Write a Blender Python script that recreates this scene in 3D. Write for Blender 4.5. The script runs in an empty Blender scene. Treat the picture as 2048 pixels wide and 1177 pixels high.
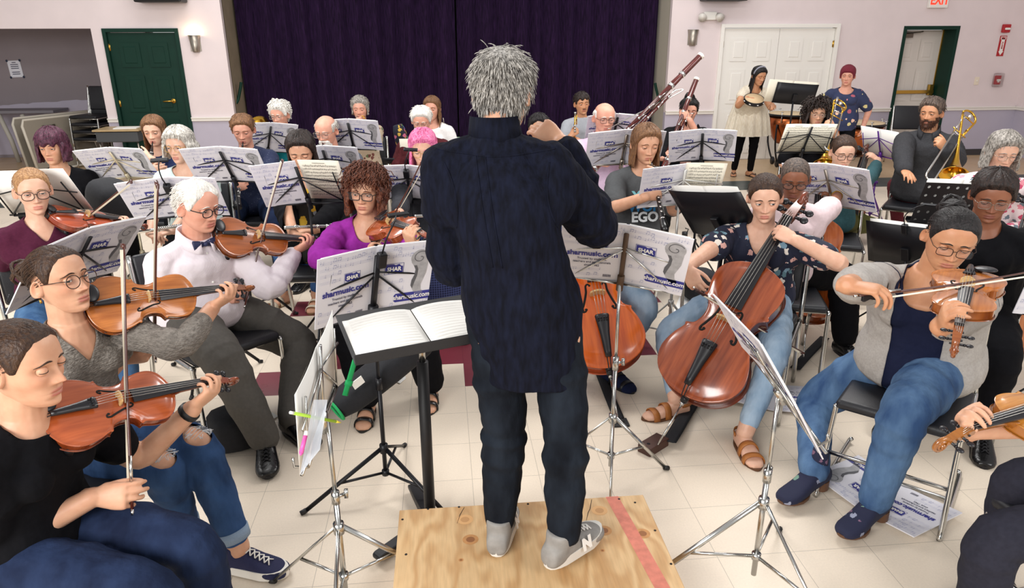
import bpy, bmesh, math, random
import numpy as np
from mathutils import Vector, Matrix, Quaternion, noise
C = bpy.context.scene
COL = C.collection
R = math.radians
V = Vector

# ------------------------------------------------------------------ camera
F_PX = 1414.0; CX, CY = 1024.0, 588.5
CAM = V((0, 0, 1.878)); YAW = 0.0963; PITCH = 0.347; ROLL = 0.0040
_r0 = V((math.cos(YAW), -math.sin(YAW), 0))
FW = V((math.sin(YAW) * math.cos(PITCH), math.cos(YAW) * math.cos(PITCH), -math.sin(PITCH)))
_u0 = V((math.sin(YAW) * math.sin(PITCH), math.cos(YAW) * math.sin(PITCH), math.cos(PITCH)))
RT = math.cos(ROLL) * _r0 - math.sin(ROLL) * _u0
UP = math.sin(ROLL) * _r0 + math.cos(ROLL) * _u0
cd = bpy.data.cameras.new('camera'); cam = bpy.data.objects.new('camera', cd); COL.objects.link(cam)
cam.matrix_world = Matrix(((RT.x, UP.x, -FW.x, CAM.x), (RT.y, UP.y, -FW.y, CAM.y), (RT.z, UP.z, -FW.z, CAM.z), (0, 0, 0, 1)))
cd.sensor_fit = 'HORIZONTAL'; cd.sensor_width = 36; cd.lens = F_PX * 36 / 2048; cd.clip_start = .05
C.camera = cam
# ------------------------------------------------------------------ light and exposure
C.view_settings.view_transform = 'Standard'; C.view_settings.look = 'None'
C.view_settings.gamma = 1; C.view_settings.exposure = -0.08
C.cycles.use_denoising = True
C.cycles.max_bounces = 6; C.cycles.diffuse_bounces = 3; C.cycles.glossy_bounces = 3; C.cycles.transmission_bounces = 4; C.cycles.transparent_max_bounces = 6
C.cycles.caustics_reflective = False; C.cycles.caustics_refractive = False
W = bpy.data.worlds.new('world'); C.world = W; W.use_nodes = True
W.node_tree.nodes['Background'].inputs[0].default_value = (1.0, .985, .975, 1)
W.node_tree.nodes['Background'].inputs[1].default_value = .58
def area(name, loc, target, size, sizey, power, col):
    l = bpy.data.lights.new(name, 'AREA'); l.shape = 'RECTANGLE'; l.size = size; l.size_y = sizey; l.energy = power; l.color = col
    o = bpy.data.objects.new(name, l); COL.objects.link(o); o.location = loc
    o.rotation_euler = (V(target) - V(loc)).to_track_quat('-Z', 'Y').to_euler()
    return o
area('window_light', (-3.2, -2.2, 3.3), (.6, 5.5, .6), 3.6, 2.2, 455, (1, .985, .965))  # soft key light added high behind the camera, no window modelled
area('window_light', (4.2, -1.0, 3.6), (1.0, 5.0, .4), 3.0, 2.0, 120, (1, .985, .97))  # weaker key added on the right, out of view
for _x, _y in ((-2.6, 5.0), (2.6, 5.0), (-2.6, 9.2), (2.9, 9.2)):
    area('ceiling_lamp', (_x, _y, 4.0), (_x, _y, 0), 2.4, 1.2, 150 if _y < 6 else 52, (1, .98, .96))  # unseen area lights added overhead to brighten the floor, no fixtures modelled

# ------------------------------------------------------------------ pixel helpers: rays of the calibrated camera cut with real planes and distances
def ray(u, v): return FW + RT * ((u - CX) / F_PX) - UP * ((v - CY) / F_PX)
def pt(u, v, d): return CAM + ray(u, v) * d
def hitz(u, v, z=0):
    r = ray(u, v); return CAM + r * ((z - CAM.z) / r.z)
def hity(u, v, y):
    r = ray(u, v); return CAM + r * ((y - CAM.y) / r.y)
def hitx(u, v, x):
    r = ray(u, v); return CAM + r * ((x - CAM.x) / r.x)
def depth(p): return (V(p) - CAM).dot(FW)
def px(p):
    q = V(p) - CAM; d = q.dot(FW); return (CX + F_PX * q.dot(RT) / d, CY - F_PX * q.dot(UP) / d)
def bone(P, u, v, L, far=True):
    """point on the ray of a pixel at distance L from P"""
    r = ray(u, v).normalized(); w = CAM - V(P); b = r.dot(w); c = w.dot(w) - L * L; D = b * b - c
    t = -b if D < 0 else -b + (math.sqrt(D) if far else -math.sqrt(D))
    Q = CAM + r * t
    return Q if D >= 0 else V(P) + (Q - V(P)).normalized() * L

# ------------------------------------------------------------------ materials
def lin(h):
    if isinstance(h, (tuple, list)): return tuple(h)[:3]
    h = h.lstrip('#'); c = [int(h[i:i + 2], 16) / 255 for i in (0, 2, 4)]
    return tuple(x / 12.92 if x <= .04045 else ((x + .055) / 1.055) ** 2.4 for x in c)
def nd(nt, t, **k):
    n = nt.nodes.new(t)
    for a, b in k.items():
        if hasattr(n, a): setattr(n, a, b)
        else: n.inputs[a].default_value = b
    return n
_M = {}
def mat(name, col, rough=.55, metal=0, var=0, vscale=8, bump=0, bscale=60, stretch=None, col2=None, coat=0, spec=None, sheen=0, emit=0, alpha=1, trans=0, detail=3):
    """principled material: base colour varied by noise, optional bump; stretch scales object coordinates"""
    if name in _M: return _M[name]
    m = bpy.data.materials.new(name); m.use_nodes = True; nt = m.node_tree; b = nt.nodes['Principled BSDF']
    c = lin(col); b.inputs['Base Color'].default_value = (*c, 1); b.inputs['Roughness'].default_value = rough; b.inputs['Metallic'].default_value = metal
    if coat: b.inputs['Coat Weight'].default_value = coat; b.inputs['Coat Roughness'].default_value = .12
    if spec is not None: b.inputs['Specular IOR Level'].default_value = spec
    if sheen: b.inputs['Sheen Weight'].default_value = sheen
    if emit: b.inputs['Emission Color'].default_value = (*c, 1); b.inputs['Emission Strength'].default_value = emit
    if alpha < 1: b.inputs['Alpha'].default_value = alpha
    if trans: b.inputs['Transmission Weight'].default_value = trans
    L = nt.links.new
    if var or bump or col2:
        tc = nd(nt, 'ShaderNodeTexCoord'); src = tc.outputs['Object']
        if stretch:
            mp = nd(nt, 'ShaderNodeMapping'); mp.inputs['Scale'].default_value = stretch; L(src, mp.inputs[0]); src = mp.outputs[0]
        if var or col2:
            n = nd(nt, 'ShaderNodeTexNoise', Scale=vscale, Detail=detail); L(src, n.inputs['Vector'])
            rp = nd(nt, 'ShaderNodeValToRGB'); rp.color_ramp.elements[0].position = .33; rp.color_ramp.elements[1].position = .67
            a = tuple(max(0, x * (1 - var)) for x in c); z = lin(col2) if col2 else tuple(min(1, x * (1 + var)) for x in c)
            rp.color_ramp.elements[0].color = (*a, 1); rp.color_ramp.elements[1].color = (*z, 1)
            L(n.outputs['Fac'], rp.inputs[0]); L(rp.outputs[0], b.inputs['Base Color'])
        if bump:
            n = nd(nt, 'ShaderNodeTexNoise', Scale=bscale, Detail=3); L(src, n.inputs['Vector'])
            bp = nd(nt, 'ShaderNodeBump', Strength=bump, Distance=.02); L(n.outputs['Fac'], bp.inputs['Height']); L(bp.outputs[0], b.inputs['Normal'])
    _M[name] = m
    return m

# ------------------------------------------------------------------ mesh helpers
def link(name, bm, m, parent=None, smooth=True, sub=0, bevel=0, sharp=None):
    me = bpy.data.meshes.new(name); bm.to_mesh(me); bm.free()
    return linkme(name, me, m, parent, smooth, sub, bevel, sharp)
def linkme(name, me, m, parent=None, smooth=True, sub=0, bevel=0, sharp=None):
    if m is not None and not len(me.materials):
        for x in (m if isinstance(m, (list, tuple)) else [m]): me.materials.append(x)
    if smooth: me.shade_smooth()
    if sharp: me.set_sharp_from_angle(angle=R(sharp))
    o = bpy.data.objects.new(name, me); COL.objects.link(o)
    if parent: o.parent = parent
    if bevel:
        b = o.modifiers.new('bevel', 'BEVEL'); b.width = bevel; b.segments = 2; b.limit_method = 'ANGLE'
    if sub:
        s = o.modifiers.new('sub', 'SUBSURF'); s.levels = s.render_levels = sub
    return o
def empty(name, label=None, cat=None, group=None, M=None, loc=None):
    o = bpy.data.objects.new(name, None); COL.objects.link(o); o.empty_display_size = .1
    if M is not None: o.matrix_world = M
    if loc is not None: o.location = loc
    return tag(o, label, cat, group)
def tag(o, label=None, cat=None, group=None, kind=None):
    if label: o['label'] = label
    if cat: o['category'] = cat
    if group: o['group'] = group
    if kind: o['kind'] = kind
    return o
def copy_tree(o, parent=None):
    c = o.copy(); COL.objects.link(c)
    if parent: c.parent = parent
    for ch in list(o.children): copy_tree(ch, c)
    return c
def frame(origin, x=None, y=None, z=None):
    """matrix from an origin and two axes (first given kept, second orthogonalised)"""
    if y is not None and z is not None:
        y = V(y).normalized(); x = y.cross(V(z)).normalized(); z = x.cross(y)
    elif x is not None and z is not None:
        x = V(x).normalized(); y = V(z).cross(x).normalized(); z = x.cross(y)
    else:
        x = V(x).normalized(); z = x.cross(V(y)).normalized(); y = z.cross(x)
    o = V(origin)
    return Matrix(((x.x, y.x, z.x, o.x), (x.y, y.y, z.y, o.y), (x.z, y.z, z.z, o.z), (0, 0, 0, 1)))
def BM(): return bmesh.new()
def add_box(bm, c, s, M=None, mi=0):
    x, y, z = (a / 2 for a in s); c = V(c)
    P = [c + V((a * x, b * y, d * z)) for a in (-1, 1) for b in (-1, 1) for d in (-1, 1)]
    if M is not None: P = [M @ p for p in P]
    v = [bm.verts.new(p) for p in P]
    for f in ((0, 1, 3, 2), (4, 6, 7, 5), (0, 4, 5, 1), (2, 3, 7, 6), (0, 2, 6, 4), (1, 5, 7, 3)):
        q = bm.faces.new([v[i] for i in f]); q.material_index = mi
    return v
def add_loft(bm, rings, closed=True, cap=True, mi=0):
    """rings: list of lists of points, all of one length"""
    vs = [[bm.verts.new(p) for p in r] for r in rings]; n = len(vs[0])
    for a, b in zip(vs, vs[1:]):
        for i in range(n if closed else n - 1):
            j = (i + 1) % n
            f = bm.faces.new((a[i], a[j], b[j], b[i])); f.material_index = mi
    if cap and closed and n > 2:
        bm.faces.new(vs[0][::-1]).material_index = mi; bm.faces.new(vs[-1]).material_index = mi
    return vs
def frames(pts):
    pts = [V(p) for p in pts]; T = []
    for i in range(len(pts)):
        a = pts[max(0, i - 1)]; b = pts[min(len(pts) - 1, i + 1)]
        t = (b - a); T.append(t.normalized() if t.length > 1e-9 else V((0, 0, 1)))
    x = T[0].orthogonal().normalized(); out = []
    for i, t in enumerate(T):
        x = (x - t * x.dot(t)); x = x.normalized() if x.length > 1e-9 else t.orthogonal().normalized()
        out.append((pts[i], x, t.cross(x), t))
    return out
def add_tube(bm, pts, r, n=8, cap=True, mi=0, flat=None, axis=None):
    """swept tube; r number or list; flat=(a,b) scales the section; axis aligns the section's first direction"""
    fr = frames(pts); rs = r if isinstance(r, (list, tuple)) else [r] * len(fr); rings = []
    for (p, x, y, t), q in zip(fr, rs):
        if axis is not None:
            x = V(axis) - t * V(axis).dot(t); x.normalize(); y = t.cross(x)
        a, b = flat or (1, 1)
        rings.append([p + (x * math.cos(2 * math.pi * i / n) * a + y * math.sin(2 * math.pi * i / n) * b) * q for i in range(n)])
    return add_loft(bm, rings, True, cap, mi)
def add_ball(bm, c, r, M=None, n=12, mi=0):
    """ellipsoid; r number or triple"""
    r = r if isinstance(r, (tuple, list)) else (r, r, r); c = V(c); rings = []
    for i in range(1, n // 2 + 1):
        t = math.pi * i / (n // 2 + 1)
        ring = [V((r[0] * math.sin(t) * math.cos(2 * math.pi * k / n), r[1] * math.sin(t) * math.sin(2 * math.pi * k / n), r[2] * math.cos(t))) for k in range(n)]
        rings.append([(M @ p if M is not None else p) + c for p in ring])
    vs = add_loft(bm, rings[::-1], True, False, mi)
    pole = [V((0, 0, -r[2])), V((0, 0, r[2]))]
    for ring, p, s in ((vs[0], pole[0], -1), (vs[-1], pole[1], 1)):
        q = bm.verts.new((M @ p if M is not None else p) + c)
        for k in range(n):
            a, b = ring[k], ring[(k + 1) % n]
            bm.faces.new((a, b, q) if s > 0 else (b, a, q)).material_index = mi
def add_prism(bm, poly, h, M, mi=0):
    """polygon in the xy plane of M extruded along its z by h (centred)"""
    a = [bm.verts.new(M @ V((x, y, -h / 2))) for x, y in poly]; b = [bm.verts.new(M @ V((x, y, h / 2))) for x, y in poly]; n = len(poly)
    bm.faces.new(a[::-1]).material_index = mi; bm.faces.new(b).material_index = mi
    for i in range(n): bm.faces.new((a[i], a[(i + 1) % n], b[(i + 1) % n], b[i])).material_index = mi
def rot(axis, deg): return Matrix.Rotation(R(deg), 4, axis)
def smoothpath(P, k=6):
    P = [V(p) for p in P]; out = []
    for i in range(len(P) - 1):
        a, b, c, d = P[max(i - 1, 0)], P[i], P[i + 1], P[min(i + 2, len(P) - 1)]
        for j in range(k):
            t = j / k
            out.append(.5 * ((2 * b) + (c - a) * t + (2 * a - 5 * b + 4 * c - d) * t * t + (3 * b - a - 3 * c + d) * t ** 3))
    return out + [P[-1]]
def evalmods(me, mods):
    """apply modifiers [(type, {props})] to a mesh, return the new mesh"""
    o = bpy.data.objects.new('temporary', me); COL.objects.link(o)
    for i, (t, k) in enumerate(mods):
        m = o.modifiers.new('m%d' % i, t)
        for a, b in k.items(): setattr(m, a, b)
    dg = bpy.context.evaluated_depsgraph_get()
    out = bpy.data.meshes.new_from_object(o.evaluated_get(dg), depsgraph=dg)
    bpy.data.objects.remove(o); bpy.data.meshes.remove(me)
    return out
def fuse(bm, voxel, smooth=3, disp=None):
    """union of overlapping closed shapes into one continuous surface"""
    me = bpy.data.meshes.new('fused'); bmesh.ops.recalc_face_normals(bm, faces=bm.faces); bm.to_mesh(me); bm.free()
    mods = [('REMESH', dict(mode='VOXEL', voxel_size=voxel, use_smooth_shade=True))]
    if smooth: mods.append(('SMOOTH', dict(factor=.5, iterations=smooth)))
    for d in (disp or []):
        t = bpy.data.textures.new('folds', 'CLOUDS'); t.noise_scale = d[1]; t.noise_depth = 1
        mods.append(('DISPLACE', dict(texture=t, texture_coords='GLOBAL', strength=d[0], mid_level=.5)))
    return evalmods(me, mods)
def text_mesh(s, size, bold=0.0, depth=.0, align='CENTER', spacing=1):
    cu = bpy.data.curves.new('text', 'FONT'); cu.body = s; cu.size = size; cu.offset = bold; cu.extrude = depth; cu.align_x = align; cu.align_y = 'CENTER'; cu.space_character = spacing
    cu.resolution_u = 3
    o = bpy.data.objects.new('t', cu); COL.objects.link(o); dg = bpy.context.evaluated_depsgraph_get()
    me = bpy.data.meshes.new_from_object(o.evaluated_get(dg), depsgraph=dg); bpy.data.objects.remove(o); bpy.data.curves.remove(cu)
    return me
# ================================================================== the hall
YW = 11.208; TILE = .3048; TX, TY = -.530, 3.951
def floor_material(name, col, var=.05):
    m = bpy.data.materials.new(name); m.use_nodes = True; nt = m.node_tree; b = nt.nodes['Principled BSDF']; L = nt.links.new
    tc = nd(nt, 'ShaderNodeTexCoord'); c = lin(col)
    mp = nd(nt, 'ShaderNodeMapping'); mp.inputs['Location'].default_value = (-TX, -TY, 0); L(tc.outputs['Object'], mp.inputs[0])
    br = nd(nt, 'ShaderNodeTexBrick', offset=0.0, squash=1.0)
    br.inputs['Scale'].default_value = 1; br.inputs['Brick Width'].default_value = TILE; br.inputs['Row Height'].default_value = TILE; br.inputs['Mortar Size'].default_value = .0012; br.inputs['Mortar Smooth'].default_value = .3
    br.inputs['Color1'].default_value = (*[x * (1 - var) for x in c], 1); br.inputs['Color2'].default_value = (*[min(1, x * (1 + var)) for x in c], 1); br.inputs['Mortar'].default_value = (*[x * .55 for x in c], 1)
    L(mp.outputs[0], br.inputs['Vector'])
    n = nd(nt, 'ShaderNodeTexNoise', Scale=130.0, Detail=4.0); L(tc.outputs['Object'], n.inputs['Vector'])
    n2 = nd(nt, 'ShaderNodeTexNoise', Scale=2.2, Detail=4.0); L(tc.outputs['Object'], n2.inputs['Vector'])
    mx = nd(nt, 'ShaderNodeMix', data_type='RGBA', blend_type='MULTIPLY'); mx.inputs[0].default_value = .16
    L(br.outputs[0], mx.inputs[6]); L(n.outputs['Fac'], mx.inputs[7])
    rp = nd(nt, 'ShaderNodeMapRange'); rp.inputs[1].default_value = .3; rp.inputs[2].default_value = .7; rp.inputs[3].default_value = .26; rp.inputs[4].default_value = .44; L(n2.outputs['Fac'], rp.inputs[0]); L(rp.outputs[0], b.inputs['Roughness'])
    L(mx.outputs[2], b.inputs['Base Color']); b.inputs['Specular IOR Level'].default_value = .35
    bp = nd(nt, 'ShaderNodeBump', Strength=.05, Distance=.01); L(n2.outputs['Fac'], bp.inputs['Height']); L(bp.outputs[0], b.inputs['Normal'])
    return m
bm = BM(); X0, X1, Y0, Y1 = -27, 34, -34, 19
maroon = {(c, -1) for c in range(-1, 6)} | {(c, -7) for c in range(-1, 6)} | {(-1, r) for r in range(-7, 0)} | {(5, r) for r in range(-7, 0)}
maroon |= {(-2, 0), (6, 0), (2, 0), (-2, -4), (6, -4), (-2, -8), (6, -8), (2, -8)} | {(c, r) for c in (1, 2, 3) for r in (-5, -4, -3)}
vv = {}
def gv(c, r):
    if (c, r) not in vv: vv[c, r] = bm.verts.new((TX + c * TILE, TY - r * TILE, 0))
    return vv[c, r]
for c in range(X0, X1):
    for r in range(Y0, Y1):
        f = bm.faces.new((gv(c, r + 1), gv(c + 1, r + 1), gv(c + 1, r), gv(c, r)))
        f.material_index = 1 if (c, r) in maroon else 2 if r in (-17, -18) else 3 if r < -18 else 0
o = link('floor', bm, [floor_material('cream_tile', '#f0e1cd', .015), floor_material('maroon_tile', '#7d3440', .05), floor_material('green_tile', '#3a4544', .1), floor_material('tan_tile', '#cfb18c', .03)], smooth=False); tag(o, kind='structure')

M_wall = mat('lavender_wall_paint', '#e3d5d6', .75, var=.025, vscale=3, bump=.06, bscale=180)
M_low = mat('blue_grey_wall_paint', '#b9b3c3', .75, var=.03, vscale=3, bump=.06, bscale=180)
M_trimw = mat('white_trim_paint', '#ece8e2', .5)
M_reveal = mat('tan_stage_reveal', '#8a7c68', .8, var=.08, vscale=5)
M_green = mat('dark_green_paint', '#0c3026', .5, var=.06, vscale=6, spec=.2)
M_brass = mat('brass', '#c9a04a', .3, 1)
M_black = mat('black_metal', '#15151a', .42, .3)
M_blackp = mat('black_plastic', '#17171a', .5)
M_chrome = mat('chrome', '#c9c9c6', .2, 1)
M_steel = mat('grey_steel', '#a39b90', .35, 1)
M_white = mat('white_paint', '#efece6', .5)
M_dark = mat('black_fabric', '#191a1f', .85, var=.15, vscale=60, bump=.1, bscale=300)
M_base = mat('dark_baseboard', '#3c3a3c', .6)

def wall(name, x0, x1, holes, z1=4.2):
    """wall along y = YW, split into boxes round its holes (x0, x1, ztop)"""
    bm = BM(); xs = x0
    for a, b, t in sorted(holes) + [(x1, x1, 0)]:
        if a > xs:
            add_box(bm, ((xs + a) / 2, YW + .06, (z1 + .765) / 2), (a - xs, .12, z1 - .765)); add_box(bm, ((xs + a) / 2, YW + .06, .3825), (a - xs, .12, .765), mi=1)
        if b > a: add_box(bm, ((a + b) / 2, YW + .06, (z1 + t) / 2), (b - a, .12, z1 - t))
        xs = b
    return tag(link(name, bm, [M_wall, M_low], smooth=False), kind='structure')
wall('wall_back_left', -4.89 - 5, -3.075, [(-9.5, -4.89, 2.034), (-4.74, -3.70, 2.034)])
wall('wall_back_right', 3.53, 9.49, [(4.31, 6.22, 2.075), (7.285, 8.225, 2.04)])
def sbox(name, c, s, m, bev=0):
    bm = BM(); add_box(bm, c, s); return tag(link(name, bm, m, smooth=False, bevel=bev), kind='structure')
for n, a, b in (('1', -4.89, -4.74), ('2', -3.70, -3.075), ('3', 3.53, 4.31), ('4', 6.22, 7.285), ('5', 8.225, 9.49)):
    bm = BM(); add_box(bm, ((a + b) / 2, YW - .012, .763), (b - a, .03, .055)); add_box(bm, ((a + b) / 2, YW - .02, .785), (b - a, .045, .018))
    tag(link('trim_chair_rail_' + n, bm, M_trimw, smooth=False, bevel=.005), kind='structure')
for n, a, b in (('left', -3.70, -3.075), ('middle', 3.53, 4.31), ('right', 6.22, 7.285), ('far', 8.225, 9.49)):
    sbox('baseboard_' + n, ((a + b) / 2, YW - .006, .05), (b - a, .014, .1), M_base)
# side wall on the right
bm = BM(); add_box(bm, (9.55, 6.5, 2.48), (.12, 9.5, 3.43)); add_box(bm, (9.55, 6.5, .3825), (.12, 9.5, .765), mi=1)
tag(link('wall_right', bm, [M_wall, M_low], smooth=False), kind='structure')
bm = BM(); add_box(bm, (9.475, 6.5, .763), (.03, 9.4, .055)); add_box(bm, (9.467, 6.5, .785), (.045, 9.4, .018))
tag(link('trim_chair_rail_6', bm, M_trimw, smooth=False, bevel=.005), kind='structure')
# stage opening: reveals, back wall and curtain
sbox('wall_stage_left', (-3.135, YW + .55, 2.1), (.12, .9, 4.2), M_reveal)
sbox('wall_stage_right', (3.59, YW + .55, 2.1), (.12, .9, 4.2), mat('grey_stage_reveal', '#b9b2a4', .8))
sbox('wall_stage_back', (.2, YW + 1.12, 2.1), (7.2, .1, 4.2), M_black)
m = bpy.data.materials.new('purple_velvet'); m.use_nodes = True; nt = m.node_tree; b = nt.nodes['Principled BSDF']
tc = nd(nt, 'ShaderNodeTexCoord'); n = nd(nt, 'ShaderNodeTexNoise', Scale=18.0, Detail=6.0); mp = nd(nt, 'ShaderNodeMapping'); mp.inputs['Scale'].default_value = (3, 3, .35); nt.links.new(tc.outputs['Object'], mp.inputs[0]); nt.links.new(mp.outputs[0], n.inputs['Vector'])
rp = nd(nt, 'ShaderNodeValToRGB'); rp.color_ramp.elements[0].position = .3; rp.color_ramp.elements[1].position = .75; rp.color_ramp.elements[0].color = (.006, .003, .010, 1); rp.color_ramp.elements[1].color = (.026, .010, .042, 1)
nt.links.new(n.outputs['Fac'], rp.inputs[0]); nt.links.new(rp.outputs[0], b.inputs['Base Color']); b.inputs['Roughness'].default_value = .9; b.inputs['Sheen Weight'].default_value = .15; b.inputs['Sheen Tint'].default_value = (.3, .15, .5, 1); b.inputs['Specular IOR Level'].default_value = .1
M_velvet = m
def curtain(name, label, x0, x1, seed):
    rnd = random.Random(seed); bm = BM(); n = int((x1 - x0) / .014); ph = 0; prof = []
    for i in range(n + 1):
        x = x0 + (x1 - x0) * i / n; ph += .014 * 2 * math.pi / (.27 + .12 * noise.noise((x * 1.7, seed, 0)))
        prof.append((x, ph))
    rings = []
    for k in range(9):
        z = .02 + 4.1 * k / 8
        rings.append([V((x + .012 * math.sin(p * .5 + z * .5), YW + .62 + .075 * math.sin(p + .5 * math.sin(p)) * (1 - .25 * z / 4) + .03 * noise.noise((x * 3, z * .3, seed)), z)) for x, p in prof])
    add_loft(bm, rings, False, False)
    o = link(name, bm, M_velvet); tag(o, label, 'curtain', 'stage curtains')
    s = o.modifiers.new('thick', 'SOLIDIFY'); s.thickness = .008
curtain('stage_curtain', 'dark purple velvet stage curtain, the half hanging on the left', -3.05, .25, 1)
curtain('stage_curtain', 'dark purple velvet stage curtain, the half hanging on the right', .29, 3.5, 2)
# alcove on the left
sbox('wall_alcove_back', (-7.2, YW + 1.75, 1.4), (5.0, .1, 2.9), mat('alcove_paint', '#8f868b', .8, var=.04, vscale=2))  # wall paint darkened: the alcove's shade is put into the colour
sbox('wall_alcove_right', (-4.83, YW + .92, 1.4), (.1, 1.6, 2.9), M_wall)
sbox('ceiling_alcove', (-7.2, YW + .92, 2.22), (5.0, 1.64, .1), M_wall)
sbox('wall_alcove_left', (-9.72, YW + .92, 1.4), (.1, 1.7, 2.9), M_wall)
bm = BM(); rnd = random.Random(4); pts = [(-9.6, .05)] + [(-4.9, .05)]; N = 60
top = [(-4.9 - 4.7 * i / N, .93 + .02 * rnd.random() - (.10 * max(0, (i / N - .22)) * 2.6)) for i in range(N + 1)]
add_prism(bm, pts + top, .004, frame((0, YW + 1.698, 0), x=(1, 0, 0), z=(0, -1, 0)))
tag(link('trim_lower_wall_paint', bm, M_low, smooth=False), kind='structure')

def panels(bm, x0, x1, z0, z1, y, cols, rows, dep=.012, mi=0):
    """raised moulded panels on a door face, each a bevelled frame round a sunk field"""
    for a, b in cols:
        for c, d in rows:
            X = lambda t: x0 + (x1 - x0) * t; Z = lambda t: z0 + (z1 - z0) * t
            p = (X(a), X(b), Z(c), Z(d)); rr = []
            for ins, yy in ((0, 0), (.014, .018), (.034, .018), (.06, -.006)):
                rr.append([V((p[0] + ins, y - dep * .0 + yy - .011, p[2] + ins)), V((p[1] - ins, y + yy - .011, p[2] + ins)), V((p[1] - ins, y + yy - .011, p[3] - ins)), V((p[0] + ins, y + yy - .011, p[3] - ins))])
            add_loft(bm, rr, True, True, mi)
ROWS = [(.05, .38), (.44, .70), (.76, .93)]; COLS = [(.14, .44), (.56, .86)]
def hinge(x, z, y, p):
    bm = BM(); add_tube(bm, [(x, y - .008, z - .05), (x, y - .008, z + .05)], .008, 8); add_box(bm, (x, y, z), (.03, .006, .09)); link('hinge', bm, M_brass, p)
def frame3(name, x0, x1, zt, w, d, m, y=YW):
    bm = BM(); add_box(bm, (x0 + w / 2, y, zt / 2), (w, d, zt)); add_box(bm, (x1 - w / 2, y, zt / 2), (w, d, zt)); add_box(bm, ((x0 + x1) / 2, y, zt - w / 2), (x1 - x0 - 2 * w, d, w))
    return tag(link(name, bm, m, smooth=False, bevel=.004), kind='structure')
# green door
fr = frame3('door_1', -4.74, -3.70, 2.034, .05, .17, M_green, YW + .06)
bm = BM(); add_box(bm, (-4.22, YW + .045, .99), (.932, .045, 1.975)); panels(bm, -4.686, -3.754, .01, 1.98, YW + .022, COLS, ROWS)
d1 = link('door_leaf', bm, M_green, fr, smooth=False)
for z in (1.78, 1.0, .25): hinge(-4.69, z, YW + .02, d1)
bm = BM(); P = hity(347, 202, YW); add_tube(bm, [(P.x, YW + .02, P.z), (P.x, YW - .005, P.z)], .034, 16); add_tube(bm, [(P.x, YW, P.z), (P.x, YW - .045, P.z)], .012, 10); add_tube(bm, [(P.x, YW - .045, P.z), (P.x - .06, YW - .05, P.z), (P.x - .13, YW - .045, P.z - .004)], .011, 8); link('door_handle', bm, M_brass, d1)
# white double doors
fr = frame3('door_2', 4.31, 6.22, 2.075, .055, .15, M_white, YW + .03)
for s, a, b in ((-1, 4.37, 5.262), (1, 5.268, 6.16)):
    bm = BM(); add_box(bm, ((a + b) / 2, YW + .03, 1.01), (b - a, .045, 2.0)); panels(bm, a, b, .01, 2.01, YW + .008, COLS, ROWS)
    d = link('door_leaf', bm, M_white, fr, smooth=False)
    for z in (1.78, 1.0, .25): hinge(a if s < 0 else b, z, YW + .005, d)
# recessed exit door with panic bar
yd = YW + .32
fr = frame3('door_3', 7.285, 8.225, 2.04, .055, .36, M_green, YW + .17)
bm = BM(); add_box(bm, (7.755, yd, .99), (.84, .045, 1.98)); panels(bm, 7.335, 8.175, .01, 1.98, yd - .023, COLS, ROWS); d3 = link('door_leaf', bm, mat('exit_door_paint', '#ded6ce', .5), fr, smooth=False)
bm = BM(); add_box(bm, (8.163, yd - .03, 1.0), (.014, .02, 1.97)); link('edge_strip', bm, M_brass, d3, smooth=False)
bm = BM(); z = 1.02; add_box(bm, (7.75, yd - .07, z), (.80, .04, .055)); add_box(bm, (8.1, yd - .06, z + .03), (.075, .06, .17)); add_box(bm, (7.38, yd - .05, z), (.06, .06, .07)); link('panic_bar', bm, M_brass, d3, smooth=False, bevel=.006)
bm = BM(); add_box(bm, (7.48, yd - .07, 1.90), (.26, .06, .065)); add_tube(bm, [(7.5, yd - .09, 1.935), (7.62, yd - .26, 1.95), (7.75, yd - .12, 1.96)], .012, 6); link('door_closer', bm, mat('bronze', '#6e665c', .4, .8), d3, smooth=False, bevel=.006)

def sconce(u, v, lit, label):
    P = hity(u, v, YW); o = empty('wall_sconce', label, 'wall lamp', loc=(P.x, YW, P.z)); bm = BM(); n = 14; rings = []
    for z, r in ((-.11, .045), (-.10, .048), (.12, .082)):
        rings.append([V((r * math.cos(math.pi * i / n), -r * 1.15 * math.sin(math.pi * i / n) - .004, z)) for i in range(n + 1)])
    add_loft(bm, rings, False, False); q = link('shade', bm, M_steel, o); q.modifiers.new('s', 'SOLIDIFY').thickness = .004
    bm = BM(); add_box(bm, (0, -.004, 0), (.15, .008, .2)); link('back_plate', bm, M_steel, o, smooth=False)
    bm = BM(); add_ball(bm, (0, -.05, .06), (.03, .03, .045)); link('bulb', bm, mat('lit_bulb', '#ffd9a0', emit=14) if lit else mat('unlit_bulb', '#e8e4da', .3), o)
    if lit:
        l = bpy.data.lights.new('sconce_light', 'POINT'); l.energy = 2.2; l.color = (1, .72, .4); l.shadow_soft_size = .03
        lo = bpy.data.objects.new('sconce_light', l); COL.objects.link(lo); lo.parent = o; lo.location = (0, -.06, .14)
sconce(391, 88, True, 'lit metal wall sconce beside the dark green door')
sconce(1385, 76, False, 'unlit metal wall sconce left of the white double doors')

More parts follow.
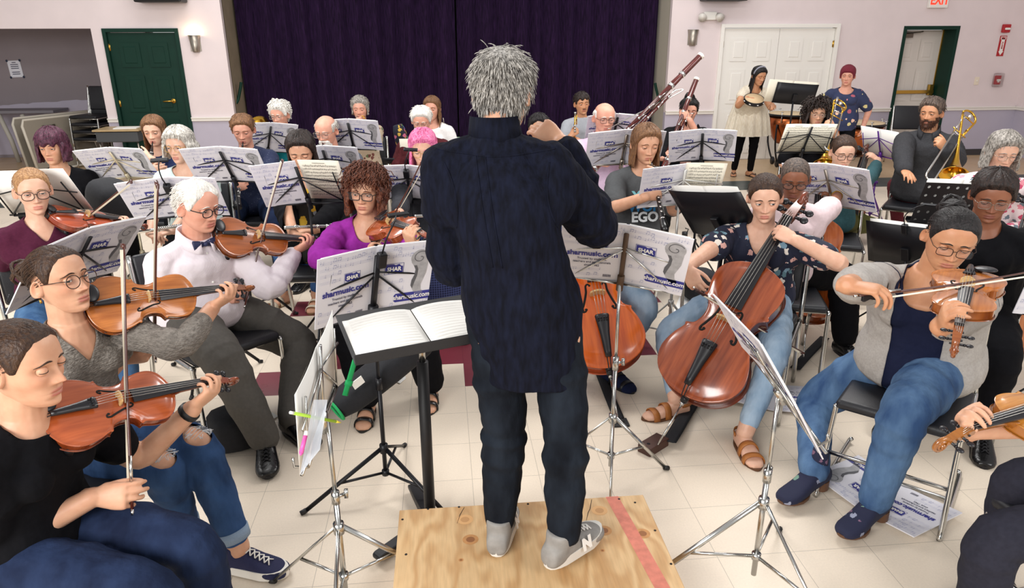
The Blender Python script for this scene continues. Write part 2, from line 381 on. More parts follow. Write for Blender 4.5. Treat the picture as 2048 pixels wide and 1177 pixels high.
def speaker(u0, u1, v, label):
    a, b = hity(u0, v, YW - .2), hity(u1, v, YW - .2); o = empty('loudspeaker', label, 'speaker', loc=((a.x + b.x) / 2, YW - .2, a.z)); w = b.x - a.x
    bm = BM(); add_box(bm, (0, .02, .14), (w, .3, .28)); link('cabinet', bm, M_blackp, o, smooth=False, bevel=.02)
    bm = BM(); add_box(bm, (0, -.135, .14), (w * .9, .012, .24)); link('grille', bm, M_dark, o, smooth=False, bevel=.004)
    bm = BM(); add_box(bm, (0, .19, .14), (.12, .1, .12)); link('bracket', bm, M_black, o, smooth=False)
speaker(274, 368, 5, 'black loudspeaker high on the wall above the green door')
speaker(1406, 1490, 2, 'black loudspeaker high on the wall above the emergency light')

# emergency light
P = hity(1418, 32, YW); o = empty('emergency_light', 'white twin-head emergency light above the right wall sconce', 'emergency light', loc=(P.x, YW, P.z))
bm = BM(); add_box(bm, (0, -.035, 0), (.2, .07, .12)); link('housing', bm, M_white, o, smooth=False, bevel=.012)
for s in (-1, 1):
    bm = BM(); add_tube(bm, [(s * .125, -.05, .0), (s * .14, -.12, -.03)], [.05, .065], 14); add_tube(bm, [(s * .1, -.04, 0), (s * .13, -.07, 0)], .02, 8); link('lamp_head', bm, mat('frosted_lens', '#d9d4cd', .3), o)
# exit sign
P = hity(1873, 6, YW); o = empty('exit_sign', 'white box sign with red EXIT letters above the recessed door', 'sign', loc=(P.x, YW, P.z))
bm = BM(); add_box(bm, (0, -.035, .03), (.31, .07, .21)); link('housing', bm, M_white, o, smooth=False, bevel=.012)
me = text_mesh('EXIT', .19, .004, .002); q = linkme('lettering', me, mat('lit_red_letters', '#ff3a22', emit=1.0), o, False); q.rotation_euler = (R(90), 0, 0); q.location = (0, -.073, .035); q.scale = (.78, 1, 1)
# fire alarm things
M_red = mat('alarm_red', '#b01d26', .4)
P = hity(2010, 57, YW); o = empty('fire_alarm_strobe', 'small red fire alarm strobe high on the right wall', 'alarm', loc=(P.x, YW, P.z))
bm = BM(); add_box(bm, (0, -.025, 0), (.125, .05, .125)); link('housing', bm, M_red, o, smooth=False, bevel=.01)
bm = BM(); add_box(bm, (0, -.06, -.005), (.08, .03, .032)); link('strobe_lens', bm, M_white, o, smooth=False, bevel=.008)
P = hity(2003, 92, YW); o = empty('fire_sign', 'red FIRE sign with white arrow pointing down at the alarm', 'sign', loc=(P.x, YW, P.z))
bm = BM(); add_box(bm, (0, -.004, 0), (.115, .008, .31)); link('plate', bm, M_red, o, smooth=False)
bm = BM(); poly = [(-.03, .12), (.03, .12), (.03, -.08), (.045, -.08), (0, -.14), (-.045, -.08), (-.03, -.08)]; add_prism(bm, [(x * .95, z) for x, z in poly], .004, frame((0, -.009, 0), x=(1, 0, 0), z=(0, -1, 0))); add_box(bm, (0, -.009, .122), (.09, .004, .045)); link('arrow', bm, M_white, o, smooth=False)
q = linkme('lettering', text_mesh('FIRE', .04, .001, .001), M_red, o, False); q.rotation_euler = (R(90), 0, 0); q.location = (0, -.0125, .122)
q = linkme('lettering', text_mesh('ALARM', .034, .001, .001), M_red, o, False); q.rotation_euler = (R(90), R(90), 0); q.location = (0, -.0125, .01)
P = hity(1993, 160, YW); o = empty('fire_alarm_pull', 'red fire alarm pull under a clear cover beside the light switch', 'alarm', loc=(P.x, YW, P.z))
bm = BM(); add_box(bm, (0, -.02, 0), (.09, .04, .14)); link('housing', bm, M_red, o, smooth=False, bevel=.008)
bm = BM(); add_box(bm, (0, -.045, 0), (.06, .012, .03)); add_ball(bm, (0, -.045, -.02), (.02, .006, .02)); link('pull_bar', bm, M_white, o, smooth=False)
bm = BM(); add_box(bm, (0, -.04, 0), (.15, .08, .22)); link('cover', bm, mat('clear_plastic', '#eee4e4', .15, trans=.9, alpha=.35), o, smooth=False, bevel=.02)
P = hity(1953, 162, YW); o = empty('light_switch', 'cream light switch plate right of the recessed door', 'light switch', loc=(P.x, YW, P.z))
bm = BM(); add_box(bm, (0, -.004, 0), (.08, .008, .125)); link('plate', bm, mat('cream_plastic', '#e9dcc8', .4), o, smooth=False, bevel=.003)
bm = BM(); add_box(bm, (0, -.012, .004), (.012, .016, .025)); link('toggle', bm, M_white, o, smooth=False)
# hand rails of the stage steps, green brackets on the reveals
def bracket(u, v, s, label):
    P = hity(u, v, YW + .2); bm = BM()
    add_tube(bm, smoothpath([P + V((s * .1, .05, .18)), P + V((s * .08, .05, .1)), P + V((s * .03, .04, -.06)), P + V((0, 0, -.12)), P + V((-s * .05, 0, -.13))], 4), .022, 8)
    tag(link('railing_bracket', bm, M_green), label, 'railing')
bracket(470, 190, 1, 'dark green railing end at the left side of the stage curtain'); bracket(1323, 190, -1, 'dark green railing end at the right side of the stage curtain')
# notice in the alcove
P = hity(31, 138, YW + 1.7); o = empty('paper_notice', 'white paper notice taped to the alcove wall', 'notice', loc=(P.x, YW + 1.698, P.z)); o.rotation_euler = (0, R(-2), 0)
bm = BM(); add_box(bm, (0, -.003, 0), (.2, .003, .26)); link('sheet', bm, mat('paper_white', '#e6e8f2', .8), o, smooth=False)
bm = BM()
for k in range(7):
    if k != 4: add_box(bm, (.0, -.006, .1 - k * .03), (.12 if k else .06, .002, .012))
link('writing', bm, mat('ink_grey', '#4a4a60', .8), o, smooth=False)
for x in (-1, 1):
    for z in (-1, 1): bm = BM(); add_ball(bm, (x * .1, -.006, z * .13), (.018, .004, .02)); link('tape', bm, mat('blue_tape', '#1c2742', .6), o)
# ================================================================== people: skeleton, head, hair, hands, clothes
FWH = V((FW.x, FW.y, 0)).normalized(); RTH = V((RT.x, RT.y, 0)).normalized(); ZU = V((0, 0, 1))
def heading(deg): return -FWH * math.cos(R(deg)) + RTH * math.sin(R(deg))     # 0 faces the camera, 90 faces right in the picture
def cr(tab, x):
    """Catmull-Rom through a table [(x, y)...]"""
    t = np.array(tab, float); xs, ys = t[:, 0], t[:, 1:]
    x = np.clip(x, xs[0], xs[-1]); i = np.clip(np.searchsorted(xs, x) - 1, 0, len(xs) - 2)
    h = xs[i + 1] - xs[i]; u = ((x - xs[i]) / h)[..., None]
    m = np.gradient(ys, xs, axis=0); h = h[..., None]
    return (2 * u**3 - 3 * u**2 + 1) * ys[i] + (u**3 - 2 * u**2 + u) * h * m[i] + (-2 * u**3 + 3 * u**2) * ys[i + 1] + (u**3 - u**2) * h * m[i + 1]
HEADT = [(-.117, .012, .055, .03), (-.113, .026, .066, .012), (-.105, .038, .074, -.008), (-.09, .049, .079, -.03), (-.07, .058, .081, -.052), (-.045, .0655, .083, -.07), (-.02, .071, .084, -.083), (0, .0735, .086, -.092), (.02, .075, .089, -.097), (.045, .0745, .087, -.098), (.07, .068, .077, -.092), (.09, .055, .056, -.076), (.104, .036, .030, -.052), (.112, .018, .008, -.03), (.115, .003, -.008, -.014)]
G = lambda x, s: np.exp(-(x / s) ** 2)
def sst(a, b, x):
    t = np.clip((x - a) / (b - a), 0, 1); return t * t * (3 - 2 * t)
def head_xyz(z, ang, nose=1, jaw=1, wid=1, old=0, face=True):
    """surface of the head; ang 0 is the face, positive to the person's right"""
    z, ang = np.broadcast_arrays(np.asarray(z, float), np.asarray(ang, float))
    q = cr(HEADT, z); a, yf, yb = q[..., 0] * wid, q[..., 1], q[..., 2]
    a = a * (1 + (jaw - 1) * sst(-.02, -.08, z)); yc = np.clip(-.008, yb + .004, yf - .004)
    s, c = np.sin(ang), np.cos(ang); f = np.where(c > 0, .80, .92)
    x = a * np.sign(s) * np.abs(s) ** .88; y = yc + np.where(c > 0, (yf - yc), (yc - yb)) * np.sign(c) * np.abs(c) ** f
    if face:
        w = sst(.05, .4, c); ax = np.abs(x); d = 0
        ns = np.interp(z, [-.050, -.044, -.037, -.028, -.010, .006, .020], [0, .015, .027, .0225, .0115, .004, 0]) * nose
        d = d + ns * G(x, np.interp(z, [-.045, -.035, -.01, .01], [.013, .0125, .0085, .009]))
        d = d + .009 * nose * G(ax - .0145, .006) * G(z + .038, .007)
        d = d - .0125 * G(ax - .033, .0175) * G(z - .001, .0125) + .005 * G(ax - .03, .022) * G(z - .021, .008)
        d = d + .005 * G(ax - .045, .02) * G(z + .028, .017) - .003 * G(ax - .05, .016) * G(z + .062, .02)
        d = d + .0032 * G(x, .019) * G(z + .0648, .004) + .0042 * G(x, .016) * G(z + .0762, .0045) - .0030 * G(x, .022) * G(z + .0702, .0017)
        d = d - .0045 * G(x, .022) * G(z + .0875, .005) + .006 * G(x, .017) * G(z + .104, .009) + .003 * G(x, .03) * G(z + .070, .016) - .002 * G(x, .003) * G(z + .054, .006)
        d = d - old * .003 * G(ax - .03 - (z + .05) * -.45, .0035) * G(z + .058, .018)
        y = y + w * d
    return np.stack([x, y, z * np.ones_like(x)], -1)
def grid_faces(m, n, wrap=True):
    for i in range(m - 1):
        for j in range(n if wrap else n - 1):
            k = (j + 1) % n
            yield (i * n + j, i * n + k, (i + 1) * n + k, (i + 1) * n + j)
def bm_grid(bm, P, wrap=True, mi=0, flip=False):
    m, n = P.shape[:2]; vs = [bm.verts.new(p) for p in P.reshape(-1, 3)]
    for f in grid_faces(m, n, wrap):
        try: bm.faces.new([vs[i] for i in (f[::-1] if flip else f)]).material_index = mi
        except ValueError: pass
    return vs
EYE = (.0325, .0745, .0015)
def head_into(bm, lay, M, D, k, eyeopen=1.0):
    """head, ears and eyelids into the body mesh"""
    rows = np.concatenate([np.linspace(-.117, -.1, 6 + 2 * D)[:-1], np.linspace(-.1, .03, 26 + 22 * D)[:-1], np.linspace(.03, .115, 12 + 5 * D)])
    u = np.linspace(-1, 1, 36 + 22 * D, endpoint=False); ang = np.pi * np.sign(u) * np.abs(u) ** 1.35
    Z, A = np.meshgrid(rows, ang, indexing='ij'); P = head_xyz(Z, A, **k); PW = np.array([M @ V(p) for p in P.reshape(-1, 3)]).reshape(P.shape)
    vs = bm_grid(bm, PW, flip=True); m, n = P.shape[:2]
    bm.faces.new(vs[:n]); bm.faces.new(vs[-n:][::-1])
    x, y, z = P.reshape(-1, 3).T; fr = (y > .03); ax = np.abs(x)
    lip = fr * np.maximum(G(z + .0655 - .0014 * np.cos(np.clip(ax / .008, 0, 3)), .0040), G(z + .0752, .0046)) * sst(.0250, .016, ax) * 1.2
    blush = fr * (.8 * G(ax - .042, .02) * G(z + .03, .018) + .8 * G(x, .012) * G(z + .035, .012)) + .5 * sst(.065, .075, ax) * G(z, .03)
    stub = fr * sst(-.04, -.055, z) * (1 - np.clip(lip, 0, 1)) + (ax > .045) * sst(-.03, -.055, z) * (y > 0)
    for v, a, b, c in zip(vs, np.clip(lip, 0, 1), np.clip(blush, 0, 1), np.clip(stub, 0, 1)): v[lay] = (a, b, c, 1)
    for s in (-1, 1):       # ears
        U, T = np.meshgrid(np.linspace(0, 1, 7), np.linspace(0, 2 * np.pi, 18, endpoint=False), indexing='ij')
        prof = np.interp(U, [0, .3, .55, .8, .93, 1], [.004, .004, .007, .016, .013, 0]); rad = U ** .8
        E = np.stack([prof + .012 * np.cos(T - .3) * -.5 * rad, .019 * rad * np.cos(T), .032 * rad * np.sin(T) * (1 + .1 * np.cos(T))], -1)[::-1]
        E[..., 0] += .0725; E[..., 1] += -.012 - .008 * (E[..., 2] / .03) * -1; E[..., 2] -= .008; E[..., 0] *= s * k.get('wid', 1)
        ev = bm_grid(bm, np.array([M @ V(p) for p in E.reshape(-1, 3)]).reshape(E.shape), flip=s < 0)
        for v in ev: v[lay] = (0, .45, 0, 1)
    for s in (-1, 1):       # lids: shells over the eyeballs
        c = np.array(EYE) * (s * k.get('wid', 1), 1, 1); r = .0138
        for up in (1, 0):
            az = np.linspace(R(-115), R(115), 21); cz = np.maximum(np.cos(np.clip(az * 1.08, -1.57, 1.57)), 0) ** .7
            e0 = (R(-3) + (R(26) * eyeopen - R(2) * (1 - eyeopen) * 6) * cz) if up else (R(-4) - R(15) * cz)
            e1 = R(88) if up else R(-88); E = []
            for t in np.linspace(0, 1, 7):
                el = e0 + (e1 - e0) * t
                E.append(np.stack([c[0] + r * np.sin(az) * np.cos(el), c[1] + r * np.cos(az) * np.cos(el), c[2] + r * np.sin(el)], -1))
            E = np.array(E); [v.__setitem__(lay, (0, .25, 0, 1)) for v in bm_grid(bm, np.array([M @ V(p) for p in E.reshape(-1, 3)]).reshape(E.shape), wrap=False, flip=not up)]
def skin_mat(key):
    cols = dict(fair=('#dcb098', '#b8685f'), light=('#d0a083', '#a85c52'), pink=('#d49c86', '#ae5c54'), tan=('#c48f6c', '#a85f55'), olive=('#c08a68', '#a3574e'), brown=('#8a5840', '#7d4540'), dark=('#633c2b', '#6a3a38'))
    base, lipc = cols[key]; name = 'skin_' + key
    if name in _M: return _M[name]
    m = bpy.data.materials.new(name); m.use_nodes = True; nt = m.node_tree; b = nt.nodes['Principled BSDF']; L = nt.links.new; c = lin(base)
    at = nd(nt, 'ShaderNodeAttribute', attribute_name='tint'); sp = nd(nt, 'ShaderNodeSeparateColor'); L(at.outputs['Color'], sp.inputs[0])
    tc = nd(nt, 'ShaderNodeTexCoord'); n = nd(nt, 'ShaderNodeTexNoise', Scale=26.0, Detail=4.0); L(tc.outputs['Object'], n.inputs['Vector'])
    rp = nd(nt, 'ShaderNodeValToRGB'); rp.color_ramp.elements[0].position = .3; rp.color_ramp.elements[1].position = .7
    rp.color_ramp.elements[0].color = (c[0] * .93, c[1] * .86, c[2] * .83, 1); rp.color_ramp.elements[1].color = (min(1, c[0] * 1.05), c[1] * 1.06, c[2] * 1.06, 1); L(n.outputs['Fac'], rp.inputs[0])
    def mix(a, col, fac, amt):
        q = nd(nt, 'ShaderNodeMix', data_type='RGBA'); mm = nd(nt, 'ShaderNodeMath', operation='MULTIPLY'); mm.inputs[1].default_value = amt; L(fac, mm.inputs[0]); L(mm.outputs[0], q.inputs[0]); L(a, q.inputs[6]); q.inputs[7].default_value = (*col, 1); return q.outputs[2]
    o = mix(rp.outputs[0], (c[0] * .95, c[1] * .68, c[2] * .62), sp.outputs[1], .5); o = mix(o, lin(lipc), sp.outputs[0], .85)
    L(o, b.inputs['Base Color']); b.inputs['Roughness'].default_value = .48; b.inputs['Specular IOR Level'].default_value = .4
    b.inputs['Subsurface Weight'].default_value = .12; b.inputs['Subsurface Radius'].default_value = (.012, .004, .002); b.inputs['Subsurface Scale'].default_value = 1
    _M[name] = m; return m
_H = {}
def hair_mat(key):
    cols = dict(grey=('#6f6a66', '#b9b3ac'), conductor=('#4b4743', '#c6c1ba'), white=('#cfcac2', '#f4f1ea'), silver=('#8e8983', '#dad5cc'), brown=('#2a1a14', '#48301f'), dark=('#140f0e', '#33231d'), black=('#0c0a0b', '#231d1d'), auburn=('#33170f', '#74402a'), blond=('#8a6240', '#b98d60'), light=('#5a3b27', '#86603f'), purple=('#2d1422', '#5a2a40'), pink=('#c2467f', '#ec8fb6'), beard=('#2a1710', '#5a3420'), salt=('#5a554f', '#b3aca4'), grizzle=('#2c2320', '#6e5d52'))
    a, z = cols[key]; m = mat('hair_' + key, a, .5, col2=z, vscale=110, stretch=(1, 1, .5), bump=.35, bscale=160, spec=.35, detail=5); return m
HAIRLINE = [(0, .064), (25, .062), (45, .046), (58, .022), (70, -.012), (80, -.012), (86, .022), (104, .024), (112, -.02), (125, -.05), (180, -.072)]
def hairline(ang, dz=0):
    return np.interp(np.abs(np.degrees(ang)), [a for a, _ in HAIRLINE], [b for _, b in HAIRLINE]) + dz
def hair_cap(M, k, thick, D, style):
    rows = np.linspace(-.09, .1149, 34 + 18 * D); ang = np.linspace(-np.pi, np.pi, 60 + 30 * D, endpoint=False)
    Z, A = np.meshgrid(rows, ang, indexing='ij'); P = head_xyz(Z, A, face=False, **{a: b for a, b in k.items() if a in ('jaw', 'wid')})
    zl = hairline(A, style.get('line', 0)); t = sst(0, style.get('edge', .02), Z - zl)
    if style.get('fringe_only'): t = t * sst(.072, .045, Z - .0 * A) * sst(62, 85, np.abs(np.degrees(A)))
    if style.get('recede'): t = t * (1 - G(np.degrees(A), 34) * sst(.105, .08, Z))
    if style.get('bangs'):
        bz = style['bangs']; t = np.maximum(t, sst(bz, bz + .012, Z + .01 * np.sin(A * 9)) * sst(62, 55, np.abs(np.degrees(A))))
    n = np.array([noise.noise((math.sin(a) * style.get('fr', 5), math.cos(a) * style.get('fr', 5), z * style.get('fz', 22))) for a, z in zip(A.ravel(), Z.ravel())]).reshape(A.shape)
    n2 = np.array([noise.noise((a * 14, z * 12, 3)) for a, z in zip(A.ravel(), Z.ravel())]).reshape(A.shape)
    th = thick * (1 + style.get('vol', 0) * sst(.02, .09, Z)) * (1 + style.get('amp', .25) * n + .10 * n2)
    C0 = np.array([0, -.012, .012]); d = P - C0; d = d / np.linalg.norm(d, axis=-1, keepdims=True)
    Q = P + d * (np.where(t > 0, -.004 + (th + .004) * t, -.006))[..., None]
    return P, Q, t
def hair_build(M, k, style, key, root, D, name='hair'):
    """style: cap thickness plus hanging sheet, bun, curls, strands"""
    bm = BM(); rnd = random.Random(hash(root.name) % 999 if False else len(root.name) + int(M.translation.x * 100)); s = style
    P, Q, t = hair_cap(M, k, s.get('thick', .012), D, s)
    T = lambda p: M @ V(p)
    m_, n_ = Q.shape[:2]; vs = {}
    for i in range(m_ - 1):
        for j in range(n_):
            j2 = (j + 1) % n_
            if max(t[i, j], t[i, j2], t[i + 1, j], t[i + 1, j2]) <= 0: continue
            q = []
            for a, b in ((i, j), (i + 1, j), (i + 1, j2), (i, j2)):
                if (a, b) not in vs: vs[a, b] = bm.verts.new(T(Q[a, b]))
                q.append(vs[a, b])
            bm.faces.new(q)
    top = [vs[m_ - 1, j] for j in range(n_) if (m_ - 1, j) in vs]
    if len(top) == n_: bm.faces.new(top[::-1])
    if s.get('sheet'):      # hanging hair: (end z, start angle, flare, wave)
        ze, a0, flare, wave = s['sheet']; a0r = R(a0); N = 44 + 20 * D; K = 12 + 4 * D; out, inn = [], []
        for i in range(K):
            f = i / (K - 1); o, q = [], []
            for j in range(N):
                a = a0r + (2 * math.pi - 2 * a0r) * j / (N - 1); aa = a if a <= math.pi else a - 2 * math.pi
                edge = min(1, min(j, N - 1 - j) / 3)
                zz = .045 + (ze - .045 + s.get('rag', .02) * noise.noise((a * 4, 0, 1))) * f
                zc = max(zz, -.02); b = head_xyz(zc, aa, face=False)
                rr = 1 + (s.get('thick', .012) / .08) * (.5 + .5 * edge) + flare * math.sin(min(1, f * 1.25) * math.pi * .5) - s.get('curl', 0) * max(0, f - .6) * 1.2
                wv = wave * noise.noise((a * 5, f * 3, 7)) + wave * .8 * noise.noise((a * 13, f * 1.3, 2)) + .002 * math.sin(a * 47)
                d = V((b[0], b[1] + .008, 0)); L0 = d.length; d.normalize()
                p = d * (L0 * rr + wv); p.y -= .008; p.z = zz
                o.append(T(p)); q.append(T(V((p.x, p.y, p.z)) - d * (.004 + .014 * edge)))
            out.append(o); inn.append(q)
        rings = [a + b[::-1] for a, b in zip(out, inn)]
        add_loft(bm, rings, True, True)
    if s.get('bun'):
        c, r = s['bun']; add_ball(bm, T(c), r, M.to_3x3(), 18)
        for i in range(26):
            a = i * .7; p = [T(V(c) + V((math.cos(a + q * .5) * r * (1.0 + .02 * rnd.random()), math.sin(q * .9 + i) * r * .9, math.sin(a + q * .5) * r))) for q in range(4)]
            add_tube(bm, p, [.003, .006, .006, .002], 5)
    if s.get('tail'):       # pony tail: list of points
        pts = smoothpath([V(p) for p in s['tail'][0]], 5); r = s['tail'][1]; n = len(pts)
        add_tube(bm, [T(p) for p in pts], [r * (.55 + .6 * math.sin(math.pi * min(1, .15 + .8 * i / n))) for i in range(n)], 12)
        for i in range(40):
            o = V((rnd.gauss(0, r * .55), rnd.gauss(0, r * .45), 0)); e = V((rnd.gauss(0, r * .5), rnd.gauss(0, r * .5), rnd.gauss(0, .01)))
            add_tube(bm, [T(p + o + e * (j / n) ** 2) for j, p in enumerate(pts)], [.004] * (n - 1) + [.001], 4)
    ns = int(s.get('strands', 0) * (1, .35, 1)[min(2, D + 0)] if D == 0 else s.get('strands', 0))
    if ns:
        idx = np.argwhere(t > .5); ln = s.get('len', .03); lift = s.get('lift', .5); cw = s.get('curlr', 0); K = s.get('steps', 5)
        C0 = V((0, -.012, .012)); crown = V((0, -.05, .11))
        for _ in range(ns):
            i, j = idx[rnd.randrange(len(idx))]
            if s.get('clear', 1) and Q[i, j][1] > .02 and Q[i, j][2] < .098: continue
            p = V(Q[i, j]) * .995; d = (V(Q[i, j]) - C0).normalized()
            away = V(Q[i, j]) - crown; away = (away - d * away.dot(d)); away = away.normalized() if away.length > 1e-6 else V((0, 1, 0))
            if s.get('back'): away = (away * .3 + V((0, -1, -.25)) * s['back']).normalized()
            if s.get('side'): away = (away + V((s['side'], .2, 0))).normalized()
            dr = (d * lift * rnd.uniform(.5, 1.3) + away + V((rnd.gauss(0, 1), rnd.gauss(0, 1), rnd.gauss(0, 1))) * s.get('rnd', .22)).normalized(); L0 = ln * rnd.uniform(.6, 1.25)
            pts = [p]; n0 = V(((p.x - C0.x) / .083, (p.y - C0.y) / .105, (p.z - C0.z) / .105)).length * 1.004; ph = rnd.random() * 6.28; e1 = dr.orthogonal().normalized(); e2 = dr.cross(e1)
            for q in range(1, K + 1):
                dr = (dr + V((0, 0, -.10 * s.get('grav', 1)))).normalized(); p = p + dr * (L0 / K)
                if s.get('hug'): w = V(((p.x - C0.x) / .083, (p.y - C0.y) / .105, (p.z - C0.z) / .105)); w = w * (n0 / w.length); p = V((C0.x + w.x * .083, C0.y + w.y * .105, C0.z + w.z * .105))
                pts.append(p + (e1 * math.cos(ph + q * s.get('freq', 1.6)) + e2 * math.sin(ph + q * s.get('freq', 1.6))) * cw)
            r = s.get('sr', .0022); add_tube(bm, [T(x) for x in pts], [r * .8] + [r] * (K - 1) + [r * .25], 4 if cw == 0 else 5, cap=False)
    o = link(name, bm, hair_mat(key), root); return o

def limb(bm, pts, rad, n=14, folds=0, seed=0, kn=7, flat=None, axis=None):
    """tube through joints, rounded at the bends, with radius folds near them; rounded ends"""
    P = [V(p) for p in pts]; out = []; rr = []
    for i in range(len(P) - 1):
        for j in range(kn):
            t = j / kn; out.append(P[i].lerp(P[i + 1], t)); rr.append(rad[i] + (rad[i + 1] - rad[i]) * t)
    out.append(P[-1]); rr.append(rad[-1])
    if len(P) > 2:
        for _ in range(2): out = [out[0]] + [(out[i - 1] + out[i] * 2 + out[i + 1]) / 4 for i in range(1, len(out) - 1)] + [out[-1]]
    if folds:
        for i in range(len(rr)):
            near = max(math.exp(-((out[i] - p).length / .10) ** 2) for p in P[1:-1]) if len(P) > 2 else .5
            rr[i] *= 1 + folds * (.25 + near) * noise.noise((i * .9, seed * 3.1, 0)) * 1.6
    a = (out[0] - out[1]).normalized(); z = (out[-1] - out[-2]).normalized()
    out = [out[0] + a * rr[0] * .85, out[0] + a * rr[0] * .5] + out + [out[-1] + z * rr[-1] * .5, out[-1] + z * rr[-1] * .85]; rr = [rr[0] * .45, rr[0] * .85] + rr + [rr[-1] * .85, rr[-1] * .45]
    add_tube(bm, out, rr, n, True, flat=flat, axis=axis)
def ik(S, T, a, b, hint):
    """middle joint between S and T for lengths a, b, bent towards the hint point"""
    S, T = V(S), V(T); d = T - S; L = d.length
    if L > (a + b) * .999: k = L / (a + b) * 1.001; a *= k; b *= k
    if L < abs(a - b) * 1.05: L = abs(a - b) * 1.05
    u = d.normalized(); x = (a * a - b * b + L * L) / (2 * L); h = math.sqrt(max(0, a * a - x * x))
    w = V(hint) - S; w = w - u * w.dot(u); w = w.normalized() if w.length > 1e-6 else u.orthogonal().normalized()
    return S + u * x + w * h
def ik_px(S, T, a, b, u, v):
    """as ik, with the swing chosen so the joint shows nearest a pixel"""
    d = (V(T) - V(S)); L = d.length
    if L > (a + b) * .999: k = L / (a + b) * 1.001; a *= k; b *= k
    w = d.normalized(); e1 = w.orthogonal().normalized(); e2 = w.cross(e1); best = None
    for i in range(72):
        q = ik(S, T, a, b, V(S) + e1 * math.cos(i * math.pi / 36) + e2 * math.sin(i * math.pi / 36)); p = px(q)
        c = (p[0] - u) ** 2 + (p[1] - v) ** 2
        if best is None or c < best[0]: best = (c, q)
    return best[1]
def hand(bm, Wp, d, n, side, curl=35, thumb=25, s=1.0, spread=6, curls=None):
    """palm, four jointed fingers and a thumb; d wrist to knuckles, n out of the back of the hand; side +1 right, -1 left"""
    d = V(d).normalized(); n = V(n); n = (n - d * n.dot(d)).normalized(); lat = n.cross(d) * side; s *= .98
    pr = []
    for t, w, th in ((-.03, .026, .021), (0, .027, .020), (.03, .034, .019), (.06, .041, .017), (.085, .042, .014), (.097, .038, .010)):
        c = V(Wp) + d * t * s - n * .004
        pr.append([c + (lat * math.cos(q) * w + n * math.sin(q) * th) * s for q in np.linspace(0, 2 * math.pi, 14, endpoint=False)])
    add_loft(bm, pr)
    add_ball(bm, V(Wp) + (d * .035 + lat * .022 - n * .010) * s, .019 * s, n=10)
    for i, (o, L, r, st) in enumerate(((.031, .074, .0089, .088), (.0105, .082, .0092, .094), (-.0105, .077, .0088, .090), (-.031, .060, .0078, .080))):
        c = (curls[i] if curls else curl * (1 + .08 * i)); q = V(Wp) + (d * st + lat * o) * s - n * .003
        dr = (d + lat * math.tan(R(spread)) * (1.5 - i) / 1.5 * .6).normalized(); ax = n.cross(dr).normalized(); pts = [q - dr * .02 * s, q]; rr = [r * s, r * s]
        for j, (f, g) in enumerate(((.45, .8), (.31, 1.1), (.24, .7))):
            dr = (Matrix.Rotation(R(c * g), 3, ax) @ dr); q = q + dr * L * f * s; pts.append(q); rr.append(r * s * (.95, .88, .72)[j])
        limb(bm, pts, rr, 8, kn=2)
    th = [V(Wp) + (d * .022 + lat * .022 - n * .006) * s]; dr = (d * math.cos(R(thumb + 12)) + lat * math.sin(R(thumb + 12)) - n * .35).normalized()
    th.append(th[0] + dr * .045 * s); dr = (dr + d * .35 - n * .15 - lat * .25).normalized(); th.append(th[1] + dr * .033 * s); dr = (dr + d * .2 - lat * .2).normalized(); th.append(th[2] + dr * .026 * s)
    limb(bm, th, [.0125 * s, .0105 * s, .0098 * s, .0078 * s], 8, kn=2)

class Sk: pass
def skel(head, hz=1.17, depth_=None, yaw=0, hyaw=None, hpitch=0, hroll=0, lean=.06, side=0, s=1.0, fat=1.0, wid=1.0, stand=False, knees=None, feet=None, spread=.10, shy=0, seat=.47, kneez=.50, pelvis=None, feety=None, neckf=.035, neckl=.165):
    """joints of one figure; head is a pixel, hz the height of the head's centre above the floor"""
    k = Sk(); k.s, k.fat, k.stand, k.wid = s, fat, stand, wid
    k.H = pt(*head, depth_) if depth_ else hitz(*head, hz)
    k.f = heading(yaw); k.r = k.f.cross(ZU); hf = heading(yaw if hyaw is None else hyaw); k.hr = hf.cross(ZU)
    k.hf = (Matrix.Rotation(R(hpitch), 3, k.hr) @ hf); up = Matrix.Rotation(R(hroll), 3, k.hf) @ k.hr.cross(k.hf)
    k.M = frame(k.H, y=k.hf, z=up) @ Matrix.Scale(.98 * (.6 + .4 * s), 4)
    k.N = k.H - up * neckl * s - hf * neckf - ZU * .012
    k.sr = heading(yaw + shy).cross(ZU)
    k.seat = seat; pz = (seat + .095 * (.5 + .5 * fat)) if not stand else .53 * 1.7 * s
    k.P = V((k.N.x, k.N.y, 0)) - k.f * lean - k.r * side; k.P.z = pz
    if pelvis is not None: k.P = V(pelvis)
    w = .160 * s * wid
    k.S = {1: k.N + k.sr * w - ZU * .062 * s, -1: k.N - k.sr * w - ZU * .062 * s}
    k.hip = {g: k.P + k.r * g * .09 * s * wid for g in (1, -1)}; k.A, k.K = {}, {}
    for g in (1, -1):
        if stand:
            k.A[g] = V((k.P.x, k.P.y, .085)) + k.r * g * spread + k.f * .02; k.K[g] = k.hip[g].lerp(k.A[g], .5) + k.f * .02
        else:
            k.K[g] = k.hip[g] + k.f * .43 * s + k.r * g * spread; k.K[g].z = kneez
            k.A[g] = V((k.K[g].x, k.K[g].y, .09)) - k.f * .02 + k.r * g * .0
    k.toe = {g: (k.f + k.r * g * .15).normalized() for g in (1, -1)}
    k.ua, k.fa = .29 * s, .255 * s; k.th, k.sh = .43 * s, .42 * s; k.W, k.E, k.hd, k.hn, k.hk = {}, {}, {}, {}, {1: {}, -1: {}}
    for g in (1, -1): arm(k, g, k.P + k.f * .26 + k.r * g * .10 + ZU * .16)
    return k
